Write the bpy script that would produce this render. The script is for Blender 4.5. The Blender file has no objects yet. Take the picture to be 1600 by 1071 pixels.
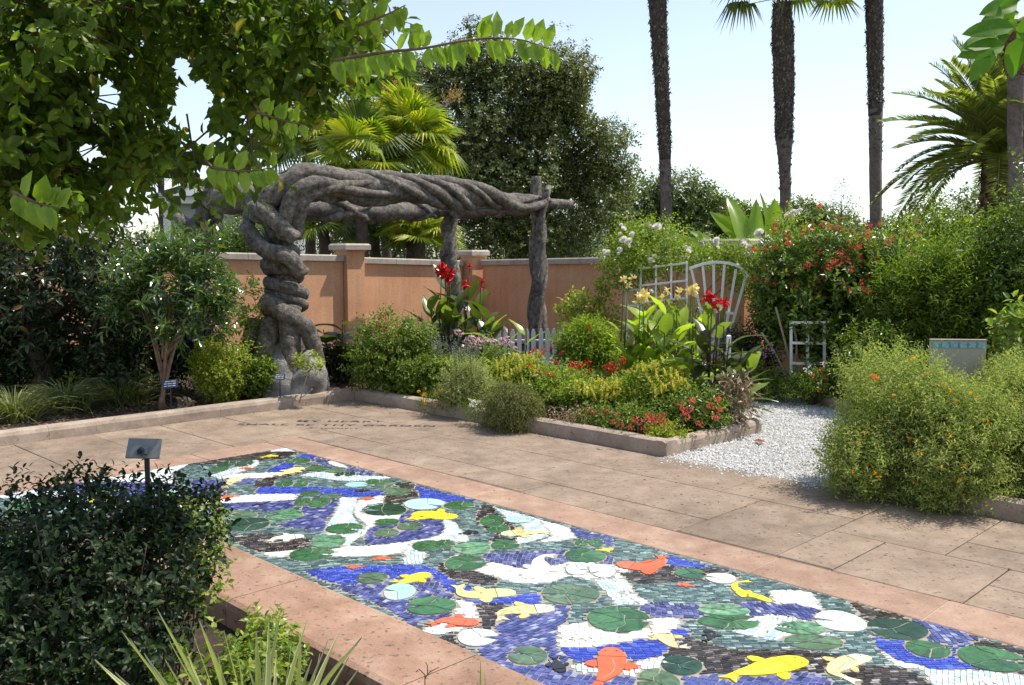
import bpy, math, random
import numpy as np
from mathutils import Vector, Matrix
from mathutils.noise import noise as mnoise, fractal as mfractal

random.seed(7)
R = np.random.default_rng(11)
S = bpy.context.scene
COL = S.collection

# ------------------------------------------------------------------ camera, world, sun
F, CX, CY, EYE = 1449.0, 800.0, 535.5, 1.7
PITCH = math.atan(135.5 / F)
cam = bpy.data.cameras.new('camera')
cam.lens = 36.0 * F / 1600.0
cam.sensor_width = 36.0
cam.clip_end = 900
cam.clip_start = 0.05
camo = bpy.data.objects.new('camera', cam)
COL.objects.link(camo)
camo.location = (0, 0, EYE)
camo.rotation_euler = (math.pi / 2 - PITCH, 0, 0)
S.camera = camo

SUN_AZ, SUN_EL = math.radians(72), math.radians(61)      # azimuth measured to the right of the view direction
w = bpy.data.worlds.new('World')
S.world = w
w.use_nodes = True
nt = w.node_tree
bg = nt.nodes['Background']
sky = nt.nodes.new('ShaderNodeTexSky')
sky.sky_type = 'NISHITA'
sky.sun_disc = False
sky.sun_elevation = SUN_EL
sky.sun_rotation = SUN_AZ
sky.air_density = 1.0
sky.dust_density = 0.6
sky.ozone_density = 1.2
hsv = nt.nodes.new('ShaderNodeHueSaturation')        # humid, milky air
hsv.inputs['Saturation'].default_value = 0.72
nt.links.new(sky.outputs[0], hsv.inputs['Color'])
nt.links.new(hsv.outputs[0], bg.inputs['Color'])
bg.inputs['Strength'].default_value = 0.15
sd = bpy.data.lights.new('sun', 'SUN')
sd.energy = 4.2
sd.angle = math.radians(0.53)
sd.color = (1.0, 0.94, 0.84)
so = bpy.data.objects.new('sun', sd)
COL.objects.link(so)
so.location = (8, 6, 20)
sdir = Vector((math.sin(SUN_AZ) * math.cos(SUN_EL), math.cos(SUN_AZ) * math.cos(SUN_EL), math.sin(SUN_EL)))
so.rotation_euler = sdir.to_track_quat('Z', 'Y').to_euler()
vs = S.view_settings
vs.view_transform = 'Standard'
vs.look = 'None'
vs.exposure = 0.52
vs.gamma = 1.0
vs.use_curve_mapping = False
S.cycles.max_bounces = 7
S.cycles.transparent_max_bounces = 6
S.cycles.transmission_bounces = 4

# ------------------------------------------------------------------ where things stand
def ray(x, y):
    X = (x - CX) / F
    Z = -(y - CY) / F
    return np.array((X, math.cos(PITCH) + Z * math.sin(PITCH), -math.sin(PITCH) + Z * math.cos(PITCH)))

def G(x, y, z=0.0):
    d = ray(x, y)
    t = (z - EYE) / d[2]
    return np.array((d[0] * t, d[1] * t, z))

def at(x, y, depth):
    d = ray(x, y)
    t = depth / d[1]
    return np.array((d[0] * t, depth, EYE + d[2] * t))

def dep(y):
    return G(800, y)[1]

E1 = np.array((0.70856, -0.70565, 0.0))      # along the mosaic towards the viewer's right
E2 = np.array((-0.70565, -0.70856, 0.0))     # across the mosaic towards the viewer's left
O = G(446, 700)

def W(u, v, z=0.0):
    p = O + u * E1 + v * E2
    return np.array((p[0], p[1], z))

def UVp(p):
    a = np.asarray(p)[..., :2] - O[:2]
    return np.stack((a @ E1[:2], a @ E2[:2]), -1)

def UV(x, y, z=0.0):
    return UVp(G(x, y, z))

def nrm(a):
    a = np.asarray(a, float)
    return a / np.maximum(np.linalg.norm(a, axis=-1, keepdims=True), 1e-9)

# ------------------------------------------------------------------ materials
def new_mat(name):
    m = bpy.data.materials.new(name)
    m.use_nodes = True
    t = m.node_tree
    b = t.nodes['Principled BSDF']
    return m, t, b

def N(t, typ, **kw):
    n = t.nodes.new(typ)
    for k, v in kw.items():
        if k.startswith('i_'):
            n.inputs[k[2:].replace('_', ' ')].default_value = v
        else:
            setattr(n, k, v)
    return n

def ramp(t, stops):
    r = t.nodes.new('ShaderNodeValToRGB')
    e = r.color_ramp.elements
    while len(e) > 1:
        e.remove(e[0])
    e[0].position = stops[0][0]
    e[0].color = (*stops[0][1], 1)
    for p, c in stops[1:]:
        q = e.new(p)
        q.color = (*c, 1)
    return r

def stone(name, stops, scale=6.0, rough=0.85, bump=0.25, fine=60.0, specks=None, bumpdist=0.01, spec=0.3, big=None, objvar=0.0, streaks=0.0):
    """stone, stucco, concrete, bark: noise-mixed colours, optional dark specks, fine relief"""
    m, t, b = new_mat(name)
    tc = N(t, 'ShaderNodeNewGeometry')
    n1 = N(t, 'ShaderNodeTexNoise', i_Scale=scale, i_Detail=8.0, i_Roughness=0.65)
    t.links.new(tc.outputs['Position'], n1.inputs['Vector'])
    r = ramp(t, stops)
    t.links.new(n1.outputs['Fac'], r.inputs[0])
    n2 = N(t, 'ShaderNodeTexNoise', i_Scale=fine, i_Detail=5.0, i_Roughness=0.7)
    t.links.new(tc.outputs['Position'], n2.inputs['Vector'])
    col = r.outputs[0]
    mul = N(t, 'ShaderNodeMixRGB', blend_type='MULTIPLY')
    mul.inputs[0].default_value = 0.55
    r2 = ramp(t, [(0.3, (0.62, 0.62, 0.62)), (0.7, (1.12, 1.12, 1.12))])
    t.links.new(n2.outputs['Fac'], r2.inputs[0])
    t.links.new(col, mul.inputs[1])
    t.links.new(r2.outputs[0], mul.inputs[2])
    col = mul.outputs[0]
    if specks:
        sc, thr, sc_col, amt = specks
        n3 = N(t, 'ShaderNodeTexNoise', i_Scale=sc, i_Detail=3.0, i_Roughness=0.6)
        t.links.new(tc.outputs['Position'], n3.inputs['Vector'])
        r3 = ramp(t, [(thr - 0.02, (0, 0, 0)), (thr + 0.03, (amt, amt, amt))])
        t.links.new(n3.outputs['Fac'], r3.inputs[0])
        mx = N(t, 'ShaderNodeMixRGB')
        mx.inputs[2].default_value = (*sc_col, 1)
        t.links.new(r3.outputs[0], mx.inputs[0])
        t.links.new(col, mx.inputs[1])
        col = mx.outputs[0]
    def mult(fac_out, lo, hi, p0=.35, p1=.65):
        nonlocal col
        rr_ = ramp(t, [(p0, (lo, lo, lo)), (p1, (hi, hi, hi))])
        t.links.new(fac_out, rr_.inputs[0])
        mm = N(t, 'ShaderNodeMixRGB', blend_type='MULTIPLY')
        mm.inputs[0].default_value = 1
        t.links.new(col, mm.inputs[1]); t.links.new(rr_.outputs[0], mm.inputs[2])
        col = mm.outputs[0]
    if big:
        nb = N(t, 'ShaderNodeTexNoise', i_Scale=big[0], i_Detail=5.0, i_Roughness=0.6, i_Distortion=.6)
        t.links.new(tc.outputs['Position'], nb.inputs['Vector'])
        mult(nb.outputs['Fac'], big[1], big[2])
    if objvar:
        oi = N(t, 'ShaderNodeObjectInfo')
        mult(oi.outputs['Random'], 1 - objvar, 1 + objvar * .6, 0, 1)
    if streaks:
        mp = N(t, 'ShaderNodeMapping'); mp.inputs['Scale'].default_value = (1, 1, .06)
        t.links.new(tc.outputs['Position'], mp.inputs['Vector'])
        ns = N(t, 'ShaderNodeTexNoise', i_Scale=9.0, i_Detail=5.0, i_Roughness=.7)
        t.links.new(mp.outputs[0], ns.inputs['Vector'])
        mult(ns.outputs['Fac'], 1 - streaks, 1.04)
    t.links.new(col, b.inputs['Base Color'])
    b.inputs['Roughness'].default_value = rough
    b.inputs['Specular IOR Level'].default_value = spec
    bp = N(t, 'ShaderNodeBump', i_Strength=bump, i_Distance=bumpdist)
    t.links.new(n2.outputs['Fac'], bp.inputs['Height'])
    t.links.new(bp.outputs[0], b.inputs['Normal'])
    return m

def island(name, stops, rough=0.5, spec=0.5, trans=0.0, tcol=None, streak=0.0, coat=0.0, fine=45.0):
    """one colour per loose piece (leaf, petal, tile, pebble) picked from the ramp"""
    m, t, b = new_mat(name)
    g = N(t, 'ShaderNodeNewGeometry')
    r = ramp(t, stops)
    t.links.new(g.outputs['Random Per Island'], r.inputs[0])
    col = r.outputs[0]
    if streak:
        n = N(t, 'ShaderNodeTexNoise', i_Scale=fine, i_Detail=6.0, i_Distortion=1.5 if fine < 40 else 0.0)
        t.links.new(g.outputs['Position'], n.inputs['Vector'])
        r2 = ramp(t, [(0.3, (1 - streak,) * 3), (0.7, (1 + streak * 0.6,) * 3)])
        t.links.new(n.outputs['Fac'], r2.inputs[0])
        mu = N(t, 'ShaderNodeMixRGB', blend_type='MULTIPLY')
        mu.inputs[0].default_value = 1
        t.links.new(col, mu.inputs[1])
        t.links.new(r2.outputs[0], mu.inputs[2])
        col = mu.outputs[0]
    t.links.new(col, b.inputs['Base Color'])
    b.inputs['Roughness'].default_value = rough
    b.inputs['Specular IOR Level'].default_value = spec
    b.inputs['Coat Weight'].default_value = coat
    if trans:
        tr = N(t, 'ShaderNodeBsdfTranslucent')
        mu = N(t, 'ShaderNodeMixRGB', blend_type='MULTIPLY')
        mu.inputs[0].default_value = 1
        mu.inputs[2].default_value = (*(tcol or (1.5, 1.7, 0.7)), 1)
        t.links.new(col, mu.inputs[1])
        t.links.new(mu.outputs[0], tr.inputs['Color'])
        mix = N(t, 'ShaderNodeMixShader')
        mix.inputs[0].default_value = trans
        t.links.new(b.outputs[0], mix.inputs[1])
        t.links.new(tr.outputs[0], mix.inputs[2])
        t.links.new(mix.outputs[0], t.nodes['Material Output'].inputs['Surface'])
    return m

def plain(name, c, rough=0.5, spec=0.5, metal=0.0, wear=0.12, scale=12.0):
    m, t, b = new_mat(name)
    g = N(t, 'ShaderNodeNewGeometry')
    n = N(t, 'ShaderNodeTexNoise', i_Scale=scale, i_Detail=6.0)
    t.links.new(g.outputs['Position'], n.inputs['Vector'])
    r = ramp(t, [(0.3, tuple(x * (1 - wear) for x in c)), (0.7, tuple(min(1, x * (1 + wear)) for x in c))])
    t.links.new(n.outputs['Fac'], r.inputs[0])
    t.links.new(r.outputs[0], b.inputs['Base Color'])
    b.inputs['Roughness'].default_value = rough
    b.inputs['Specular IOR Level'].default_value = spec
    b.inputs['Metallic'].default_value = metal
    return m

def leafmat(name, dark, mid, light, trans=0.35, rough=0.42, spec=0.5, accent=None):
    warm = lambda c: (c[0] * 1.22, c[1] * 1.08, c[2] * .72)
    dark, mid, light = warm(dark), warm(mid), warm(light)
    st = [(0.0, dark), (0.45, mid), (0.86, light)]
    if accent:
        st += [(0.95, light), (0.965, accent), (1.0, accent)]
    return island(name, st, rough=rough, spec=spec, trans=trans, streak=0.12)

# ------------------------------------------------------------------ meshes and objects
ORG = {}

def mk(name, V, Fs, smooth=False):
    """V (n,3); Fs: an (m,k) array, a list of such arrays, or a list of index tuples"""
    me = bpy.data.meshes.new(name)
    V = np.asarray(V, np.float32).reshape(-1, 3)
    if isinstance(Fs, np.ndarray):
        Fs = [Fs]
    if len(Fs) and not isinstance(Fs[0], np.ndarray):
        tot = np.array([len(f) for f in Fs], np.int32)
        loops = np.concatenate([np.asarray(f, np.int32) for f in Fs])
    else:
        Fs = [f for f in Fs if len(f)]
        tot = np.concatenate([np.full(len(f), f.shape[1], np.int32) for f in Fs])
        loops = np.concatenate([f.astype(np.int32).ravel() for f in Fs])
    me.vertices.add(len(V))
    me.vertices.foreach_set('co', V.ravel())
    me.loops.add(len(loops))
    me.loops.foreach_set('vertex_index', loops)
    me.polygons.add(len(tot))
    st = np.zeros(len(tot), np.int32)
    st[1:] = np.cumsum(tot)[:-1]
    me.polygons.foreach_set('loop_start', st)
    me.polygons.foreach_set('loop_total', tot)
    me.polygons.foreach_set('use_smooth', np.full(len(tot), bool(smooth)))
    me.update(calc_edges=True)
    return me

class MB:
    """collects vertices and faces in world coordinates for one mesh"""
    def __init__(s):
        s.v = []; s.f = []; s.n = 0
    def add(s, V, Fs):
        V = np.asarray(V, float).reshape(-1, 3)
        s.v.append(V)
        for f in Fs:
            s.f.append(tuple(int(i) + s.n for i in f))
        s.n += len(V)
        return s
    def box(s, c, size, rot=0.0, bev=0.0, tilt=None):
        hx, hy, hz = [x / 2 for x in size]
        if bev <= 0:
            V = np.array([(x, y, z) for z in (-hz, hz) for x, y in ((-hx, -hy), (hx, -hy), (hx, hy), (-hx, hy))])
            Fs = [(3, 2, 1, 0), (4, 5, 6, 7), (0, 1, 5, 4), (1, 2, 6, 5), (2, 3, 7, 6), (3, 0, 4, 7)]
        else:
            b = min(bev, hx * .9, hy * .9, hz * .9)
            V = []
            for z, k in ((-hz, 0), (hz - b, 0), (hz, b)):
                V += [(-hx + k, -hy + k, z), (hx - k, -hy + k, z), (hx - k, hy - k, z), (-hx + k, hy - k, z)]
            V = np.array(V)
            Fs = [(3, 2, 1, 0), (8, 9, 10, 11)]
            for a in (0, 4):
                for i in range(4):
                    j = (i + 1) % 4
                    Fs.append((a + i, a + j, a + 4 + j, a + 4 + i))
        if tilt is not None:
            V = V @ np.array(tilt).T
        cs, sn = math.cos(rot), math.sin(rot)
        V = V @ np.array([[cs, sn, 0], [-sn, cs, 0], [0, 0, 1]]) + np.array(c)
        return s.add(V, Fs)
    def bar(s, p, q, a, b=None, up=(0, 0, 1)):
        p = np.array(p, float); q = np.array(q, float)
        b = b or a
        d = q - p; L = np.linalg.norm(d); d = d / L
        up = np.array(up, float)
        if abs(d @ up) > .95: up = np.array((0, 1.0, 0))
        x = nrm(np.cross(d, up)); y = np.cross(x, d)
        V = [e + x * sx * a / 2 + y * sy * b / 2 for e in (p, q) for sx, sy in ((-1, -1), (1, -1), (1, 1), (-1, 1))]
        return s.add(V, [(3, 2, 1, 0), (4, 5, 6, 7), (0, 1, 5, 4), (1, 2, 6, 5), (2, 3, 7, 6), (3, 0, 4, 7)])
    def tube(s, P, r, n=8, lump=0.0, lsc=3.0, seed=0.0, cap=True):
        P = np.asarray(P, float)
        r = np.broadcast_to(np.asarray(r, float), (len(P),))
        T = nrm(np.gradient(P, axis=0))
        ref = np.array((0.13, 0.21, 0.97)) if abs(T[0][2]) < .9 else np.array((0.97, 0.13, .2))
        x = nrm(np.cross(T[0], ref))
        rings = []
        for i in range(len(P)):
            x = nrm(x - T[i] * (x @ T[i])); y = np.cross(T[i], x)
            ang = np.linspace(0, 2 * math.pi, n, endpoint=False)
            off = np.cos(ang)[:, None] * x + np.sin(ang)[:, None] * y
            rr = np.full(n, r[i])
            if lump:
                for k in range(n):
                    q = P[i] + off[k] * r[i]
                    rr[k] *= 1 + lump * mnoise(Vector(q * lsc) + Vector((seed, seed * 2, 0)))
            rings.append(P[i] + off * rr[:, None])
        V = np.concatenate(rings)
        Fs = []
        for i in range(len(P) - 1):
            for k in range(n):
                l = (k + 1) % n
                Fs.append((i * n + k, i * n + l, (i + 1) * n + l, (i + 1) * n + k))
        if cap:
            Fs.append(tuple(range(n - 1, -1, -1)))
            Fs.append(tuple((len(P) - 1) * n + k for k in range(n)))
        return s.add(V, Fs)
    def prism(s, poly, z0, z1, inset=0.0):
        """flat polygon (n,2) raised from z0 to z1"""
        poly = np.asarray(poly, float)
        n = len(poly)
        a = 0.5 * np.sum(poly[:, 0] * np.roll(poly[:, 1], -1) - np.roll(poly[:, 0], -1) * poly[:, 1])
        if a < 0: poly = poly[::-1]
        V = [(x, y, z0) for x, y in poly] + [(x, y, z1) for x, y in poly]
        return s.add(V, [tuple(range(n, 2 * n))] + [(i, (i + 1) % n, n + (i + 1) % n, n + i) for i in range(n)])
    def mesh(s, name, org=(0, 0, 0), smooth=False):
        return mk(name, np.concatenate(s.v) - np.array(org), s.f, smooth)

def link(name, me, mat, parent=None, M=None):
    o = bpy.data.objects.new(name, me)
    COL.objects.link(o)
    if me is not None and mat is not None and len(me.materials) == 0:
        me.materials.append(mat)
    org = np.zeros(3)
    if parent is not None:
        o.parent = parent
        org = ORG.get(parent.name, np.zeros(3))
    if M is not None:
        o.matrix_local = Matrix.Translation(-Vector(org)) @ M
    ORG[o.name] = org
    return o

def part(name, mb, mat, parent, smooth=False):
    org = ORG[parent.name]
    return link(name, mb.mesh(name, org, smooth), mat, parent)

def thing(name, label, cat, loc, group=None):
    o = bpy.data.objects.new(name, None)
    COL.objects.link(o)
    o.empty_display_size = .1
    o.location = loc
    ORG[o.name] = np.array(loc, float)
    o['label'] = label
    o['category'] = cat
    if group: o['group'] = group
    return o

def single(name, mb, mat, label, cat, loc, group=None, smooth=False):
    o = link(name, mb.mesh(name, loc, smooth), mat)
    o.location = loc
    o['label'] = label; o['category'] = cat
    if group: o['group'] = group
    return o

def structure(name, mb, mat, smooth=False, kind='structure'):
    o = link(name, mb.mesh(name, smooth=smooth) if isinstance(mb, MB) else mb, mat)
    o['kind'] = kind
    return o

def catmull(P, k=8):
    P = np.asarray(P, float)
    Q = np.vstack([2 * P[0] - P[1], P, 2 * P[-1] - P[-2]])
    out = []
    for i in range(1, len(Q) - 2):
        a, b, c, d = Q[i - 1:i + 3]
        for t in np.linspace(0, 1, k, endpoint=False):
            out.append(.5 * ((2 * b) + (-a + c) * t + (2 * a - 5 * b + 4 * c - d) * t * t + (-a + 3 * b - 3 * c + d) * t ** 3))
    out.append(P[-1])
    return np.array(out)

def helix(P, rad, turns, phase=0.0, n=None, wob=0.0):
    """a path winding round another"""
    P = np.asarray(P, float)
    T = nrm(np.gradient(P, axis=0))
    x = nrm(np.cross(T[0], (0.1, .9, .2)))
    out = []
    for i in range(len(P)):
        x = nrm(x - T[i] * (x @ T[i])); y = np.cross(T[i], x)
        s = i / (len(P) - 1)
        a = phase + 2 * math.pi * turns * s + wob * math.sin(9 * s + phase)
        r = rad[i] if hasattr(rad, '__len__') else rad
        out.append(P[i] + (math.cos(a) * x + math.sin(a) * y) * r)
    return np.array(out)

# ------------------------------------------------------------------ foliage
LEAF2 = (np.array([(0, 0, 0), (.45, .5, .10), (1, 0, -.05), (.45, -.5, .10)]), [(0, 2, 1), (0, 3, 2)])
LEAF6 = (np.array([(0, 0, 0), (.28, .42, .07), (.66, .40, .04), (1, 0, -.16), (.66, -.40, .04), (.28, -.42, .07), (.28, 0, -.0), (.66, 0, -.05)]),
         [(0, 6, 1), (0, 5, 6), (6, 7, 2, 1), (5, 4, 7, 6), (7, 3, 2), (4, 3, 7)])
ROUND = (np.array([(0, 0, 0), (.45, .5, .12), (.85, .42, .10), (1, 0, .02), (.85, -.42, .10), (.45, -.5, .12)]), [(0, 3, 2, 1), (0, 5, 4, 3)])
LEAFN = (np.array([(0, 0, 0), (.5, .5, .06), (1, 0, -.2), (.5, -.5, .06), (.5, 0, 0.0)]), [(0, 4, 1), (0, 3, 4), (4, 2, 1), (3, 2, 4)])

def leaf_arrays(P, D, U, L, Wd, tpl=LEAF2):
    """P positions, D directions along the leaf, U rough face normal, L length, Wd width"""
    T, Fs = tpl
    D = nrm(D)
    Y = nrm(np.cross(U, D))
    Z = np.cross(D, Y)
    L = np.broadcast_to(L, (len(P),))[:, None, None]
    Wd = np.broadcast_to(Wd, (len(P),))[:, None, None]
    V = P[:, None] + T[None, :, 0:1] * D[:, None] * L + T[None, :, 1:2] * Y[:, None] * Wd + T[None, :, 2:3] * Z[:, None] * L
    k = len(T)
    V = V.reshape(-1, 3)
    base = (np.arange(len(P)) * k)[:, None]
    t3 = [f for f in Fs if len(f) == 3]; t4 = [f for f in Fs if len(f) == 4]
    out = []
    if t3:
        a = np.array(t3)
        out.append((base[:, :, None] + a[None]).reshape(-1, 3))
    if t4:
        a = np.array(t4)
        out.append((base[:, :, None] + a[None]).reshape(-1, 4))
    return V, out

def rnd_dir(n):
    return nrm(R.normal(size=(n, 3)))

def perp(D):
    a = nrm(R.normal(size=D.shape))
    return nrm(a - D * np.sum(a * D, -1, keepdims=True))

def blob_points(blobs, n, shell=(.55, 1.0), lump=.25, lsc=1.6, cut=-9):
    """points in a union of lumpy ellipsoids: blobs (x,y,z,rx,ry,rz)"""
    B = np.array(blobs, float)
    wgt = (B[:, 3] * B[:, 4] + B[:, 3] * B[:, 5] + B[:, 4] * B[:, 5])
    idx = R.choice(len(B), n, p=wgt / wgt.sum())
    d = rnd_dir(n)
    r = R.uniform(shell[0] ** 2, shell[1] ** 2, n) ** .5
    b = B[idx]
    P0 = b[:, :3] + d * b[:, 3:]
    nz = np.array([mnoise(Vector(p * lsc)) for p in P0])
    r = r * (1 + lump * nz * 1.6)
    keep = nz > cut
    P = b[:, :3] + d * b[:, 3:] * r[:, None]
    return P[keep], d[keep]

def sprigs(P, D, m, slen, L, Wd, tpl=LEAF2, spread=.9, jit=.35, up=.25, droop=0.0):
    """on each point a twig with m leaves set round it"""
    n = len(P)
    D = nrm(D + jit * R.normal(size=(n, 3)) + np.array((0, 0, up)))
    j = np.tile(np.arange(m), n)
    Pi = np.repeat(P, m, 0); Di = np.repeat(D, m, 0)
    t = (j + .5) / m
    X = np.repeat(perp(D), m, 0); Y = np.cross(Di, X)
    a = j * 2.4 + np.repeat(R.uniform(0, 6.3, n), m)
    side = np.cos(a)[:, None] * X + np.sin(a)[:, None] * Y
    pos = Pi + Di * (t * slen)[:, None] + np.array((0, 0, -1)) * (droop * slen * t * t)[:, None]
    ld = nrm(Di * (1.15 - spread * (1 - .55 * t))[:, None] + side * spread + np.array((0, 0, -droop)) + .15 * R.normal(size=pos.shape))
    un = nrm(Di + np.array((0, 0, .8)) + .3 * R.normal(size=pos.shape))
    sc = R.uniform(.6, 1.2, len(pos)) * (1 - .25 * t)
    return leaf_arrays(pos, ld, un, L * sc, Wd * sc, tpl)

def merge(lists):
    Vs = []; Fo = {}
    n = 0
    for V, Fl in lists:
        for f in Fl:
            Fo.setdefault(f.shape[1], []).append(f + n)
        Vs.append(V); n += len(V)
    return np.concatenate(Vs), [np.concatenate(v) for v in Fo.values()]

def foliage(name, VF, mat, parent, smooth=False):
    V, Fl = VF
    o = link(name, mk(name, V - ORG[parent.name], Fl, smooth), mat, parent)
    o['kind'] = 'stuff'
    return o

def blades(C, n, L, wd, rad=.08, droop=.9, seg=5, up=(.45, 1.0), tilt=None):
    """grass-like arching blades from around C"""
    C = np.asarray(C, float)
    a = R.uniform(0, 2 * math.pi, n)
    out = np.stack((np.cos(a), np.sin(a), np.zeros(n)), -1)
    b = C + out * (R.uniform(0, rad, n))[:, None]
    el = R.uniform(up[0], up[1], n)
    Ls = L * R.uniform(.6, 1.1, n)
    d = nrm(out * (1.15 - el)[:, None] + np.array((0, 0, 1)) * el[:, None] + .1 * R.normal(size=out.shape))
    side = nrm(np.cross(d, (0, 0, 1)) + .25 * R.normal(size=d.shape))
    rows = []
    for k in range(seg + 1):
        t = k / seg
        c = b + d * (Ls * t)[:, None] + out * (droop * .35 * Ls * t * t)[:, None] - np.array((0, 0, 1)) * (droop * .5 * Ls * t ** 2.4)[:, None]
        wt = wd * (1 - t) ** .6 * (.6 + .6 * min(1, t * 4)) / 1.2 if k < seg else wd * .04
        rows.append(c - side * wt / 2); rows.append(c + side * wt / 2)
    V = np.stack(rows, 1)
    k = 2 * (seg + 1)
    fa = np.array([(2 * i, 2 * i + 1, 2 * i + 3, 2 * i + 2) for i in range(seg)])
    Fq = (np.arange(n) * k)[:, None, None] + fa[None]
    return V.reshape(-1, 3), [Fq.reshape(-1, 4)]

def spikes(P, D, L, r, m=6):
    """stubby petals all round a stem: catkins, spikes"""
    return sprigs(P, D, m, L, r * 2.2, r * 1.3, tpl=LEAF2, spread=.8, jit=.15, up=.4)

# ready-made flower heads (small clusters of petals), shared by all copies of a kind
def head_mesh(name, n, r, pl, pw, flat=.5, tpl=LEAF6):
    d = rnd_dir(n); d[:, 2] = np.abs(d[:, 2]) * flat + .05
    d = nrm(d)
    P = d * r * R.uniform(.35, 1, n)[:, None]
    t = perp(d)
    V, Fl = leaf_arrays(P, nrm(t + d * .35), d, pl * R.uniform(.8, 1.2, n), pw, tpl)
    return mk(name, V, Fl)

def rose_mesh(name, r):
    Vs = []
    for ring, (k, rr, lean, h) in enumerate(((7, 1.0, 1.1, -.15), (6, .72, .65, .1), (5, .45, .3, .25), (3, .2, .12, .35))):
        a = np.arange(k) * 2 * math.pi / k + ring * .5
        o = np.stack((np.cos(a), np.sin(a), np.zeros(k)), -1)
        P = o * r * rr * .25 + np.array((0, 0, r * h * .3))
        D = nrm(o * lean + np.array((0, 0, .8)))
        Vs.append(leaf_arrays(P, D, nrm(-o + np.array((0, 0, .5))), np.full(k, r * (.5 + .28 * rr)), r * (.62 + .4 * rr), ROUND))
    V, Fl = merge(Vs)
    return mk(name, V, Fl, True)

def place(o_name, me, mat, parent, P, D=None, sc=1.0, label=None):
    z = Vector((0, 0, 1)) if D is None else Vector(D)
    q = z.to_track_quat('Z', 'Y').to_matrix().to_4x4() @ Matrix.Rotation(random.uniform(0, 6.28), 4, 'Z')
    o = link(o_name, me, mat, parent, Matrix.Translation(Vector(P)) @ q @ Matrix.Scale(sc, 4))
    return o

def bush(name, label, cat, px, depth, hw, top, mat, zb=0.0, n=260, m=7, slen=.16, L=.06, Wd=.03, tpl=LEAF2, ry=None,
         shell=(.5, 1.0), lump=.3, lsc=2.5, up=.35, spread=.9, jit=.35, stems=8, stem_mat=None, blobs=None, group=None, droop=0.0, stem_r=.007, cut=-9, low=0.12, fill=None):
    """shrub: stems and leafy twigs through a lumpy volume, sized by what it spans in the view"""
    X = at(px, 400, depth)[0]
    rx = hw / F * depth
    zt = at(px, top, depth)[2]
    ry = ry or rx * .85
    base = np.array((X, depth, zb))
    t = thing(name, label, cat, base, group)
    if blobs is None:
        zc = zb + (zt - zb) * .52
        blobs = [(X, depth, zc, rx * .82, ry * .82, (zt - zb) * .46)]
        for k in range(6):
            a = k * 1.05 + R.uniform(0, .5)
            blobs.append((X + math.cos(a) * rx * .5, depth + math.sin(a) * ry * .5, zb + (zt - zb) * R.uniform(.35, .72), rx * .45, ry * .45, (zt - zb) * .27))
    P, D = blob_points(blobs, n, shell, lump, lsc, cut)
    P[:, 2] = np.maximum(P[:, 2], zb + low * .5)
    VF = sprigs(P, D, m, slen, L, Wd, tpl, spread, jit, up, droop)
    if fill:
        P2, D2 = blob_points(blobs, fill, (.1, .75), lump, lsc)
        P2[:, 2] = np.maximum(P2[:, 2], zb + low * .5)
        VF = merge([VF, sprigs(P2, D2, m, slen, L, Wd, tpl, spread, .6, .1, 0)])
    foliage('foliage', VF, mat, t)
    if stems:
        mb = MB()
        sel = R.choice(len(P), min(stems, len(P)), replace=False)
        for i in sel:
            q = P[i]
            mid = base + (q - base) * .5 + np.array((0, 0, .12 * (zt - zb))) - np.array((*((q - base)[:2] * .12), 0))
            mb.tube(catmull([base + R.normal(size=3) * (.04, .04, 0), mid, q], 4), np.linspace(stem_r * 1.6, stem_r * .5, 9), 5)
        part('stems', mb, stem_mat or M['twig'], t, True)
    return t, P, D

def flowers(t, P, D, n, me, mat, name='flower_head', bias=.1, sc=(.8, 1.2), out=.05, front=None):
    """heads on the outer, upper, viewer-side twigs"""
    c = ORG[t.name]
    score = D[:, 2] * .7 - D[:, 1] * .6 + R.normal(size=len(P)) * .45 + (np.linalg.norm(P - P.mean(0), axis=1)) * .6
    idx = np.argsort(-score)[:n * 2]
    idx = R.choice(idx, min(n, len(idx)), replace=False)
    for i in idx:
        dd = nrm(D[i] + np.array((0, -.3, .7)))
        place(name, me, mat, t, P[i] + nrm(D[i] + np.array((0, 0, .6))) * out, dd, random.uniform(*sc))
# ------------------------------------------------------------------ material list
M = {}
M['soil'] = stone('soil', [(.3, (.035, .024, .016)), (.55, (.07, .05, .035)), (.75, (.12, .09, .065))], 14, .95, .8, 90, bumpdist=.02)
M['ground'] = stone('ground', [(.3, (.05, .06, .025)), (.6, (.09, .09, .045)), (.8, (.13, .12, .07))], .8, .95, .4, 20)
M['paver'] = stone('paver', [(.28, (.215, .156, .112)), (.5, (.305, .226, .165)), (.75, (.39, .30, .228))], 4.5, .8, .35, 55, specks=(26, .62, (.11, .075, .06), .75), bumpdist=.004, big=(1.3, .78, 1.08), objvar=.11)
M['border'] = stone('border', [(.3, (.29, .18, .125)), (.5, (.38, .245, .175)), (.72, (.47, .335, .25))], 5, .8, .35, 70, specks=(30, .64, (.12, .08, .06), .7), bumpdist=.004, big=(1.1, .80, 1.08), objvar=.08)
M['bed_joint'] = stone('joint', [(.3, (.06, .05, .042)), (.7, (.12, .10, .082))], 8, .95, .3, 60)
M['mortar'] = stone('light_mortar', [(.3, (.38, .30, .24)), (.7, (.5, .42, .35))], 8, .9, .3, 60)
M['kerb'] = stone('kerb', [(.3, (.30, .23, .175)), (.55, (.42, .33, .26)), (.75, (.52, .42, .34))], 7, .85, .4, 70, specks=(22, .66, (.12, .10, .08), .6), bumpdist=.005, big=(1.5, .8, 1.08))
M['coping'] = stone('coping', [(.3, (.28, .165, .11)), (.5, (.375, .228, .158)), (.72, (.48, .33, .245))], 4.5, .8, .4, 80, specks=(34, .62, (.12, .08, .06), .75), bumpdist=.004, big=(1.6, .82, 1.06))
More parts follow.
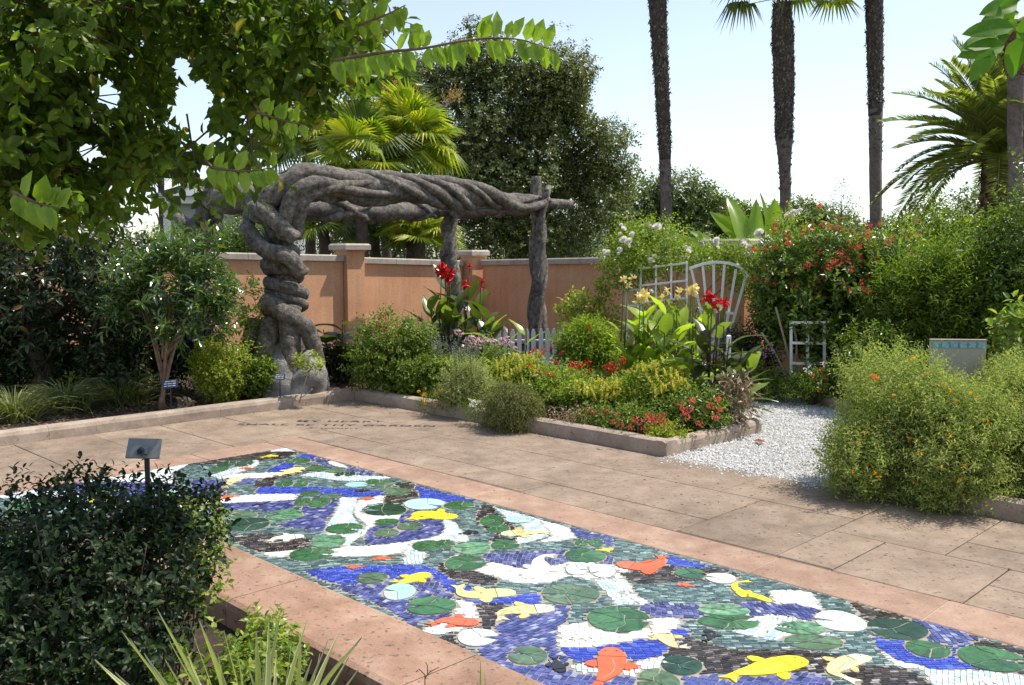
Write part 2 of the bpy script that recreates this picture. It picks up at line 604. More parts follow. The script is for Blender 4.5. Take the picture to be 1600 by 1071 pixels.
M['grout'] = stone('grout', [(.3, (.24, .22, .18)), (.7, (.42, .385, .32))], 20, .9, .3, 90, bumpdist=.002)
M['stucco'] = stone('orange_stucco', [(.3, (.76, .39, .21)), (.5, (.82, .44, .245)), (.7, (.85, .48, .28))], 1.6, .9, .5, 38, bumpdist=.008, big=(.7, .84, 1.03), streaks=.10)
M['cap'] = stone('cap_stone', [(.3, (.34, .29, .24)), (.5, (.46, .40, .34)), (.72, (.55, .49, .42))], 5, .85, .35, 60, specks=(14, .68, (.16, .14, .12), .5), bumpdist=.005)
M['bark'] = stone('sculpted_concrete_bark', [(.3, (.06, .048, .038)), (.44, (.17, .145, .118)), (.58, (.30, .265, .225)), (.72, (.47, .43, .38))], 17, .78, 1.0, 46, bumpdist=.045, spec=.4, big=(2.2, .6, 1.2), streaks=.12)
M['bark2'] = stone('bark', [(.3, (.05, .04, .03)), (.55, (.11, .085, .062)), (.75, (.18, .145, .11))], 9, .9, .8, 40, bumpdist=.02)
M['limb'] = stone('pinkish_bark', [(.3, (.12, .075, .05)), (.55, (.25, .16, .11)), (.75, (.34, .24, .18))], 12, .8, .5, 50, bumpdist=.01)
M['palmtrunk'] = stone('palm_trunk', [(.3, (.125, .095, .08)), (.5, (.20, .16, .138)), (.72, (.28, .235, .205))], 9, .9, .8, 26, bumpdist=.03, big=(.5, .8, 1.1))
M['palmboot'] = island('palm_boots', [(0, (.06, .045, .036)), (.5, (.14, .108, .085)), (.9, (.24, .195, .155))], .9, .2)
M['palmbootcore'] = stone('palm_boot_core', [(.3, (.055, .042, .035)), (.55, (.115, .09, .072)), (.75, (.18, .145, .12))], 9, .9, 1.0, 18, bumpdist=.06)
M['palmboot2core'] = stone('rusty_boot_core', [(.3, (.09, .045, .025)), (.55, (.18, .095, .06)), (.75, (.26, .16, .11))], 9, .9, 1.0, 24, bumpdist=.04)
M['palmboot2'] = island('rusty_palm_boots', [(0, (.09, .04, .02)), (.5, (.2, .1, .055)), (.9, (.3, .17, .1))], .9, .2)
M['twig'] = plain('twig', (.13, .09, .06), .85, .3)
M['palestem'] = plain('pale_stem', (.36, .29, .21), .8, .3)
M['greenstem'] = plain('green_stem', (.10, .14, .05), .7, .3)
M['darkstem'] = plain('bronze_stem', (.08, .045, .04), .6, .4)
M['white'] = plain('white_paint', (.86, .855, .82), .5, .4, wear=.06)
M['fencewhite'] = plain('fence_paint', (.84, .85, .82), .55, .4, wear=.05)
M['plaque_back'] = plain('brushed_plaque', (.26, .26, .25), .45, .5, metal=.55)
M['stake'] = plain('dark_stake', (.035, .035, .04), .5, .5)
M['signpanel'] = plain('sign_panel', (.42, .37, .32), .6, .4, wear=.05)
M['label'] = plain('plant_label', (.035, .06, .10), .4, .6)
M['labelwhite'] = plain('label_white', (.75, .78, .8), .5, .4)
M['wire'] = plain('hoop_wire', (.30, .26, .20), .55, .5, metal=.5)
M['roof'] = plain('roof_shingle', (.22, .23, .25), .9, .2, scale=6)
M['siding'] = plain('house_siding', (.42, .43, .45), .8, .3, wear=.05)
M['rock'] = stone('rockwork', [(.3, (.10, .095, .09)), (.5, (.26, .245, .23)), (.7, (.5, .48, .45))], 5, .85, 1.0, 30, bumpdist=.03)
M['letter'] = plain('engraved_letter', (.085, .068, .055), .9, .2)

# leaves
M['l_over'] = leafmat('crape_leaf', (.040, .080, .013), (.078, .138, .022), (.145, .235, .04), .5, .42, .35, accent=(.32, .27, .05))
M['l_bright'] = leafmat('young_leaf', (.12, .22, .03), (.18, .30, .045), (.26, .38, .07), .5)
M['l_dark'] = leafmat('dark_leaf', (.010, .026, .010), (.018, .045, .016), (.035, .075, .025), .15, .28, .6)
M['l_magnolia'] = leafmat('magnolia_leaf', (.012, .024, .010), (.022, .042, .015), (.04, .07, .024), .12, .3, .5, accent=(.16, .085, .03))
M['l_laurel'] = leafmat('laurel_leaf', (.03, .07, .02), (.055, .115, .032), (.11, .19, .05), .28, .2, 1.0)
M['l_spring'] = leafmat('spring_leaf', (.08, .15, .022), (.15, .24, .038), (.26, .35, .07), .42, .42, .4)
M['l_lime'] = leafmat('lime_leaf', (.13, .19, .025), (.21, .29, .04), (.32, .38, .06), .42)
M['l_mid'] = leafmat('mid_leaf', (.05, .10, .018), (.10, .17, .03), (.18, .26, .055), .42, .42, .4)
M['l_hedge'] = leafmat('hedge_leaf', (.04, .085, .016), (.085, .15, .026), (.19, .28, .05), .38, .32, .55)
M['l_oak'] = leafmat('oak_leaf', (.055, .08, .035), (.105, .14, .06), (.19, .23, .11), .3, .36, .5)
M['l_far'] = leafmat('far_leaf', (.05, .09, .03), (.09, .14, .05), (.14, .19, .07), .3)
M['l_fargrey'] = leafmat('far_grey_leaf', (.07, .10, .07), (.11, .15, .10), (.16, .20, .14), .3)
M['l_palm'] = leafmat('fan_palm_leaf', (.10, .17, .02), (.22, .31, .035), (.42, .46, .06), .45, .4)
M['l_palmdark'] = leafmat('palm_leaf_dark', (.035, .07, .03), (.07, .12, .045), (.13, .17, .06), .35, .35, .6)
M['l_date'] = leafmat('date_leaf', (.09, .14, .05), (.18, .235, .08), (.32, .36, .14), .42, .38, .5)
M['l_silver'] = leafmat('silver_leaf', (.16, .21, .12), (.24, .30, .17), (.33, .38, .24), .3, .6, .3)
M['l_rosemary'] = leafmat('rosemary_leaf', (.07, .09, .045), (.13, .155, .075), (.21, .24, .12), .25, .6, .3)
M['l_marigold'] = leafmat('ferny_leaf', (.11, .175, .07), (.215, .29, .115), (.37, .43, .22), .42, .5, .35)
M['l_canna'] = leafmat('canna_leaf', (.17, .29, .04), (.26, .39, .06), (.38, .48, .11), .5, .32, .6)
M['l_bronze'] = leafmat('bronze_canna_leaf', (.028, .04, .022), (.05, .075, .03), (.09, .13, .035), .38, .28, .7)
M['l_bronzeg'] = leafmat('olive_canna_leaf', (.07, .12, .03), (.12, .19, .045), (.2, .28, .07), .42, .28, .7)
M['l_banana'] = leafmat('banana_leaf', (.11, .22, .035), (.17, .31, .045), (.25, .38, .06), .5, .34, .6)
M['l_grass'] = leafmat('liriope_blade', (.05, .075, .035), (.10, .135, .06), (.26, .30, .17), .3, .4)
M['l_blade'] = leafmat('strap_leaf', (.12, .18, .05), (.24, .31, .11), (.52, .55, .32), .35, .35, .6)
M['cream_edge'] = plain('cream_leaf_edge', (.62, .62, .40), .4, .5)
M['l_pitt'] = leafmat('pittosporum_leaf', (.08, .15, .03), (.15, .24, .05), (.30, .37, .12), .4, .35, .4)
M['l_shade'] = leafmat('shade_toned_leaf', (.006, .015, .006), (.011, .028, .009), (.024, .052, .015), .2, .45, .3)  # planter shrub: canopy shade put into the near-black leaf colour
M['litter'] = island('leaf_litter', [(0, (.22, .15, .08)), (.5, (.36, .27, .16)), (.9, (.5, .42, .3))], .8, .2)
# flowers
def petal(name, a, b, tr=.35): return island(name, [(0, a), (.6, b), (1, b)], .5, .3, trans=tr, tcol=(1.2, 1.1, 1.0))
M['f_red'] = petal('red_petal', (.42, .008, .012), (.62, .02, .02))
M['f_coral'] = petal('coral_petal', (.62, .05, .06), (.8, .12, .14))
M['f_ixora'] = petal('ixora_petal', (.60, .03, .03), (.82, .12, .12))
M['f_yellow'] = petal('yellow_petal', (.82, .66, .18), (.9, .80, .38))
M['f_gold'] = petal('gold_petal', (.80, .34, .01), (.9, .46, .02))
M['f_shrimp'] = petal('yellow_spike', (.58, .56, .06), (.78, .72, .16))
M['f_white'] = petal('white_petal', (.78, .78, .74), (.88, .88, .85))
M['f_pink'] = petal('pink_petal', (.62, .32, .45), (.80, .55, .65))
M['f_lav'] = petal('lavender_petal', (.22, .18, .36), (.36, .30, .50))
M['f_purple'] = petal('purple_petal', (.18, .05, .32), (.35, .12, .5))
M['f_orange'] = petal('orange_petal', (.8, .15, .02), (.9, .25, .04))
M['f_tan'] = petal('palm_blossom', (.38, .24, .07), (.52, .36, .13))
# glass of the mosaic
def glass(name, stops, streak=.3, rough=.2):
    return island(name, stops, rough, .5, streak=min(.75, streak * 1.25), fine=16.0 if streak > .35 else 45.0)
GL = {
    'W': glass('white_glass', [(0, (.72, .75, .76)), (.5, (.84, .86, .86)), (1, (.9, .9, .88))], .05),
    'B': glass('cobalt_glass', [(0, (.025, .04, .34)), (.5, (.038, .07, .5)), (.85, (.06, .11, .6)), (1, (.14, .2, .62))], .25),
    'P': glass('violet_glass', [(0, (.03, .035, .13)), (.3, (.055, .07, .23)), (.6, (.085, .105, .33)), (.8, (.15, .14, .34)), (.93, (.2, .23, .42)), (1, (.42, .46, .58))], .3),
    'T': glass('teal_grey_glass', [(0, (.045, .085, .09)), (.4, (.10, .165, .165)), (.75, (.17, .26, .25)), (.93, (.28, .4, .38)), (1, (.42, .55, .53))], .3),
    'K': glass('black_brown_glass', [(0, (.015, .013, .013)), (.5, (.05, .038, .034)), (.85, (.10, .075, .065)), (.94, (.2, .18, .17)), (1, (.55, .53, .52))], .3),
    'L': glass('pale_blue_glass', [(0, (.72, .80, .82)), (.55, (.80, .86, .87)), (.7, (.38, .6, .75)), (.85, (.5, .7, .78)), (1, (.85, .88, .88))], .1),
}
PADM = {
    'G': glass('green_pad_glass', [(0, (.02, .09, .03)), (.5, (.035, .13, .042)), (1, (.06, .18, .065))], .45),
    'g': glass('light_green_pad_glass', [(0, (.07, .21, .10)), (.5, (.12, .29, .15)), (1, (.18, .36, .2))], .6),
    'D': glass('dark_pad_glass', [(0, (.008, .035, .022)), (.5, (.014, .055, .032)), (1, (.026, .08, .045))], .5),
    'S': glass('sage_pad_glass', [(0, (.055, .115, .06)), (.5, (.085, .16, .085)), (1, (.13, .21, .12))], .45),
    'A': glass('aqua_pad_glass', [(0, (.32, .68, .60)), (.5, (.40, .76, .68)), (1, (.5, .82, .76))], .15),
    'I': glass('icy_pad_glass', [(0, (.62, .80, .80)), (.5, (.72, .86, .86)), (1, (.8, .88, .88))], .08),
}
KOIM = {
    'Y': glass('yellow_koi_glass', [(0, (.78, .62, .02)), (1, (.86, .72, .05))], .06),
    'y': glass('pale_yellow_koi_glass', [(0, (.76, .66, .22)), (1, (.84, .76, .34))], .08),
    'O': glass('orange_koi_glass', [(0, (.68, .10, .03)), (1, (.80, .16, .06))], .15),
    'Z': glass('mottled_koi_glass', [(0, (.72, .48, .12)), (.5, (.82, .66, .28)), (1, (.88, .82, .6))], .4),
    'C': glass('cream_koi_glass', [(0, (.82, .80, .6)), (1, (.88, .86, .74))], .08),
    'K': glass('black_koi_glass', [(0, (.012, .013, .02)), (1, (.02, .022, .03))], .2),
}

# ------------------------------------------------------------------ ground, paving
def sheet(name, poly, z, mat, kind='structure'):
    mb = MB(); mb.add([(p[0], p[1], z) for p in poly], [tuple(range(len(poly)))])
    a = sum(poly[i][0] * poly[(i + 1) % len(poly)][1] - poly[(i + 1) % len(poly)][0] * poly[i][1] for i in range(len(poly)))
    if a < 0: mb.f = [tuple(reversed(mb.f[0]))]
    return structure(name, mb, mat, kind=kind)

sheet('ground', [(-400, -60), (400, -60), (400, 700), (-400, 700)], -.12, M['ground'])

VR, UL = -2.08, -1.87            # faces of the right and left kerbs
KERB_END, GRAV_END = 2.62, 4.14  # gravel path opening along the right kerb line
# sub-base seen in the joints
mbp = MB()
mbp.prism([W(UL - .02, VR - .02)[:2], W(13, VR - .02)[:2], W(13, 9)[:2], W(UL - .02, 9)[:2]], -.1, -.012)
pavement = structure('pavement', mbp, M['bed_joint'])

def clip_rect(u0, v0, u1, v1, holes):
    """cut the rectangles in holes out of a rectangle (returns rectangles)"""
    rs = [(u0, v0, u1, v1)]
    for hu0, hv0, hu1, hv1 in holes:
        nr = []
        for a, b, c, d in rs:
            if c <= hu0 or a >= hu1 or d <= hv0 or b >= hv1:
                nr.append((a, b, c, d)); continue
            if a < hu0: nr.append((a, b, hu0, d))
            if c > hu1: nr.append((hu1, b, c, d))
            m0, m1 = max(a, hu0), min(c, hu1)
            if b < hv0: nr.append((m0, b, m1, hv0))
            if d > hv1: nr.append((m0, hv1, m1, d))
        rs = nr
    return [r for r in rs if r[2] - r[0] > .012 and r[3] - r[1] > .012]

def slab(u0, v0, u1, v1, mat, name, parent, z=0.0, g=.004, th=.04, bev=.006):
    a0, b0, a1, b1 = u0 + g, v0 + g, u1 - g, v1 - g
    V = []; e = bev
    for zz, k in ((z - th, 0), (z - e * .7, 0), (z, e)):
        V += [W(a0 + k, b0 + k, zz), W(a1 - k, b0 + k, zz), W(a1 - k, b1 - k, zz), W(a0 + k, b1 - k, zz)]
    mb = MB()
    Fs = [(11, 10, 9, 8)]
    for a in (0, 4):
        for i in range(4):
            j = (i + 1) % 4
            Fs.append((a + 4 + i, a + 4 + j, a + j, a + i))
    mb.add(V, Fs)
    return part(name, mb, mat, parent)

# the mosaic with its border and the planter are cut out of the ashlar paving
BW = .36
holes = [(-BW, -BW, 13, 1.95), (-BW, -BW, 1.6, 9), (1.2, 1.5, 13, 9)]
mod = .34
nu, nv = int((11.5 - UL) / mod), int((8.6 - VR) / mod)
used = np.zeros((nu + 1, nv + 1), bool)
rr = random.Random(5)
for i in range(nu):
    for j in range(nv):
        if used[i, j]: continue
        opts = [(2, 2), (3, 2), (2, 1), (2, 2), (2, 2), (2, 3), (1, 2), (3, 2)]
        rr.shuffle(opts)
        for a, b in opts + [(1, 1)]:
            if i + a <= nu and j + b <= nv and not used[i:i + a, j:j + b].any():
                break
        used[i:i + a, j:j + b] = True
        u0, v0, u1, v1 = UL + i * mod, VR + j * mod, UL + (i + a) * mod, VR + (j + b) * mod
        for r in clip_rect(u0, v0, u1, v1, holes):
            p = W((r[0] + r[2]) / 2, (r[1] + r[3]) / 2)
            if p[1] < .8 or abs(p[0]) > p[1] * .75 + 1.2: continue
            slab(*r, M['paver'], 'paving_slab', pavement, z=rr.uniform(-.002, .001), g=.0034, bev=.005)

# pink border round the mosaic, with pale mortar joints
mosaic_mb = MB()
for (u0, v0, u1, v1) in ((0, 0, 11, 2.05), (0, 2.05, 1.5, 8.6)):
    mosaic_mb.prism([W(u0, v0)[:2], W(u1, v0)[:2], W(u1, v1)[:2], W(u0, v1)[:2]], -.05, -.0035)
border = structure('mosaic_border', MB().add([W(-BW, -BW, -.006), W(11, -BW, -.006), W(11, -.004, -.006), W(-.004, -.004, -.006), W(-.004, 8.6, -.006), W(-BW, 8.6, -.006)], [(5, 4, 3, 2, 1, 0)]), M['mortar'])
us = [-BW, .32, 1.45, 2.62, 3.62, 4.85, 6.0, 7.2, 8.4, 9.6, 10.8]
us = [-BW + .0, .35, 1.32, 2.42, 3.52, 4.62, 5.55, 6.6, 7.7, 8.8, 9.9, 11]
for a, b in zip(us[:-1], us[1:]):
    slab(a, -BW, b, 0, M['border'], 'border_slab', border, z=.0, g=.012 if a < 1 else .004)
vsx = [0, .72, 1.7, 2.8, 3.9, 5.0, 6.1, 7.2, 8.6]
for a, b in zip(vsx[:-1], vsx[1:]):
    slab(-BW, a, 0, b, M['border'], 'border_slab', border, z=.0, g=.006)

# lettering cut in the paving
def lettering(txt, px, py, width_px, name='engraved_line'):
    cu = bpy.data.curves.new(name, 'FONT')
    cu.body = txt
    cu.align_x = 'CENTER'; cu.align_y = 'CENTER'
    cu.size = .24
    cu.space_character = 1.15
    cu.offset = .004
    o = bpy.data.objects.new(name, cu)
    COL.objects.link(o)
    bpy.context.view_layer.update()
    me = bpy.data.meshes.new_from_object(o)
    bpy.data.objects.remove(o)
    a = G(px - width_px / 2, py[0], .0); b = G(px + width_px / 2, py[1], .0)
    n = len(me.vertices)
    V = np.zeros(n * 3, np.float32); me.vertices.foreach_get('co', V); V = V.reshape(-1, 3)
    wd = V[:, 0].max() - V[:, 0].min()
    s = np.linalg.norm(b - a) / wd
    d = nrm(b - a); up = np.array((-d[1], d[0], 0))
    c = (a + b) / 2
    hs = s * .6
    V2 = c + V[:, 0:1] * d * s + V[:, 1:2] * up * hs + np.array((0, 0, .0045))
    me.vertices.foreach_set('co', V2.astype(np.float32).ravel())
    me.update()
    me.materials.append(M['letter'])
    return me
for txt, px, py, wpx in (("MY HEART", 531, (658.5, 659.5), 134), ("SHALL BE THY GARDEN", 526, (663.5, 666.5), 308), ("A. WYNELL", 521, (669.5, 670.5), 82)):
    me = lettering(txt, px, py, wpx)
    o = link('engraved_line', me, None, pavement)

# bed soil, gravel
sheet('bed_soil', [W(UL - .1, -60 * 0 - 9)[:2], W(UL - .1, 9)[:2], W(-12, 9)[:2], W(-12, -9)[:2]], .035, M['soil'])
sheet('flower_bed_soil', [W(UL - .1, VR - .08)[:2], W(KERB_END, VR - .08)[:2], W(KERB_END, -3.6)[:2], W(1.4, -5.0)[:2], W(1.4, -9)[:2], W(UL - .1, -9)[:2]], .04, M['soil'])
sheet('marigold_bed_soil', [W(GRAV_END, VR - .08)[:2], W(12, VR - .08)[:2], W(12, -4.6)[:2], W(GRAV_END, -4.6)[:2]], .04, M['soil'])
bk = catmull([G(1150, 607), G(1200, 612), G(1245, 621), G(1290, 636), G(1335, 655), G(1400, 690), G(1470, 722)], 6)
sheet('back_bed_soil', [tuple(p[:2] + np.array((.02, .05))) for p in bk] + [W(12, -4.2)[:2], W(12, -10.5)[:2], W(1.2, -10.5)[:2], W(.6, -6.0)[:2]], .036, M['soil'])
gp = [W(KERB_END - .1, VR)[:2], W(GRAV_END + .1, VR)[:2], W(GRAV_END + .1, -3.6)[:2]] + [tuple(p[:2] + np.array((.03, .06))) for p in bk[::-1]] + [W(.6, -6.0)[:2], W(.6, -4.4)[:2], W(KERB_END - .1, -3.3)[:2]]
sheet('gravel_bed', gp, -.006, stone('crushed_stone_base', [(.3, (.34, .34, .33)), (.6, (.55, .55, .54)), (.8, (.7, .7, .69))], 30, .9, .8, 120, bumpdist=.015))
# loose stones
def inside(poly, P):
    c = np.zeros(len(P), bool)
    n = len(poly)
    for i in range(n):
        x0, y0 = poly[i]; x1, y1 = poly[(i + 1) % n]
        m = ((y0 > P[:, 1]) != (y1 > P[:, 1])) & (P[:, 0] < (x1 - x0) * (P[:, 1] - y0) / (y1 - y0 + 1e-12) + x0)
        c ^= m
    return c
gpa = np.array(gp)
P = np.stack((R.uniform(gpa[:, 0].min(), gpa[:, 0].max(), 60000), R.uniform(gpa[:, 1].min(), gpa[:, 1].max(), 60000)), -1)
P = P[inside(gpa, P)]
spill = np.stack([W(R.uniform(KERB_END, GRAV_END), VR + abs(R.normal()) * .10)[:2] for _ in range(260)])
P = np.vstack([P, spill])
oct_v = np.array([(1, 0, 0), (0, 1, 0), (-1, 0, 0), (0, -1, 0), (0, 0, .8), (0, 0, -.8)])
oct_f = np.array([(0, 1, 4), (1, 2, 4), (2, 3, 4), (3, 0, 4)])
n = len(P)
th = R.uniform(0, 6.3, n); c, s = np.cos(th), np.sin(th)
V = oct_v[None, :5] * (R.uniform(.06, .11, (n, 1, 1)) ** 1.0 * .1 * R.choice([.6, .8, 1.0, 1.6], (n, 1, 1), p=[.3, .35, .27, .08])) * R.uniform(.6, 1.4, (n, 1, 3))
V = np.stack((V[..., 0] * c[:, None] - V[..., 1] * s[:, None], V[..., 0] * s[:, None] + V[..., 1] * c[:, None], V[..., 2]), -1)
V = V + np.concatenate((P, np.concatenate((R.uniform(-.006, .006, (n - 260, 1)), R.uniform(.001, .003, (260, 1))))), 1)[:, None]
Fq = (np.arange(n) * 5)[:, None, None] + oct_f[None]
gm = island('white_gravel', [(0, (.34, .335, .32)), (.35, (.60, .59, .57)), (.8, (.80, .79, .76)), (1, (.45, .41, .36))], .8, .3)
o = link('gravel', mk('gravel', V.reshape(-1, 3), Fq.reshape(-1, 3)), gm); o['kind'] = 'stuff'
# loose dark mulch crumbs on the paving by the gravel and in the beds
def crumbs(name, P, size, mat, z=0.0, label=None):
    n = len(P)
    V = oct_v[None, :5] * R.uniform(size * .5, size, (n, 1, 1)) * R.uniform(.5, 1.8, (n, 1, 3)) * (1, 1, .5)
    th = R.uniform(0, 6.3, n); c, s = np.cos(th), np.sin(th)
    V = np.stack((V[..., 0] * c[:, None] - V[..., 1] * s[:, None], V[..., 0] * s[:, None] + V[..., 1] * c[:, None], V[..., 2]), -1)
    V = V + np.concatenate((P, np.full((n, 1), z)), 1)[:, None]
    Fq = (np.arange(n) * 5)[:, None, None] + oct_f[None]
    o = link(name, mk(name, V.reshape(-1, 3), Fq.reshape(-1, 3)), mat); o['kind'] = 'stuff'
pc = np.array([G(1212 + R.normal() * 14, 762 + R.normal() * 4)[:2] for _ in range(60)] + [G(R.uniform(1000, 1290), R.uniform(728, 800))[:2] for _ in range(26)] + [G(R.uniform(380, 1600), R.uniform(690, 900))[:2] for _ in range(40)])
crumbs('mulch_crumbs', pc, .010, M['twig'], .001)
sc_ = np.array([G(R.uniform(100, 1600), R.uniform(640, 1000))[:2] for _ in range(150)] + [W(R.uniform(UL, KERB_END), VR + abs(R.normal()) * .15)[:2] for _ in range(120)] + [W(UL + abs(R.normal()) * .15, R.uniform(VR, 3))[:2] for _ in range(120)])
a_ = R.uniform(0, 6.3, 390)
Vx, Fx = leaf_arrays(np.concatenate((sc_, np.full((390, 1), .004)), 1), np.stack((np.cos(a_), np.sin(a_), np.zeros(390)), -1), np.tile((0, 0, 1.0), (390, 1)), R.uniform(.010, .032, 390), .012, LEAF2)
o = link('leaf_scraps', mk('leaf_scraps', Vx, Fx), M['litter']); o['kind'] = 'stuff'
pb = np.concatenate([np.stack([W(R.uniform(UL, KERB_END - .2), R.uniform(VR - 1.6, VR - .25))[:2] for _ in range(2500)]),
                     np.stack([W(R.uniform(UL - 1.4, UL - .25), R.uniform(-3, 3))[:2] for _ in range(3000)]),
                     np.stack([W(R.uniform(1.7, 6), R.uniform(2.5, 5))[:2] for _ in range(1500)])])
crumbs('bark_mulch', pb, .018, island('mulch', [(0, (.05, .03, .02)), (.7, (.13, .085, .055)), (1, (.25, .18, .12))], .9, .2), .045)

# ------------------------------------------------------------------ kerbs and coping
def kerb(name, label, pts, width, z0, z1, seg, mat, rnd=.045, side=1, gap=.0012, piece='kerb_stone', cat='kerb', under=0.0, kind=None):
    """a run of stones along pts (the exposed face), the body lying on `side`"""
    pts = np.array(pts, float)[:, :2]
    L = np.concatenate(([0], np.cumsum(np.linalg.norm(np.diff(pts, axis=0), axis=1))))
    t = thing(name, label, cat, (*pts[0], 0))
    prof = [(under, z0), (0, z0 + .02), (0, z1 - rnd), (rnd * .3, z1 - rnd * .3), (rnd, z1), (width - rnd, z1), (width - rnd * .3, z1 - rnd * .3), (width, z1 - rnd), (width, z0)]
    def pos(s):
        i = min(max(np.searchsorted(L, s) - 1, 0), len(L) - 2)
        f = (s - L[i]) / (L[i + 1] - L[i])
        p = pts[i] * (1 - f) + pts[i + 1] * f
        return p
    n = max(1, int(round(L[-1] / seg)))
    cuts = np.linspace(0, L[-1], n + 1)
    def normal(s):
        a, b = pos(max(0, s - .02)), pos(min(L[-1], s + .02))
        d = (b - a) / np.linalg.norm(b - a)
        return np.array((-d[1], d[0])) * side
    for a, b in zip(cuts[:-1], cuts[1:]):
        ss = [a + gap] + [x for x in L if a + .03 < x < b - .03] + [b - gap]
        mid = [];
        if len(ss) == 2: ss = list(np.linspace(ss[0], ss[1], 4))
        V = []; k = len(prof)
        for s in ss:
            p = pos(s); nn = normal(s)
            for x, z in prof:
                wv = .004 * mnoise(Vector((p[0] * 3, p[1] * 3, z * 9)))
                V.append((*(p + nn * (x + wv)), z + wv))
        Fs = []
        for i in range(len(ss) - 1):
            for j in range(k - 1):
                q = (i * k + j, i * k + j + 1, (i + 1) * k + j + 1, (i + 1) * k + j)
                Fs.append(q if side < 0 else q[::-1])
        e0 = tuple(range(k)); e1 = tuple((len(ss) - 1) * k + j for j in range(k))
        Fs += [e0[::-1], e1] if side < 0 else [e0, e1[::-1]]
        mb = MB(); mb.add(V, Fs)
        part(piece, mb, mat, t)
    return t

kerb('kerb', 'long low stone kerb edging the shady left bed of shrubs and striped grass', [W(UL, 6.5), W(UL, VR - .0)], .17, -.03, .125, 1.9, M['kerb'], side=1)
kerb('kerb', 'low stone kerb edging the mixed flower bed in front of the picket fence', [W(UL + .0, VR), W(KERB_END, VR)], .17, -.03, .13, 2.2, M['kerb'], side=1)
kerb('kerb', 'short stone kerb at the gravel end of the mixed flower bed', [W(KERB_END, VR - .004), W(KERB_END, -3.65)], .15, -.03, .128, .9, M['kerb'], side=1)
kerb('kerb', 'curved stone kerb behind the white gravel, below the red flowered hedge', bk, .14, -.03, .12, .8, M['kerb'], side=1)
kerb('kerb', 'stone kerb mostly hidden under the large yellow flowered bush', [W(GRAV_END, -4.4), W(GRAV_END, VR + .0)], .15, -.03, .13, .9, M['kerb'], side=1)
kerb('kerb', 'stone kerb along the paving in front of the large yellow flowered bush', [W(GRAV_END + .155, VR), W(11, VR)], .15, -.03, .13, 1.1, M['kerb'], side=1)
# planter coping: inner line v=CO.. ; rounded corner
CZ = .15
CO = 1.93
ci = []
ci.append(W(9.5, CO)); ci += [W(x, CO) for x in (8, 6.5, 5, 3.6, 2.45)]
rc = .62
cc = (2.45 - .0, CO + rc)
for a in np.linspace(8, 90, 9):
    ar = math.radians(a)
    ci.append(W(cc[0] - rc * math.sin(ar), cc[1] - rc * math.cos(ar)))
ci += [W(2.45 - rc, x) for x in (3.2, 4.2, 6, 8)]
kerb('planter_coping', 'wide speckled pink stone coping of the foreground planter, along the mosaic', ci, .44, -.05, CZ, 1.2, M['coping'], rnd=.035, side=1, cat='coping', gap=.003, piece='coping_stone')
sheet('planter_soil', [W(2.1, CO + .3)[:2], W(9.5, CO + .3)[:2], W(9.5, 8)[:2], W(2.1, 8)[:2]], .03, M['soil'])
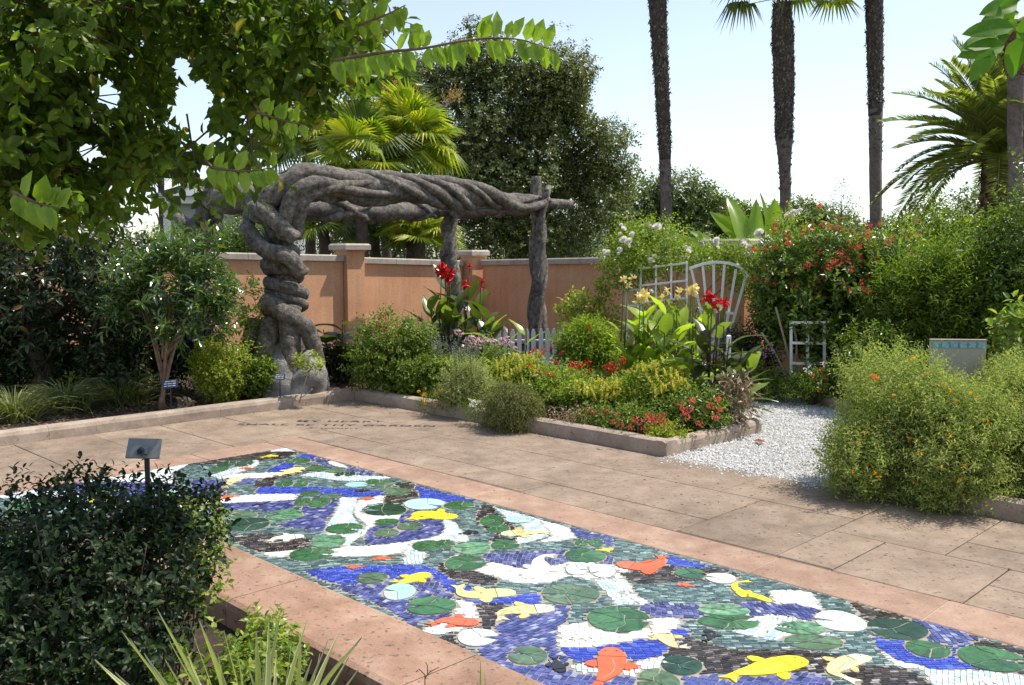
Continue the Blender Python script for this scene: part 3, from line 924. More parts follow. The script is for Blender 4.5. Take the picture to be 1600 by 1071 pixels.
# ------------------------------------------------------------------ mosaic
mosaic = structure('mosaic', mosaic_mb, M['grout'])
SCN = {4: (300, 680, 4.5714), 5: (600, 750, 4.5714), 6: (650, 880, 4.0), 7: (1000, 860, 4.5714), 8: (1250, 860, 4.5714), 3: (100, 800, 2.909)}
def cp(c, x, y):
    a, b, s = SCN[c]
    return a + x / s, b + y / s
REG = [
 (4,'L',[(560,110),(670,90),(750,120),(560,132)]),
 (4,'K',[(0,200),(200,150),(540,120),(750,120),(700,150),(640,170),(420,190),(0,215)]),
 (4,'B',[(500,275),(640,200),(760,150),(800,125),(900,160),(870,190),(760,205),(700,250),(620,275)]),
 (4,'P',[(880,155),(1400,300),(1330,312),(1110,280),(900,200)]),
 (4,'W',[(965,190),(1010,185),(1115,226),(1080,236),(990,210)]),
 (4,'L',[(110,290),(280,240),(430,180),(475,185),(460,218),(300,280),(200,303)]),
 (4,'W',[(180,300),(350,275),(700,265),(620,292),(450,310),(200,312)]),
 (4,'P',[(0,325),(400,308),(480,318),(440,350),(0,352)]),
 (4,'P',[(0,352),(150,340),(225,380),(235,430),(0,450)]),
 (4,'K',[(440,365),(480,320),(700,268),(880,208),(905,240),(700,292),(600,315),(570,372),(480,370)]),
 (4,'L',[(760,290),(900,262),(1100,282),(1390,295),(1380,312),(1100,328),(900,303)]),
 (4,'B',[(460,430),(470,378),(600,362),(850,368),(1362,398),(1366,432),(1080,442),(900,430),(760,428)]),
 (4,'W',[(100,470),(350,430),(680,418),(747,430),(742,455),(640,467),(300,487),(100,500)]),
 (4,'P',[(120,490),(640,468),(750,460),(740,500),(600,542),(400,532),(140,522)]),
 (4,'P',[(600,655),(700,600),(790,520),(800,458),(1052,462),(1020,540),(960,600),(945,684),(700,660)]),
 (4,'L',[(1055,440),(1200,448),(1190,480),(1140,560),(1200,640),(1220,700),(1120,790),(1100,810),(950,690),(990,600),(1035,530)]),
 (4,'W',[(1180,468),(1372,428),(1365,482),(1250,502),(1220,560),(1480,570),(1480,600),(1310,640),(1290,740),(1200,720),(1240,640),(1190,600),(1150,540)]),
 (4,'P',[(1225,720),(1300,655),(1600,640),(1620,740),(1420,770),(1260,792)]),
 (4,'W',[(480,830),(700,815),(1000,812),(1120,790),(1300,785),(1500,760),(1640,745),(1640,822),(1300,862),(1000,868),(700,872),(560,870)]),
 (4,'K',[(240,715),(520,703),(800,730),(835,800),(640,828),(480,832),(330,775)]),
 (4,'K',[(1372,432),(1600,418),(1600,460),(1480,492),(1370,482)]),
 (4,'K',[(1440,345),(1600,335),(1610,425),(1540,405)]),
 (5,'B',[(215,38),(300,60),(540,118),(650,150),(480,162),(290,142),(230,92)]),
 (5,'K',[(0,110),(220,68),(232,120),(100,182),(0,172)]),
 (5,'W',[(-20,252),(110,238),(132,260),(60,278),(-20,280)]),
 (5,'P',[(100,285),(140,240),(240,208),(300,200),(442,262),(422,362),(380,402),(250,442),(-20,462),(-20,400),(60,370)]),
 (5,'L',[(420,280),(500,298),(560,370),(610,420),(560,442),(300,452),(160,470),(260,430),(390,400),(430,360)]),
 (5,'W',[(-20,462),(160,440),(430,398),(500,422),(170,462),(125,502),(-20,522)]),
 (5,'L',[(140,490),(310,520),(270,602),(140,606)]),
 (5,'K',[(690,180),(790,188),(800,232),(900,300),(945,345),(830,395),(700,330),(655,282)]),
 (5,'L',[(795,198),(1050,260),(1100,280),(1195,340),(1195,392),(1000,452),(930,440),(1000,340),(860,260)]),
 (5,'W',[(1090,280),(1310,335),(1380,402),(1290,432),(1100,442),(1190,392)]),
 (5,'P',[(1310,330),(1640,410),(1640,480),(1380,412)]),
 (5,'K',[(790,400),(955,420),(900,442),(755,452)]),
 (5,'P',[(695,540),(800,520),(1280,500),(1290,540),(1330,590),(1200,602),(1000,632),(780,602)]),
 (5,'P',[(1500,545),(1640,540),(1640,620),(1520,600)]),
 (5,'W',[(440,575),(500,540),(560,528),(600,545)]),
 (5,'W',[(640,642),(760,590),(940,622),(1040,642),(1200,612),(1400,578),(1560,600),(1760,610),(1700,720),(1500,722),(1330,688),(1200,732),(1080,742),(930,732),(800,702)]),
 (5,'K',[(375,632),(430,588),(640,650),(810,702),(780,752),(620,742),(480,702)]),
 (5,'B',[(-20,610),(250,608),(380,640),(500,720),(620,762),(650,832),(550,835),(440,795),(330,725),(330,682),(-20,662)]),
 (5,'B',[(540,832),(700,830),(940,818),(1100,808),(1140,862),(1050,892),(820,892),(640,882)]),
 (5,'P',[(-250,700),(-20,662),(330,700),(440,790),(520,842),(500,960),(300,1000),(-50,880),(-300,760)]),
 (3,'P',[(1130,290),(1600,350),(1600,520),(1480,450),(1300,370)]),
 (3,'B',[(1080,270),(1300,245),(1600,250),(1600,300),(1480,310),(1300,330),(1180,310)]),
 (5,'W',[(480,850),(640,880),(665,960),(490,965)]),
 (6,'L',[(1110,100),(1290,95),(1370,190),(1280,182),(1230,220),(1180,180)]),
 (6,'L',[(1200,190),(1330,195),(1470,252),(1242,264)]),
 (6,'W',[(1290,180),(1372,188),(1475,255),(1400,262)]),
 (6,'K',[(1270,60),(1620,40),(1620,120),(1330,112)]),
 (6,'W',[(220,220),(380,258),(395,350),(300,412),(130,445),(40,410),(250,332)]),
 (6,'K',[(370,252),(560,258),(520,332),(470,422),(380,545),(130,470),(300,412),(400,372)]),
 (6,'P',[(560,290),(730,280),(860,300),(850,228),(965,240),(932,380),(888,402),(888,522),(950,560),(960,640),(1060,680),(1120,800),(780,790),(560,660),(380,560),(460,440),(540,350)]),
 (6,'W',[(888,385),(1130,368),(1300,400),(1420,400),(1480,350),(1620,338),(1620,455),(1440,472),(1200,522),(1000,527),(888,522)]),
 (6,'B',[(895,525),(1100,525),(1440,470),(1640,450),(1660,560),(1400,592),(1250,602),(1020,614),(935,570)]),
 (6,'P',[(1450,268),(1620,268),(1620,340),(1470,332)]),
 (6,'L',[(945,640),(1130,618),(1250,640),(1420,620),(1560,575),(1560,662),(1370,712),(1200,702),(1040,692)]),
 (6,'P',[(1060,690),(1380,710),(1400,800),(1050,800)]),
 (7,'B',[(165,25),(560,130),(380,130),(150,98)]),
 (7,'K',[(-40,110),(180,98),(250,120),(560,128),(705,172),(690,195),(480,212),(250,226),(-40,232)]),
 (7,'P',[(0,400),(120,368),(400,385),(700,368),(830,363),(1100,378),(1300,430),(1390,470),(1290,482),(1200,502),(1050,466),(760,472),(420,492),(200,482),(0,470)]),
 (7,'W',[(925,285),(1200,293),(1305,425),(1150,382),(950,375)]),
 (7,'W',[(60,480),(290,488),(290,540),(200,572),(60,562),(-60,540)]),
 (7,'L',[(780,478),(950,458),(1100,480),(1200,502),(1340,582),(1400,612),(1000,642),(830,622),(640,562)]),
 (7,'B',[(-40,640),(100,620),(220,570),(320,548),(370,590),(300,652),(200,742),(-40,790)]),
 (7,'K',[(150,755),(330,618),(650,702),(1240,718),(1620,820),(1620,975),(1300,882),(900,872),(450,882),(280,892),(440,800)]),
 (7,'L',[(-40,795),(160,748),(160,822),(-40,852)]),
 (7,'P',[(260,900),(600,880),(900,886),(1280,880),(1400,1100),(260,1100)]),
 (8,'W',[(-10,285),(90,308),(162,422),(60,402),(-10,392)]),
 (8,'P',[(-10,390),(150,430),(200,490),(-10,500)]),
 (8,'K',[(335,355),(600,430),(765,480),(500,502),(440,472)]),
 (8,'P',[(760,480),(1080,550),(1310,640),(1200,682),(940,652),(900,602),(850,552)]),
 (8,'B',[(485,590),(620,640),(760,650),(800,740),(940,770),(1060,762),(1100,682),(1300,640),(1320,682),(1150,722),(1360,862),(1000,862),(820,812),(680,772),(560,692)]),
 (8,'W',[(550,700),(700,782),(820,812),(960,852),(800,850),(690,830),(620,772)]),
 (8,'L',[(815,812),(1000,850),(1500,868),(1640,990),(980,990),(900,892)]),
 (8,'K',[(1300,638),(1640,720),(1640,885),(1500,842),(1560,782),(1440,702),(1200,682)]),
 (8,'K',[(440,822),(690,835),(800,860),(960,990),(600,990),(420,902)]),
]
PADS = [
 (4,760,183,90,20,'G'),(4,248,205,65,22,'D'),(4,372,203,62,23,'D'),(4,185,245,75,18,'G'),(4,1030,250,75,20,'S'),(4,1053,277,35,16,'D'),(4,1130,277,38,16,'D'),(4,900,240,90,18,'G'),
 (4,660,350,65,20,'G'),(4,778,352,52,22,'G'),(4,1175,353,82,18,'A'),(4,1290,332,50,18,'G'),(4,1375,352,70,26,'S'),(4,1470,405,100,28,'S'),(4,850,415,80,18,'G'),(4,1000,437,78,18,'S'),
 (4,790,478,58,26,'G'),(4,910,482,78,32,'G'),(4,1385,535,150,40,'D'),(4,400,637,158,47,'D'),(4,220,550,80,26,'S'),(4,660,570,130,38,'g'),
 (4,370,572,95,28,'S'),(4,1090,667,133,37,'G'),(4,970,760,130,45,'g'),(4,852,850,160,45,'G'),(4,1390,620,90,24,'G'),(4,1390,697,90,30,'S'),(4,1560,650,95,28,'S'),(4,165,415,55,20,'D'),
 (5,285,172,145,40,'A'),(5,540,180,110,30,'G'),(5,775,292,88,42,'G'),(5,815,345,85,32,'G'),(5,960,283,95,24,'A'),(5,310,470,110,38,'G'),(5,430,460,80,32,'G'),
 (5,630,488,138,45,'g'),(5,868,462,105,32,'G'),(5,580,592,150,54,'G'),(5,1412,447,50,26,'G'),(5,1515,447,55,30,'G'),(5,1435,540,150,50,'G'),(5,1375,640,80,40,'I'),(5,1560,650,95,48,'I'),
 (5,1330,815,210,72,'S'),(5,110,797,115,60,'A'),(5,335,898,180,66,'G'),
 (6,1265,350,198,80,'G'),(6,382,463,128,55,'I'),(6,700,575,125,60,'S'),
 (7,360,165,112,38,'G'),(7,577,200,110,38,'I'),(7,600,425,185,42,'g'),(7,635,508,220,55,'G'),(7,1150,555,180,46,'g'),(7,1240,655,210,55,'S'),(7,298,820,148,70,'D'),(7,130,935,155,88,'S'),(7,1430,505,178,76,'I'),
 (8,700,560,208,78,'D'),(8,915,705,152,64,'G'),(8,1370,775,230,95,'G'),
 (3,1400,300,72,26,'S'),
]
for (px, py, rx, ry, cc_) in ((40,790,26,7,'g'),(110,800,24,8,'A'),(75,830,26,9,'G'),(160,770,22,7,'g'),(20,850,24,9,'A'),(150,830,24,9,'G'),(205,790,20,7,'D'),(255,770,18,6,'A')):
    PADS.append((0, px, py, rx, ry, cc_))
SCN[0] = (0, 0, 1.0)
# koi: spine head -> tail, half width (in picture units), colour
KOI = [
 (4,[(615,152),(560,150),(490,160)],32,'Y'),(4,[(335,240),(400,236),(445,240)],18,'O'),(4,[(800,235),(740,245),(680,270),(600,292)],22,'y'),(4,[(405,300),(340,310),(280,335),(235,378)],24,'Z'),
 (4,[(200,455),(260,440),(345,436)],16,'O'),(4,[(430,503),(480,495),(525,492)],13,'K'),(4,[(1165,403),(1220,400),(1275,400)],11,'K'),(4,[(1305,455),(1250,455),(1180,460)],17,'O'),
 (4,[(800,722),(700,730),(600,738),(550,764)],22,'C'),(4,[(1285,892),(1360,880),(1450,878)],24,'O'),
 (5,[(522,257),(430,262),(320,245),(250,245),(195,290)],30,'Y'),(5,[(675,378),(610,375),(535,388)],15,'K'),(5,[(838,392),(950,380),(1080,375),(1190,382)],26,'Z'),(5,[(1010,705),(1080,665),(1120,625),(1105,580),(1140,545),(1222,546)],48,'C'),
 (5,[(332,672),(250,690),(150,730),(50,722)],30,'Y'),(5,[(940,808),(800,810),(660,822),(560,810),(525,750)],40,'y'),(5,[(1215,918),(1080,925),(920,935),(835,960),(850,1010)],44,'Z'),
 (6,[(392,378),(290,368),(180,360),(75,392)],30,'O'),(6,[(915,685),(885,640),(865,590)],42,'K'),(6,[(1215,530),(1225,600),(1205,680),(1150,740),(1120,790)],86,'O'),(6,[(1120,462),(1060,455),(970,482)],22,'C'),
 (7,[(120,555),(160,600),(210,660),(260,690),(350,690)],50,'Z'),(7,[(462,568),(505,595),(500,630),(460,652)],34,'K'),(7,[(935,372),(850,335),(750,310),(680,270),(690,235),(790,222)],42,'Y'),(7,[(265,250),(320,248),(400,262)],26,'O'),
 (7,[(1190,785),(1080,800),(950,830),(820,860),(690,885),(620,930)],66,'Y'),
 (8,[(500,765),(400,780),(290,820),(240,870),(320,910),(420,950)],62,'Z'),(8,[(1330,905),(1340,940),(1370,985)],42,'C'),
 (0,[(958,858),(945,860),(930,860)],4.5,'Y'),(0,[(965,880),(985,884),(1010,886),(1030,880),(1034,868)],8,'O'),
 (3,[(1280,250),(1320,252),(1370,250)],16,'O'),
 (0,[(60,785),(85,782),(110,778)],6,'O'),(0,[(20,833),(45,832),(70,829)],6,'Y'),(0,[(140,787),(160,780),(180,775)],5,'Y'),
]
RES = .006
U0, V0 = 0.0, 0.0
NU, NV = int(8.2 / RES), int(7.0 / RES)
LAB = np.zeros((NU, NV), np.uint8)     # 0 = outside / taken
CODE = {'W': 1, 'B': 2, 'P': 3, 'T': 4, 'K': 5, 'L': 6}
uu, vv = np.meshgrid((np.arange(NU) + .5) * RES, (np.arange(NV) + .5) * RES, indexing='ij')
inm = (vv < 2.0) | (uu < 1.5)
# untraced stretches (behind the planter shrub, beyond the frame) get wavy bands of their own
band = np.floor(((uu * .75 + vv * .55 + .16 * np.sin(3.1 * vv) + .12 * np.sin(4.3 * uu + 1)) * 3.1)).astype(int) % 7
LAB[:] = np.array([4, 2, 1, 3, 6, 4, 5], np.uint8)[band]
TR = (uu > 0) & (vv < 2.0) & (uu < 6.0)
# traced zone defaults to teal
pixzone = np.array([W(-.1, -.1)[:2], G(1640, 1015)[:2], G(1640, 1090)[:2], G(860, 1090)[:2], G(330, 850)[:2], G(290, 800)[:2], G(270, 740)[:2], W(-.1, .8)[:2]])
zz = UVp(pixzone)
def paint(poly_uv, code, cond=None):
    a0, a1 = poly_uv[:, 0].min(), poly_uv[:, 0].max(); b0, b1 = poly_uv[:, 1].min(), poly_uv[:, 1].max()
    i0, i1 = max(0, int(a0 / RES)), min(NU, int(a1 / RES) + 2)
    j0, j1 = max(0, int(b0 / RES)), min(NV, int(b1 / RES) + 2)
    if i1 <= i0 or j1 <= j0: return
    U, V_ = uu[i0:i1, j0:j1], vv[i0:i1, j0:j1]
    m = inside(poly_uv, np.stack((U.ravel(), V_.ravel()), -1)).reshape(U.shape)
    LAB[i0:i1, j0:j1][m] = code
paint(zz, 4)
for c_, k_, pl in REG:
    q = np.array([UV(*cp(c_, x, y)) for x, y in pl])
    # soften the traced corners
    q = catmull(np.vstack([q, q[:1]]), 4)[:-1] if len(q) > 4 else q
    paint(q[:, :2] if q.shape[1] > 2 else q, CODE[k_])
LAB[~inm] = 0

def shrink(poly, d):
    """inset a roughly convex polygon"""
    poly = np.asarray(poly, float)
    c = poly.mean(0)
    r = np.linalg.norm(poly - c, axis=1, keepdims=True)
    return c + (poly - c) * np.maximum(0.2, 1 - d / np.maximum(r, 1e-6))

def glass_piece(name, poly, mat, parent, z0=-.003, z1=.0012):
    mb = MB(); mb.prism(poly, z0, z1)
    return part(name, mb, mat, parent)

def offset_uv_paint(poly_xy, grow):
    q = UVp(poly_xy)
    c = q.mean(0)
    r = np.linalg.norm(q - c, axis=1, keepdims=True)
    paint(c + (q - c) * (1 + grow / r), 0)

PADLAB = {'G': None}
mrng = np.random.default_rng(3)
for c_, x, y, rx, ry, k_ in PADS:
    px, py = cp(c_, x, y); s = SCN[c_][2]
    q = G(px, py)
    a = np.linalg.norm(G(px + rx / s, py) - G(px - rx / s, py)) / 2
    b = abs(G(px, py - ry / s)[1] - G(px, py + ry / s)[1]) / 2
    uv = UVp(q)
    if not (uv[0] > 0.0 and uv[1] > 0): continue
    k = mrng.uniform(-.5, .5) + (math.pi if mrng.random() < .5 else 0)       # notch direction
    npc = 3 if max(a, b) < .14 else int(mrng.integers(4, 6))
    nt_ = mrng.uniform(.22, .5)
    th = np.linspace(k + nt_ / 2, k + 2 * math.pi - nt_ / 2, 37)
    wob = 1 + .03 * np.sin(3 * th + mrng.uniform(0, 6))
    rim = np.stack((q[0] + a * np.cos(th) * wob, q[1] + b * np.sin(th) * wob), -1)
    ctr = q[:2] + np.array((a * .18 * math.cos(k), b * .18 * math.sin(k)))
    outline = np.vstack([rim, ctr])
    offset_uv_paint(outline, .004)
    base = MB(); base.prism(shrink(outline, .001), -.003, -.0008)
    pad = part('lily_pad', base, M['grout'], mosaic)
    cuts = np.linspace(0, 36, npc + 1).round().astype(int)
    cuts[1:-1] += mrng.integers(-2, 3, npc - 1)
    bends = [mrng.uniform(-.14, .14) for _ in range(npc + 1)]
    def vein(i):
        e = rim[cuts[i]]; d = e - ctr; pn = np.array((-d[1], d[0]))
        bb = bends[i] if 0 < i < npc else 0.02
        return [ctr + d * t + pn * bb * math.sin(t * math.pi * 1.6) for t in (.33, .66)]
    zp = .0010 + mrng.uniform(0, .0012)
    for i in range(npc):
        va, vb = vein(i), vein(i + 1)
        poly = np.array([ctr] + va + list(rim[cuts[i]:cuts[i + 1] + 1]) + vb[::-1])
        # inset by moving along edge normals
        e = np.roll(poly, -1, 0) - np.roll(poly, 1, 0)
        nn = np.stack((-e[:, 1], e[:, 0]), -1); nn /= np.maximum(np.linalg.norm(nn, axis=1, keepdims=True), 1e-9)
        glass_piece('glass_piece', poly + nn * .0032, PADM[k_], pad, z1=zp)

def koi(spine, hw, mat):
    zf = .0026 + mrng.uniform(0, .0008)
    P = catmull(spine, 6)
    P = P[:, :2]
    n = len(P)
    Ln = np.concatenate(([0], np.cumsum(np.linalg.norm(np.diff(P, axis=0), axis=1))))
    s = Ln / Ln[-1]; Lt = Ln[-1]
    T = nrm(np.gradient(P, axis=0)); Nn = np.stack((-T[:, 1], T[:, 0]), -1)
    hw = min(hw * .84, Lt * .19)
    prof = np.interp(s, [0, .04, .12, .3, .5, .7, .82, .9, 1.0], [.25, .6, .85, 1.0, .85, .5, .25, .32, .62])
    A = P + Nn * (prof * hw)[:, None]; B_ = P - Nn * (prof * hw)[:, None]
    allp = np.vstack([A, B_[::-1]])
    q = np.array([UVp(p) for p in allp])
    paint(q, 0)
    bodies = []
    h = int(np.searchsorted(s, .22)); tl = int(np.searchsorted(s, .8))
    g = .0025
    body = MB(); body.prism(np.vstack([A[h:tl + 1] * 1, B_[h:tl + 1][::-1]]), -.003, zf)
    fish = part('koi', body, mat, mosaic)
    hd = np.vstack([A[:h + 1], B_[:h + 1][::-1]])
    hd[[h, h + 1]] -= T[h] * g * 2
    glass_piece('head', hd, mat, fish, z1=zf)
    tail = np.vstack([A[tl:], (P[-1] - T[-1] * hw * .35)[None], B_[tl:][::-1]])
    tail[0] += T[tl] * g * 2; tail[-1] += T[tl] * g * 2
    glass_piece('tail', tail, mat, fish, z1=zf)
    fi = int(np.searchsorted(s, .32)); f2 = int(np.searchsorted(s, .44))
    for sg, ed in ((1, A), (-1, B_)):
        o_ = Nn[fi] * sg
        p0, p1 = ed[fi] + o_ * g * 1.5, ed[f2] + o_ * g * 1.5
        back = T[fi]
        L_ = hw * .82
        poly = np.array([p0, p0 + o_ * L_ * .55 + back * L_ * .22, p0 + o_ * L_ * .9 + back * L_ * .62, p0 + o_ * L_ * .92 + back * L_ * .98, p0 + o_ * L_ * .66 + back * L_ * 1.12, p1 + o_ * L_ * .2 + back * L_ * .25, p1])
        paint(UVp(poly), 0)
        glass_piece('fin', poly, mat, fish, z1=zf - .0003)
    # eyes and the leaded line along the back
    if hw > .03:
        for sg in (1, -1):
            c0 = P[0] + T[0] * (Lt * .09) + Nn[0] * sg * hw * .38
            r = hw * .07
            pe = np.array([c0 + r * np.array((math.cos(t), math.sin(t))) for t in np.linspace(0, 6.28, 9)[:-1]])
            glass_piece('eye', pe, KOIM['K'] if mat is not KOIM['K'] else GL['W'], fish, z0=.001, z1=zf + .0006)
        ln = P[h + 1:tl - 1]; lnN = Nn[h + 1:tl - 1]
        wv = hw * .28 * np.sin(np.linspace(0, math.pi, len(ln)))[:, None]
        c0 = ln + lnN * wv
        poly = np.vstack([c0 + lnN * .0018, (c0 - lnN * .0018)[::-1]])
        glass_piece('back_line', poly, M['grout'], fish, z0=.001, z1=zf + .0004)
for c_, sp, hw, k_ in KOI:
    s = SCN[c_][2]
    pts = [cp(c_, x, y) for x, y in sp]
    W3 = np.array([G(*p) for p in pts])
    m_ = pts[len(pts) // 2]
    d = W3[-1] - W3[0]
    horiz = abs(d[0]) / (np.linalg.norm(d) + 1e-9)
    hx = np.linalg.norm(G(m_[0] + hw / s, m_[1]) - G(*m_))
    hy = abs(G(m_[0], m_[1] - hw / s)[1] - G(m_[0], m_[1] + hw / s)[1]) / 2
    koi(W3, hy * horiz + hx * (1 - horiz), KOIM[k_])

# tesserae: courses of small glass tiles following warped grids, one flow for each colour
def lab_at(P):
    q = UVp(P)
    i = (q[:, 0] / RES).astype(int); j = (q[:, 1] / RES).astype(int)
    ok = (q[:, 0] >= 0) & (q[:, 1] >= 0) & (i < NU) & (j < NV)
    out = np.zeros(len(P), np.uint8)
    out[ok] = LAB[i[ok], j[ok]]
    return out
FLOW = {  # angle of the courses, tile length, course height, wave amplitude, wave number
    'W': (0.10, .050, .030, .05, 3.0), 'B': (.0, .046, .025, .07, 2.7), 'P': (1.25, .042, .030, .10, 3.6),
    'T': (-.05, .046, .022, .08, 2.9), 'K': (.12, .044, .020, .06, 3.1), 'L': (1.35, .046, .026, .12, 3.8)}
allT = []
for k_, (ang, tl, th_, amp, wn) in FLOW.items():
    tl *= .86; th_ *= .88
    ca, sa = math.cos(ang), math.sin(ang)
    na, nb = int(13 / tl), int(13 / th_)
    I, J = np.meshgrid(np.arange(-na // 2, na // 2), np.arange(-nb // 2, nb // 2), indexing='ij')
    I = I.ravel(); J = J.ravel()
    def warp(a, b):
        b2 = b + amp * np.sin(wn * a + .6 * np.sin(1.7 * b)) + amp * .5 * np.sin(1.3 * wn * a + 2 + b)
        a2 = a + .03 * np.sin(2.2 * b)
        x = ca * a2 - sa * b2; y = sa * a2 + ca * b2
        return np.stack((x + -1.0, y + 5.2), -1)
    joff = np.mod(np.sin(J * 12.9898) * 43758.5453, 1.0)
    a0 = (I + joff) * tl; b0 = J * th_
    ctr = warp(a0 + tl / 2, b0 + th_ / 2)
    L0 = lab_at(ctr)
    dy = ctr[:, 1]
    keep = (L0 == CODE[k_]) & (dy > 2.6) & (np.abs(ctr[:, 0]) < dy * .60 + .5)
    a0, b0, ctr = a0[keep], b0[keep], ctr[keep]
    g = .0014 if k_ == 'W' else .0018
    ja = R.uniform(-.0018, .0018, (len(a0), 4)); jb = R.uniform(-.0012, .0012, (len(a0), 4))
    shortn = R.uniform(0, .22, len(a0)) * tl * (R.random(len(a0)) < .3)
    C4 = [warp(a0 + g + ja[:, 0], b0 + g + jb[:, 0]), warp(a0 + tl - g + ja[:, 1] - shortn * 0, b0 + g + jb[:, 1]),
          warp(a0 + tl - g + ja[:, 2], b0 + th_ - g + jb[:, 2]), warp(a0 + g + ja[:, 3], b0 + th_ - g + jb[:, 3])]
    C4 = np.stack(C4, 1)
    for c in range(4):          # cut tiles to the edge of their colour
        for _ in range(8):
            bad = lab_at(C4[:, c]) != CODE[k_]
            C4[bad, c] += (ctr[bad] - C4[bad, c]) * .17
    ar = np.abs((C4[:, 2, 0] - C4[:, 0, 0]) * (C4[:, 3, 1] - C4[:, 1, 1]) - (C4[:, 3, 0] - C4[:, 1, 0]) * (C4[:, 2, 1] - C4[:, 0, 1])) / 2
    C4 = C4[ar > 2.2e-5]
    allT.append((k_, C4))
print('tiles', {k: len(v) for k, v in allT})
# those that show largest are separate tiles, the rest of each colour is one piece
cd = np.concatenate([c.mean(1) for _, c in allT])
kk = np.concatenate([[i] * len(c) for i, (_, c) in enumerate(allT)])
vis = np.abs(cd[:, 0]) < cd[:, 1] * .548
dist = np.where(vis & (cd[:, 1] > 3.42), np.hypot(cd[:, 0] - .6, cd[:, 1] - 0), 99)
near = set(np.argsort(dist)[:280].tolist())
off = 0
for i, (k_, C4) in enumerate(allT):
    n = len(C4)
    # counter-clockwise top, four sides
    ztop = .0 + R.uniform(-.0006, .0006, (n, 1)) + R.normal(size=(n, 4)) * .00025
    top = np.concatenate((C4, ztop[..., None]), -1)
    bot = np.concatenate((C4, np.full((n, 4, 1), -.0036)), -1)
    V = np.concatenate((top, bot), 1)
    nearm = np.array([(off + j) in near for j in range(n)])
    fs = np.array([(0, 1, 2, 3), (4, 5, 1, 0), (5, 6, 2, 1), (6, 7, 3, 2), (7, 4, 0, 3)])
    Vr = V[~nearm]
    Fq = (np.arange(len(Vr)) * 8)[:, None, None] + fs[None]
    if len(Vr):
        o = link('tesserae', mk('tesserae', Vr.reshape(-1, 3), Fq.reshape(-1, 4)), GL[k_], mosaic)
        o['kind'] = 'stuff'
    for q in V[nearm]:
        o = link('tile', mk('tile', q, fs), GL[k_], mosaic)
    off += n
# ------------------------------------------------------------------ garden wall
def wall_run(name, label, p, q, z0, z1, thick, caplen, lab_group='orange garden wall sections'):
    """p, q: ground points of the face seen from the garden; z0, z1: top of the cap at either end"""
    p = np.array(p[:2]); q = np.array(q[:2])
    d = (q - p) / np.linalg.norm(q - p); nn = np.array((-d[1], d[0]))
    if nn[1] < 0: nn = -nn
    t = thing(name, label, 'wall', (*((p + q) / 2), 0), lab_group)
    ch = .11
    mb = MB()
    V = []
    for (a, z) in ((p, z0), (q, z1)):
        for off, zz in ((0, -.1), (thick, -.1), (thick, z - ch), (0, z - ch)):
            V.append((*(a + nn * off), zz))
    mb.add(V, [(0, 4, 7, 3), (1, 2, 6, 5), (3, 7, 6, 2), (0, 3, 2, 1), (4, 5, 6, 7)])
    part('stucco_face', mb, M['stucco'], t)
    L = np.linalg.norm(q - p); n = max(1, int(round(L / caplen)))
    cuts = np.linspace(0, L, n + 1)
    for a, b in zip(cuts[:-1], cuts[1:]):
        a += .004; b -= .004
        V = []
        for s in (a, b):
            zt = z0 + (z1 - z0) * s / L + .003 * math.sin(s * 7)
            c = p + d * s
            for off, zz in ((-.06, zt - ch + .002), (-.06, zt - .02), (-.04, zt), (thick + .04, zt), (thick + .06, zt - .02), (thick + .06, zt - ch + .002)):
                V.append((*(c + nn * off), zz))
        Fs = [(i, i + 6, i + 7, i + 1) for i in range(5)] + [(5, 11, 6, 0), (0, 1, 2, 3, 4, 5), (11, 10, 9, 8, 7, 6)]
        mb = MB(); mb.add(V, Fs)
        part('cap_stone', mb, M['cap'], t)
    return t

def pilaster(label, c, rot, wdt, ztop, capw):
    t = thing('wall_pier', label, 'pier', (c[0], c[1], 0), 'piers of the garden wall')
    part('shaft', MB().box((c[0], c[1], (ztop - .14) / 2 - .05), (wdt, wdt, ztop - .14 + .1), rot), M['stucco'], t)
    part('neck', MB().box((c[0], c[1], ztop - .125), (wdt + .07, wdt + .07, .03), rot, .01), M['stucco'], t)
    part('pier_cap', MB().box((c[0], c[1], ztop - .055), (capw, capw, .11), rot, .03), M['cap'], t)
    return t

def zt(px, py, D): return at(px, py, D)[2]
wL0 = G(-120, 604); wP1 = G(527, 550); wC = G(722, 533)
fr = lambda p: p
D1 = wP1[1]
zA = zt(-120, 384, wL0[1]); zB = zt(527, 399, D1); zC = zt(700, 407, wC[1])
dLn = nrm(wC - wL0); rotL = math.atan2(dLn[1], dLn[0])
pw = .46
wall_run('garden_wall', 'orange stucco wall behind the shady left bed, left of the first pier', wL0, wP1 + dLn * .15, zA, zB, .2, .95)
pil1 = wP1 + dLn * (.23 + .05) + np.array((0, .10, 0))
pilaster('orange wall pier just right of the thick twisted trunk', pil1, rotL, .37, zt(545, 381, pil1[1]), .54)
wall_run('garden_wall', 'orange stucco wall between the two piers behind the dark red cannas', wP1 + dLn * .46, wC, zt(562, 402, wP1[1]), zC, .2, .95)
wR1 = G(1108, 573); wR2 = G(1192, 583); wR3 = G(1700, 634)
pil2 = wC + np.array((.22, .12, 0))
pilaster('orange wall pier at the far corner, behind the rear twisted post', pil2, rotL, .34, zt(735, 391, pil2[1]), .48)
wall_run('garden_wall', 'orange stucco wall behind the white picket fence and slim right post', wC + np.array((.42, -.02, 0)), wR1, zt(745, 406, wC[1]), zt(1108, 399, wR1[1]), .2, .95)
dRn = nrm(wR3 - wC); rotR = math.atan2(dRn[1], dRn[0])
pil3 = (wR1 + wR2) / 2 + np.array((.05, .12, 0))
pilaster('orange wall pier behind the white climbing rose and banana leaves', pil3, rotR, .6, zt(1150, 374, pil3[1]), .84)
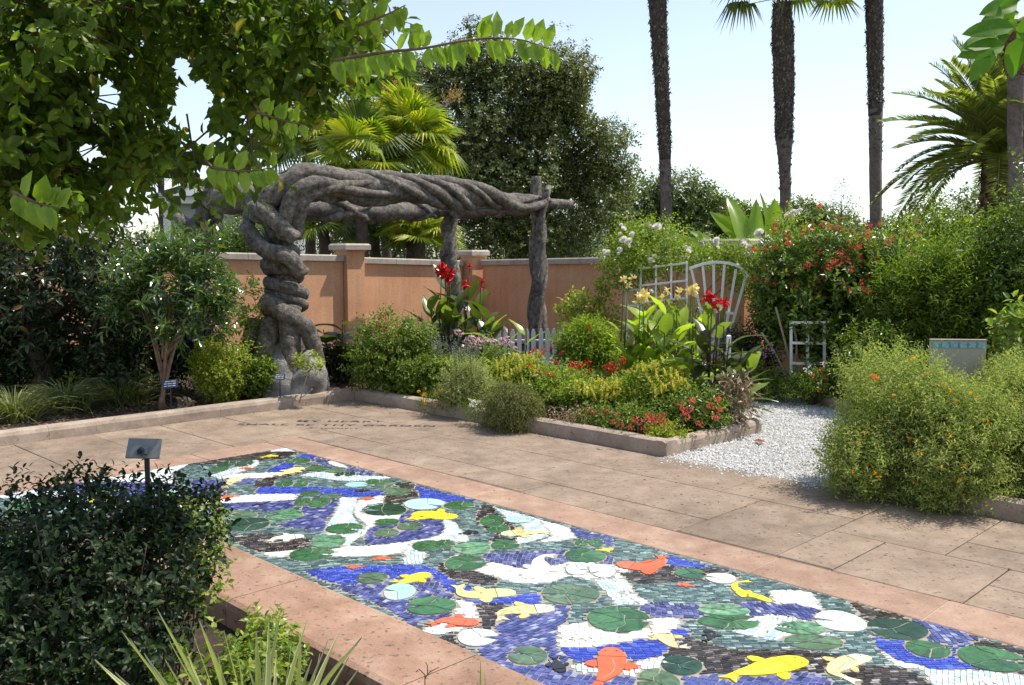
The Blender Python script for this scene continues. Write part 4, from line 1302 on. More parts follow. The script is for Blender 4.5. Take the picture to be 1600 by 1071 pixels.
wall_run('garden_wall', 'orange stucco wall behind the red flowered hedge on the right', wR2, wR3, zt(1192, 396, wR2[1]), zt(1700, 386, wR3[1]), .2, .95)

# ------------------------------------------------------------------ sculpted vine pergola
perg = thing('pergola', 'grey sculpted pergola of thick twisted vines over the far corner of the garden', 'pergola', at(447, 600, 11.3) * (1, 1, 0))
def vine(name, pts, rad, n=12, k=8, lump=.22, lsc=7.0, seed=0, mat=None):
    P = catmull([at(*p) for p in pts], k)
    r = np.interp(np.linspace(0, 1, len(P)), np.linspace(0, 1, len(rad)), rad)
    mb = MB(); mb.tube(P, r, n, lump, lsc, seed)
    part(name, mb, mat or M['bark'], perg, True)
    return P, r
def wrap(name, P, r, rv, turns, phase, seed, over=1.0, n=10, wob=.3, i0=0, i1=None, taper=True, lump=.22):
    Pk = P[i0:i1]; rk = np.asarray(r)[i0:i1]
    # resample finely
    t = np.linspace(0, len(Pk) - 1, max(40, int(abs(turns) * 34)))
    Q = np.stack([np.interp(t, np.arange(len(Pk)), Pk[:, c]) for c in range(3)], -1)
    rq = np.interp(t, np.arange(len(Pk)), rk)
    H = helix(Q, rq * over, turns, phase, wob=wob)
    u = np.linspace(0, 1, len(H))
    rr_ = rv * (1 + (.25 if taper else .1) * np.sin(u * 11 + seed)) * (np.minimum(1, .35 + 4 * np.minimum(u, 1 - u)) if taper else 1)
    mb = MB(); mb.tube(H, rr_, n, lump, 9, seed)
    part(name, mb, M['bark'], perg, True)
# front left trunk: root mass, twisted shaft, bend into the long beam
D0 = 11.2
P, r = vine('trunk', [(452, 622, D0), (448, 560, D0), (447, 500, D0), (445, 440, D0), (438, 400, D0 + .05), (430, 360, D0), (440, 320, D0), (468, 290, D0), (505, 288, D0 + .15)], [.33, .26, .19, .155, .14, .13, .15, .17, .17], 18, 8, .14, 4)
# thick coils lying almost flat round the shaft
n_ = len(P)
wrap('vine', P, r, .092, -3.4, 2.0, 1, 1.15, n=14, wob=.1, i0=int(n_ * .27), i1=int(n_ * .58), taper=False, lump=.1)
wrap('vine', P, r, .06, -3.4, 4.6, 2, 1.2, n=12, wob=.1, i0=int(n_ * .29), i1=int(n_ * .60), taper=False, lump=.1)
wrap('vine', P, r, .075, -1.0, 3.6, 3, 1.05, i0=int(n_ * .5), i1=int(n_ * .9))
wrap('vine', P, r, .07, -1.1, .6, 4, 1.05, i0=int(n_ * .5), i1=int(n_ * .95))
for pts, rad, nm in (
    ([(410, 470, D0 - .3), (450, 492, D0 - .36), (482, 520, D0 - .32), (496, 565, D0 - .25), (502, 618, D0 - .2)], [.10, .11, .11, .09, .08], 'root'),
    ([(400, 500, D0 - .1), (392, 545, D0 - .2), (385, 590, D0 - .2), (378, 628, D0 - .25)], [.11, .12, .12, .12], 'root'),
    ([(425, 500, D0 - .2), (415, 550, D0 - .35), (408, 600, D0 - .35), (402, 630, D0 - .35)], [.12, .14, .15, .16], 'root'),
    ([(455, 480, D0 - .25), (452, 530, D0 - .38), (462, 580, D0 - .42), (480, 622, D0 - .42)], [.12, .12, .13, .17], 'root'),
    ([(396, 322, D0 - .25), (412, 330, D0 - .3), (438, 352, D0 - .32), (462, 374, D0 - .25)], [.085, .095, .09, .085], 'limb'),
    ([(384, 352, D0 - .18), (410, 388, D0 - .28), (450, 402, D0 - .3), (474, 430, D0 - .22)], [.09, .10, .10, .09], 'limb'),
    ([(389, 352, D0 - .05), (392, 330, D0), (405, 322, D0), (440, 292, D0 - .05), (475, 274, D0), (530, 290, D0 + .3), (590, 300, 11.9)], [.07, .09, .10, .105, .10, .07, .03], 'limb'),
    ([(400, 345, D0 - .15), (412, 318, D0 - .2), (440, 296, D0 - .22), (470, 270, D0 - .15), (512, 271, D0), (560, 280, D0 + .55), (620, 288, 12.1), (670, 292, 12.7)], [.10, .115, .12, .12, .10, .08, .06, .03], 'limb'),
    ([(442, 372, D0 - .15), (448, 330, D0 - .25), (465, 300, D0 - .25), (500, 284, D0 - .1), (560, 300, D0 + .4), (620, 304, 12.1)], [.09, .10, .10, .09, .06, .03], 'limb'),
    ([(462, 372, D0 - .1), (466, 335, D0 - .18), (482, 305, D0 - .18), (520, 292, D0 + .05), (580, 285, 11.8)], [.08, .09, .09, .08, .03], 'limb'),
):
    vine(nm, pts, rad, 12, 8, .22, 6, len(pts) + pts[0][0] % 7)
vine('rock_foot', [(480, 626, D0 - .45), (483, 598, D0 - .45), (485, 566, D0 - .38), (482, 548, D0 - .3)], [.24, .22, .16, .06], 14, 6, .3, 5, 3, M['rock'])
vine('rock_foot', [(440, 634, D0 - .5), (440, 600, D0 - .45), (438, 565, D0 - .4), (436, 540, D0 - .3)], [.23, .22, .16, .05], 14, 6, .3, 5, 8, M['rock'])
# long front beam
FR = 15.0
P, r = vine('beam', [(470, 290, D0), (530, 289, D0 + .45), (600, 293, 12.1), (680, 300, 12.9), (740, 306, 13.6), (800, 316, 14.4), (850, 318, FR), (893, 320, FR + .35)], [.17, .155, .165, .175, .15, .105, .085, .07], 16, 8, .2, 3.5)
for ph, sd_, tr, rv in ((0, 5, 1.6, .085), (1.3, 6, 1.9, .07), (2.6, 7, 1.7, .08), (3.9, 8, 1.5, .065), (5.1, 9, 2.2, .06), (2.4, 10, -1.4, .05)):
    wrap('vine', P, r, rv, tr, ph, sd_, .98, i0=0, i1=int(len(P) * .88))
vine('vine', [(720, 292, 13.2), (762, 300, 13.8), (795, 318, 14.1), (825, 325, 14.5), (850, 316, 14.8), (853, 295, 14.8)], [.05, .075, .07, .065, .06, .05], 10, 8, .2, 7, 4)
# right post
P, r = vine('post', [(839, 562, FR), (838, 500, FR), (842, 430, FR), (842, 360, FR), (838, 310, FR), (838, 276, FR)], [.14, .12, .11, .105, .095, .08], 12, 8, .2, 4)
for ph, sd_ in ((0, 11), (2.1, 12), (4.2, 13)):
    wrap('vine', P, r, .05, .9, ph, sd_, 1.0, i0=2, i1=int(len(P) * .66))
vine('limb', [(842, 360, FR - .12), (848, 330, FR - .14), (854, 305, FR - .1), (858, 292, FR)], [.06, .06, .055, .05], 10)
# rear middle post
P, r = vine('post', [(712, 535, 17.3), (712, 470, 17.3), (704, 420, 17.3), (702, 370, 17.3), (704, 325, 17.3)], [.125, .115, .105, .10, .11], 12, 8, .2, 4)
for ph, sd_ in ((0.5, 21), (2.6, 22), (4.7, 23)):
    wrap('vine', P, r, .065, 1.6, ph, sd_, 1.0)
# rear left trunk
P, r = vine('trunk', [(300, 575, 13.4), (302, 480, 13.4), (300, 420, 13.4), (306, 375, 13.4), (322, 340, 13.4), (335, 308, 13.4), (360, 303, 13.1)], [.22, .19, .16, .14, .13, .13, .13], 14, 8, .2, 4)
for ph, sd_ in ((1.2, 31), (3.3, 32), (5.2, 33)):
    wrap('vine', P, r, .095, 1.6, ph, sd_, 1.0)
vine('limb', [(278, 340, 13.2), (300, 358, 13.1), (330, 382, 13.1)], [.08, .09, .08], 10)
# side beam left, rear beam, side beam right
for pts, rad, t1 in (
    ([(325, 308, 13.4), (355, 310, 12.8), (395, 312, 12.0), (440, 300, 11.4)], [.17, .17, .16, .15], 1.3),
    ([(330, 312, 13.4), (420, 322, 14.3), (520, 326, 15.3), (600, 330, 16.1), (660, 328, 16.8), (708, 325, 17.3)], [.15, .15, .16, .17, .16, .12], 2.6),
    ([(704, 330, 17.3), (740, 328, 16.7), (790, 325, 15.9), (838, 322, 15.1)], [.12, .13, .12, .10], 1.6)):
    P, r = vine('beam', pts, rad, 12, 8, .2, 4)
    wrap('vine', P, r, .06, t1, 0.4, 40, 1.0)
    wrap('vine', P, r, .055, -t1, 2.4, 41, 1.0)

# ------------------------------------------------------------------ white picket fence
def picket_fence(name, label, px0, px1, D, ztop, n, group=None):
    a = at(px0, 500, D); b = at(px1, 500, D)
    t = thing(name, label, 'picket fence', (*(a + b)[:2] / 2, 0), group)
    wv = (b[0] - a[0]) / n
    me = None
    zz = .0
    pw_ = wv * .64
    poly = np.array([(-pw_ / 2, 0), (pw_ / 2, 0), (pw_ / 2, ztop - .05), (pw_ * .22, ztop), (-pw_ * .22, ztop), (-pw_ / 2, ztop - .05)])
    V = [(x, -.009, z) for x, z in poly] + [(x, .009, z) for x, z in poly]
    me = mk('picket', V, [(0, 1, 2, 3, 4, 5), (11, 10, 9, 8, 7, 6)] + [(i, i + 6, (i + 1) % 6 + 6, (i + 1) % 6) for i in range(6)])
    for i in range(n):
        c = a + (b - a) * (i + .5) / n
        link('picket', me, M['fencewhite'], t, Matrix.Translation((c[0], c[1], random.uniform(-.008, .008))) @ Matrix.Rotation(random.uniform(-.015, .015), 4, 'Y'))
    for z in (ztop * .28, ztop * .72):
        part('rail', MB().bar((a[0], a[1] + .021, z), (b[0], b[1] + .021, z), .055, .022), M['fencewhite'], t)
picket_fence('picket_fence', 'low white picket fence behind the flower bed, beside the slim twisted post', 752, 905, 13.7, zt(870, 514, 13.7), 14)

# ------------------------------------------------------------------ trellises
def trellis(label, corners, nx, ny, w_=.026, cat='trellis', group='white wooden trellises'):
    """corners: bottom left, bottom right, top right, top left in the world"""
    bl, br, tr, tl = [np.array(c) for c in corners]
    t = thing('trellis', label, cat, (*((bl + br)[:2] / 2), 0), group)
    for i in range(nx):
        s = i / (nx - 1)
        part('upright', MB().bar(bl * (1 - s) + br * s, tl * (1 - s) + tr * s, w_, .02, (0, 1, 0)), M['white'], t)
    for j in range(ny):
        s = (j + .0) / (ny - 1) if ny > 1 else 0
        s = .06 + s * .92
        off = np.array((0, -.022, 0))
        part('crossbar', MB().bar(bl * (1 - s) + tl * s + off, br * (1 - s) + tr * s + off, w_, .02, (0, 1, 0)), M['white'], t)
    return t
DT = 12.9
trellis('white grid trellis under the white rose, left of the fan trellis', (at(1001, 560, DT), at(1073, 556, DT - .2), at(1073, 408, DT - .2), at(1001, 417, DT)), 4, 6)
trellis('narrow white grid trellis leaning behind the yellow cannas, leftmost of the trellises', (at(979, 560, DT + .3), at(1004, 560, DT + .28), at(1000, 425, DT + .28), at(979, 425, DT + .3)), 2, 6, .028)
trellis('white grid trellis half lost in the red flowered hedge, right of the fan trellis', (at(1186, 590, DT - .9), at(1262, 590, DT - 1.0), at(1262, 412, DT - 1.0), at(1186, 408, DT - .9)), 4, 7)
trellis('low white lattice panel showing under the red flowered hedge', (at(1236, 605, 10.9), at(1288, 607, 10.8), at(1288, 502, 10.8), at(1236, 502, 10.9)), 3, 4, .03)
# fan trellis
ft = thing('fan_trellis', 'white fan shaped trellis with an arched top bar behind the red canna', 'trellis', at(1118, 560, 12.0) * (1, 1, 0), 'white wooden trellises')
tops = [(1080, 420), (1098, 416), (1115, 413.5), (1132, 413.5), (1150, 421), (1166, 431)]
bots = [(1108, 545), (1112, 560), (1116, 560), (1120, 560), (1126, 560), (1133, 545)]
for (a, b) in zip(tops, bots):
    part('slat', MB().bar(at(*b, 12.0), at(*a, 12.0), .03, .016, (0, 1, 0)), M['white'], ft)
arc = catmull([at(x, y, 11.975) for x, y in [(1077, 420), (1098, 413), (1118, 410), (1140, 412), (1156, 418), (1170, 431)]], 5)
V = []
for p in arc: V += [p + (0, -.009, -.018), p + (0, -.009, .018), p + (0, .009, .018), p + (0, .009, -.018)]
mb = MB(); Fs = [(0, 1, 2, 3), tuple(len(V) - 4 + i for i in (3, 2, 1, 0))]
for i in range(len(arc) - 1):
    for j in range(4): Fs.append((i * 4 + j, i * 4 + 4 + j, i * 4 + 4 + (j + 1) % 4, i * 4 + (j + 1) % 4))
mb.add(V, Fs); part('arched_bar', mb, M['white'], ft)
part('crossbar', MB().bar(at(1096, 485, 11.97), at(1146, 490, 11.97), .035, .018, (0, 1, 0)), M['white'], ft)
part('crossbar', MB().bar(at(1104, 525, 11.97), at(1136, 527, 11.97), .035, .018, (0, 1, 0)), M['white'], ft)
single('white_stake', MB().box(at(1138, 560, 9.6) * (1, 1, 0) + (0, 0, .44), (.045, .03, .88), 0, .01), M['white'], 'short white stake between the canna leaves at the gravel end', 'stake', at(1138, 560, 9.6) * (1, 1, 0))

# ------------------------------------------------------------------ wire hoops
def hoops(label, pts, n, h, wdt, group='wire hoop edgings'):
    pts = np.array(pts)
    t = thing('hoop_edging', label, 'garden edging', (*pts[0][:2], 0), group)
    a = np.linspace(0, math.pi, 9)
    base = [(-wdt / 2, 0, 0)] + [(-wdt / 2 * math.cos(x), 0, h - wdt / 2 + wdt / 2 * math.sin(x)) for x in a] + [(wdt / 2, 0, 0)]
    me = MB().tube(np.array(base), .0045, 5).mesh('hoop', smooth=True)
    d = pts[-1] - pts[0]; rot = math.atan2(d[1], d[0])
    for i in range(n):
        c = pts[0] + d * (i + .5) / n
        link('hoop', me, M['wire'], t, Matrix.Translation((c[0], c[1], .04 - random.uniform(0, .03))) @ Matrix.Rotation(rot + random.uniform(-.15, .15), 4, 'Z') @ Matrix.Rotation(random.uniform(-.1, .1), 4, 'Y'))
hoops('rusty wire hoops by the kerb corner at the foot of the twisted trunk', [W(UL + .1, VR - .28), W(-.9, VR - .28)], 9, .19, .13)
hoops('rusty wire hoops under the round red flowered bush near the corner', [W(-.85, VR - .3), W(.25, VR - .3)], 9, .19, .13)
hoops('rusty wire hoops right of the trailing grey shrub, in front of the coral flowers', [W(.85, VR - .26), W(2.5, VR - .26)], 13, .19, .13)

# ------------------------------------------------------------------ signs
# small plaque on a stake in the planter, its back to us
ps = thing('plaque', 'small grey metal plaque on a dark stake above the dark planter shrub, seen from behind', 'plaque', at(228, 760, 4.3) * (1, 1, 0))
tiltm = np.array(Matrix.Rotation(math.radians(-32), 3, 'X') @ Matrix.Rotation(.05, 3, 'Y'))
pc_ = at(225, 701, 4.3)
part('plate', MB().box(pc_, (.152, .012, .098), .12, .003, tilt=tiltm), M['plaque_back'], ps)
part('bracket', MB().box(pc_ + (0, -.018, -.004), (.05, .018, .04), .12, .004, tilt=tiltm), M['plaque_back'], ps)
part('knob', MB().tube(np.array([pc_ + (0, -.03, .0), pc_ + (0, -.05, -.005)]), .014, 10), M['stake'], ps)
part('stake', MB().box((pc_[0] + .012, pc_[1] + .0, (pc_[2] - .03) / 2), (.022, .012, pc_[2] - .03), 0, .002), M['stake'], ps)
# tall panel sign standing in the marigold bed
SD = 7.15
sb = thing('sign_board', 'beige sign board topped by blue tiles, standing in the yellow flowered bush', 'sign', at(1496, 760, SD) * (1, 1, 0))
x0, x1 = at(1455, 540, SD)[0], at(1538, 540, SD)[0]; zt_ = zt(1495, 532, SD)
yc = SD
rot_s = -.10
part('panel', MB().box(((x0 + x1) / 2, yc, zt_ - .31), (x1 - x0, .035, .62), rot_s, .004), M['signpanel'], sb)
part('top_edge', MB().box(((x0 + x1) / 2, yc, zt_ + .004), (x1 - x0 + .006, .05, .008), rot_s), M['mortar'], sb)
part('post', MB().box(((x0 + x1) / 2 - .1, yc + .005, (zt_ - .62) / 2), (.05, .03, zt_ - .62)), M['stake'], sb)
part('post', MB().box(((x0 + x1) / 2 + .1, yc + .005, (zt_ - .62) / 2), (.05, .03, zt_ - .62)), M['stake'], sb)
bt = glass('blue_sign_tile', [(0, (.16, .36, .5)), (1, (.3, .5, .6))], .3, .3)
gt = glass('green_sign_tile', [(0, (.10, .3, .2)), (1, (.16, .4, .28))], .2, .3)
cs_, sn_ = math.cos(rot_s), math.sin(rot_s)
for i in range(6):
    for (u_, wd_, m_) in (((i + .5) / 6, .052, bt), ((i + 1.0) / 6, .010, gt)):
        if m_ is gt and i == 5: continue
        lx = (u_ - .5) * (x1 - x0) * .985
        c = np.array(((x0 + x1) / 2 + lx * cs_ + .0205 * sn_, yc + lx * sn_ - .0205 * cs_, zt_ - .035))
        part('tile', MB().box(c, (wd_, .008, .044), rot_s, .002), m_, sb)
# plant labels
def plant_label(label, px, py, D, wpx, rot, lines):
    s = D / F
    c = at(px, py, D)
    t = thing('plant_label', label, 'plant label', c * (1, 1, 0), 'small dark plant labels')
    w_, h_ = wpx * s, wpx * s * .58
    tl = np.array(Matrix.Rotation(math.radians(-25), 3, 'X') @ Matrix.Rotation(rot, 3, 'Y'))
    part('plate', MB().box(c, (w_, .006, h_), 0, .002, tilt=tl), M['label'], t)
    mb = MB()
    for k in range(lines):
        zz = (.28 - k * .27) * h_
        words = [(-.30, .18), (-.03, .26), (.26, .2)] if k else [(-.18, .3), (.2, .34)]
        for wx, ww in words:
            o_ = tl @ np.array((wx * w_, -.0045, zz))
            mb.box(c + o_, (ww * w_, .001, h_ * .09), 0, 0, tilt=tl)
    part('print', mb, M['labelwhite'], t)
    part('stake', MB().box((c[0], c[1] + .006, (c[2] - h_ * .2) / 2), (.012, .006, c[2] - h_ * .2)), M['stake'], t)
plant_label('small navy plant label on a stake under the glossy leaved shrub', 266, 600, 9.7, 24, -.1, 3)
plant_label('small dark plant label on the foot of the thick twisted trunk', 437, 589, 10.25, 17, .05, 3)

# ------------------------------------------------------------------ house beyond the wall
hs = thing('house', 'grey sided house with a shingle roof, half hidden beyond the wall at left', 'house', at(330, 400, 34) * (1, 1, 0))
def hb(name, x0, x1, y0, y1, D, dp, mat):
    a = at(x0, y1, D); b = at(x1, y0, D)
    part(name, MB().box(((a[0] + b[0]) / 2, D + dp / 2, (a[2] + b[2]) / 2), (b[0] - a[0], dp, b[2] - a[2])), mat, hs)
hb('wall', 262, 440, 318, 440, 34, 6, M['siding'])
for k in range(9):
    y = 325 + k * 8.2
    hb('siding_board', 300, 438, y, y + 7.4, 33.95, .04, M['siding'])
hb('corner_trim', 258, 266, 318, 440, 33.9, .1, M['white'])
hb('fascia', 236, 446, 302, 318, 33.3, .35, M['white'])
mb = MB()
A = [at(228, 306, 33), at(452, 306, 33)]
zr = zt(330, 262, 37)
V = [A[0], A[1], np.array((A[1][0] - 1.0, 38, zr)), np.array((A[0][0] + 1.6, 38, zr)), A[1] + (0, 10, 0), A[0] + (0, 10, 0)]
mb.add(V, [(0, 1, 2, 3), (1, 4, 2), (4, 5, 3, 2), (5, 0, 3), (0, 5, 4, 1)])
part('roof', mb, M['roof'], hs)
lr = thing('low_building', 'low building with a pale glinting sloping roof seen beyond the wall at left', 'building', at(220, 400, 27) * (1, 1, 0))
a = at(205, 392, 26); b = at(268, 392, 26)
mb = MB(); mb.add([a, b, b + (0.1, 3, .62), a + (.55, 3, .62)], [(0, 1, 2, 3)]); mb.box((*((a + b)[:2] / 2 + (.1, 1.6)), a[2] / 2 - .03), (b[0] - a[0] - .1, 3, a[2] - .06))
part('roof', mb, M['siding'], lr)
# ================================================================== plants
def bl(px, py, rx, ry, D, rd=None):
    c = at(px, py, D); s = D / F
    return (c[0], c[1], c[2], rx * s, rd or max(rx, ry) * s * .8, ry * s)

def tree(name, label, cat, blobs, base_px, D, mat, n, m, slen, L, Wd, tpl=LEAF2, trunk_r=.2, limbs=7, bark='bark2', group=None, shell=(.45, 1.0), lump=.35, lsc=.9, up=.1, spread=.9, cut=-9, droop=.15, split=.35, trunks=1, fill=0):
    base = at(base_px, 400, D) * (1, 1, 0)
    t = thing(name, label, cat, base, group)
    B = np.array(blobs)
    P, Dd = blob_points(blobs, n, shell, lump, lsc, cut)
    VF = sprigs(P, Dd, m, slen, L, Wd, tpl, spread, .4, up, droop)
    if fill:
        P2, D2 = blob_points(blobs, fill, (.05, .7), lump, lsc)
        VF = merge([VF, sprigs(P2, D2, m, slen, L, Wd, tpl, spread, .6, .1, droop)])
    foliage('crown', VF, mat, t)
    ctr = np.average(B[:, :3], axis=0, weights=B[:, 3] * B[:, 5])
    top = B[:, 2].max()
    fork = base + (ctr - base) * split
    mb = MB()
    pts = catmull([base, base + (fork - base) * .5 + R.normal(size=3) * (.1, .1, 0) * trunk_r * 4, fork, ctr], 5)
    mb.tube(pts, np.linspace(trunk_r * 1.25, trunk_r * .45, len(pts)), 10, .15, 2)
    part('trunk', mb, M[bark], t, True)
    for i in range(limbs):
        b = B[i % len(B)]
        e = b[:3] + R.normal(size=3) * b[3:] * .3
        mid = fork + (e - fork) * .5 + np.array((0, 0, .12)) * np.linalg.norm(e - fork)
        mb = MB(); q = catmull([fork + (0, 0, R.uniform(-.1, .3)), mid, e], 5)
        mb.tube(q, np.linspace(trunk_r * .5, trunk_r * .1, len(q)), 7, .15, 2)
        part('limb', mb, M[bark], t, True)
    return t

# ---------------------------------------------------------------- big leaf meshes
def broad_leaf(name, w=.34, droop=.35, fold=.08, wav=.02, seed=0, tip=1.0, nseg=7):
    V = []; Fs = []
    for i in range(nseg + 1):
        t = i / nseg
        hw_ = w / 2 * (math.sin(math.pi * min(1, t ** .75 * 1.0)) ** .7 if 0 < t < 1 else 0.015) * (1 if t < .8 else 1)
        z = -droop * t ** 2.2
        x = t * (1 - .12 * droop * t)
        for k, f_ in enumerate((-1, -.5, 0, .5, 1)):
            zz = z + fold * abs(f_) * hw_ * 2.4 - (.25 * hw_ * (f_ * f_) * .4) + wav * math.sin(9 * t + seed + 2 * f_) * abs(f_)
            V.append((x, f_ * hw_, zz))
    for i in range(nseg):
        for k in range(4):
            a = i * 5 + k
            Fs.append((a, a + 5, a + 6, a + 1))
    return mk(name, V, Fs, True)
BL = {'a': [broad_leaf('leaf', .36, .25, .12, .015, s) for s in (0,)], }
def frame(P, D, U, L, Wf):
    D = Vector(D).normalized(); U = Vector(U)
    Y = U.cross(D).normalized(); Z = D.cross(Y)
    Mx = Matrix((D, Y, Z)).transposed().to_4x4()
    return Matrix.Translation(Vector(P)) @ Mx @ Matrix.Diagonal((L, L * Wf, L, 1))

def broad_plant(name, label, cat, stems, D, leafmats, L=.42, wf=1.0, up=.75, nl=7, group=None, stemr=.014, flowers_=(), fmesh=None, fmat=None, stem_mat='greenstem', zb=.04, dr=(.15, .3, .5), w=.30, first=.12, flat=0.0):
    """stems: (px, base px, top py) tuples; leaves alternate up each stem"""
    X0 = at(stems[0][0], 400, D)
    t = thing(name, label, cat, (X0[0], D, zb), group)
    vs_ = [broad_leaf('leaf', w, d, .14, .02, i * 2) for i, d in enumerate(dr)]
    for si, st in enumerate(stems):
        pxb, pxt, pyt = st[:3]; dd = D + (st[3] if len(st) > 3 else R.uniform(-.25, .25))
        b = at(pxb, 400, dd) * (1, 1, 0) + (0, 0, zb); e = at(pxt, pyt, dd)
        q = catmull([b, b * .5 + e * .5 + R.normal(size=3) * .015, e], 4)
        mb = MB(); mb.tube(q, np.linspace(stemr, stemr * .45, len(q)), 6)
        part('stem', mb, M[stem_mat], t, True)
        a0 = R.uniform(0, 6.28)
        H = np.linalg.norm(e - b)
        for i in range(nl):
            s = first + (1 - first) * i / nl
            p = b + (e - b) * s
            a = a0 + i * 2.6 + R.uniform(-.3, .3)
            o = np.array((math.cos(a), math.sin(a) * .8, 0))
            u_ = up + .35 * s + R.uniform(-.15, .15) - flat
            d = nrm(o * (1.0 - .35 * s) + np.array((0, 0, u_)))
            n_ = nrm(np.array((0, 0, 1.0)) - o * .4 + R.normal(size=3) * .15)
            m_ = leafmats[int(R.integers(len(leafmats)))]
            me = vs_[int(R.integers(3))].copy()
            me.materials.clear(); me.materials.append(M[m_])
            o_ = link('leaf', LEAFCACHE(me, vs_, m_), None, t, frame(p, d, n_, L * R.uniform(.7, 1.1) * (1 - .25 * s), wf))
    for f in flowers_:
        fx, fy = f[:2]; sc = f[2] if len(f) > 2 else 1
        c = at(fx, fy, D - .05)
        b = at(fx + R.uniform(-6, 6), 400, D); b[2] = min(c[2] - .3, c[2] * .5)
        mb = MB(); mb.tube(np.array([b, (b + c) / 2, c]), (.008, .007, .005), 5)
        part('flower_stem', mb, M[stem_mat], t, True)
        for k in range(3 if sc > .9 else 2):
            place('flower', fmesh, fmat, t, c + R.normal(size=3) * (.03, .02, .03) * sc + (0, 0, k * .02), nrm(R.normal(size=3) * .4 + np.array((0, -.6, .5))), sc)
    return t
_lc = {}
def LEAFCACHE(me, vs_, m_):
    """leaves of one shape and one material share their mesh"""
    key = (len(me.vertices), round(me.vertices[-1].co.z, 4), round(me.vertices[10].co.y, 4), m_)
    if key in _lc:
        bpy.data.meshes.remove(me)
    else:
        _lc[key] = me
    return _lc[key]

# ---------------------------------------------------------------- palms
def fan_mesh(name, nseg=38, L=.62, pet=.65, spread=2.75, droop=.25, seed=0):
    rg = np.random.default_rng(seed)
    V = []; Fs = []
    hub = np.array((pet, 0, 0))
    for i in range(nseg):
        a = -spread + 2 * spread * i / (nseg - 1)
        a *= .92
        Ls = L * (1 - .28 * abs(a / spread) ** 2) * rg.uniform(.9, 1.05)
        d = np.array((math.cos(a), math.sin(a), 0)); s = np.array((-math.sin(a), math.cos(a), 0))
        w_ = Ls * math.sin(spread * .92 / nseg) * 1.0
        zt_ = -droop * Ls * rg.uniform(.7, 1.5)
        n = len(V)
        V += [hub + d * .03, hub + d * Ls * .58 + s * w_ * .62 + (0, 0, -.0), hub + d * Ls * .58 - s * w_ * .62, hub + d * Ls * .56 + (0, 0, .035), hub + d * Ls + (0, 0, zt_)]
        Fs += [(n, n + 3, n + 1), (n, n + 2, n + 3), (n + 3, n + 4, n + 1), (n + 2, n + 4, n + 3)]
    n = len(V)
    V += [(0, -.02, 0), (0, .02, 0), (pet + .05, .012, 0), (pet + .05, -.012, 0), (0, 0, -.02), (pet, 0, -.012)]
    Fs += [(n, n + 3, n + 2, n + 1), (n, n + 4, n + 5, n + 3), (n + 1, n + 2, n + 5, n + 4)]
    return mk(name, V, Fs)
FANS = {}
def fan_palm(name, label, px, py, D, n=30, L=.62, pet=.65, trunk_r=.13, mats=('l_palm',), elmin=-.6, group=None, trunk=True, trunk_pts=None, cat='palm tree', droop=.25, elmax=1.35, sel=None):
    c = at(px, py, D)
    t = thing(name, label, cat, c * (1, 1, 0), group)
    key = (L, pet, droop)
    if key not in FANS:
        FANS[key] = [{m: None for m in M} for _ in range(3)]
    for i in range(n):
        az = i * 2.39996 + R.uniform(-.2, .2)
        el = elmin + (elmax - elmin) * (i + .5) / n
        d = np.array((math.cos(az) * math.cos(el), math.sin(az) * math.cos(el), math.sin(el)))
        nn = nrm(np.array((0, 0, 1.0)) * math.cos(el) - np.array((math.cos(az), math.sin(az), 0)) * math.sin(el) + R.normal(size=3) * .25)
        mt = mats[int(R.integers(len(mats)))]
        k = int(R.integers(3))
        if FANS[key][k][mt] is None:
            FANS[key][k][mt] = fan_mesh('frond', L=L, pet=pet, droop=droop * (.6 + k * .6), seed=k)
            FANS[key][k][mt].materials.append(M[mt])
        s = R.uniform(.8, 1.1)
        Mx = frame(c + d * .05, d, nn, s, 1)
        link('frond', FANS[key][k][mt], None, t, Mx)
    if trunk:
        pts = trunk_pts if trunk_pts is not None else [c * (1, 1, 0), c * (1, 1, .5) + (.03, 0, 0), c + (0, 0, .05)]
        q = catmull(pts, 6)
        mb = MB(); mb.tube(q, np.linspace(trunk_r, trunk_r * .9, len(q)), 9, .15, 5)
        part('trunk', mb, M['bark2'], t, True)
    return t

def boots(t, pts, rads, n, L, mat):
    q = np.array(pts); rr_ = np.array(rads)
    s = R.uniform(0, 1, n)
    u = s * (len(q) - 1); i = np.minimum(u.astype(int), len(q) - 2); f = (u - i)[:, None]
    P = q[i] * (1 - f) + q[i + 1] * f; r = rr_[i] * (1 - f[:, 0]) + rr_[i + 1] * f[:, 0]
    a = R.uniform(0, 2 * math.pi, n)
    o = np.stack((np.cos(a), np.sin(a), np.zeros(n)), -1)
    D = nrm(o * .5 + np.array((0, 0, 1)) * np.where(R.random((n, 1)) < .25, -.6, 1) + .45 * R.normal(size=(n, 3)) * (1, 1, .3))
    V = leaf_arrays(P + o * (r * .86)[:, None], D, o, R.uniform(.6, 1.3, n) * L, L * .45, LEAFN)
    foliage('leaf_bases', V, mat, t)

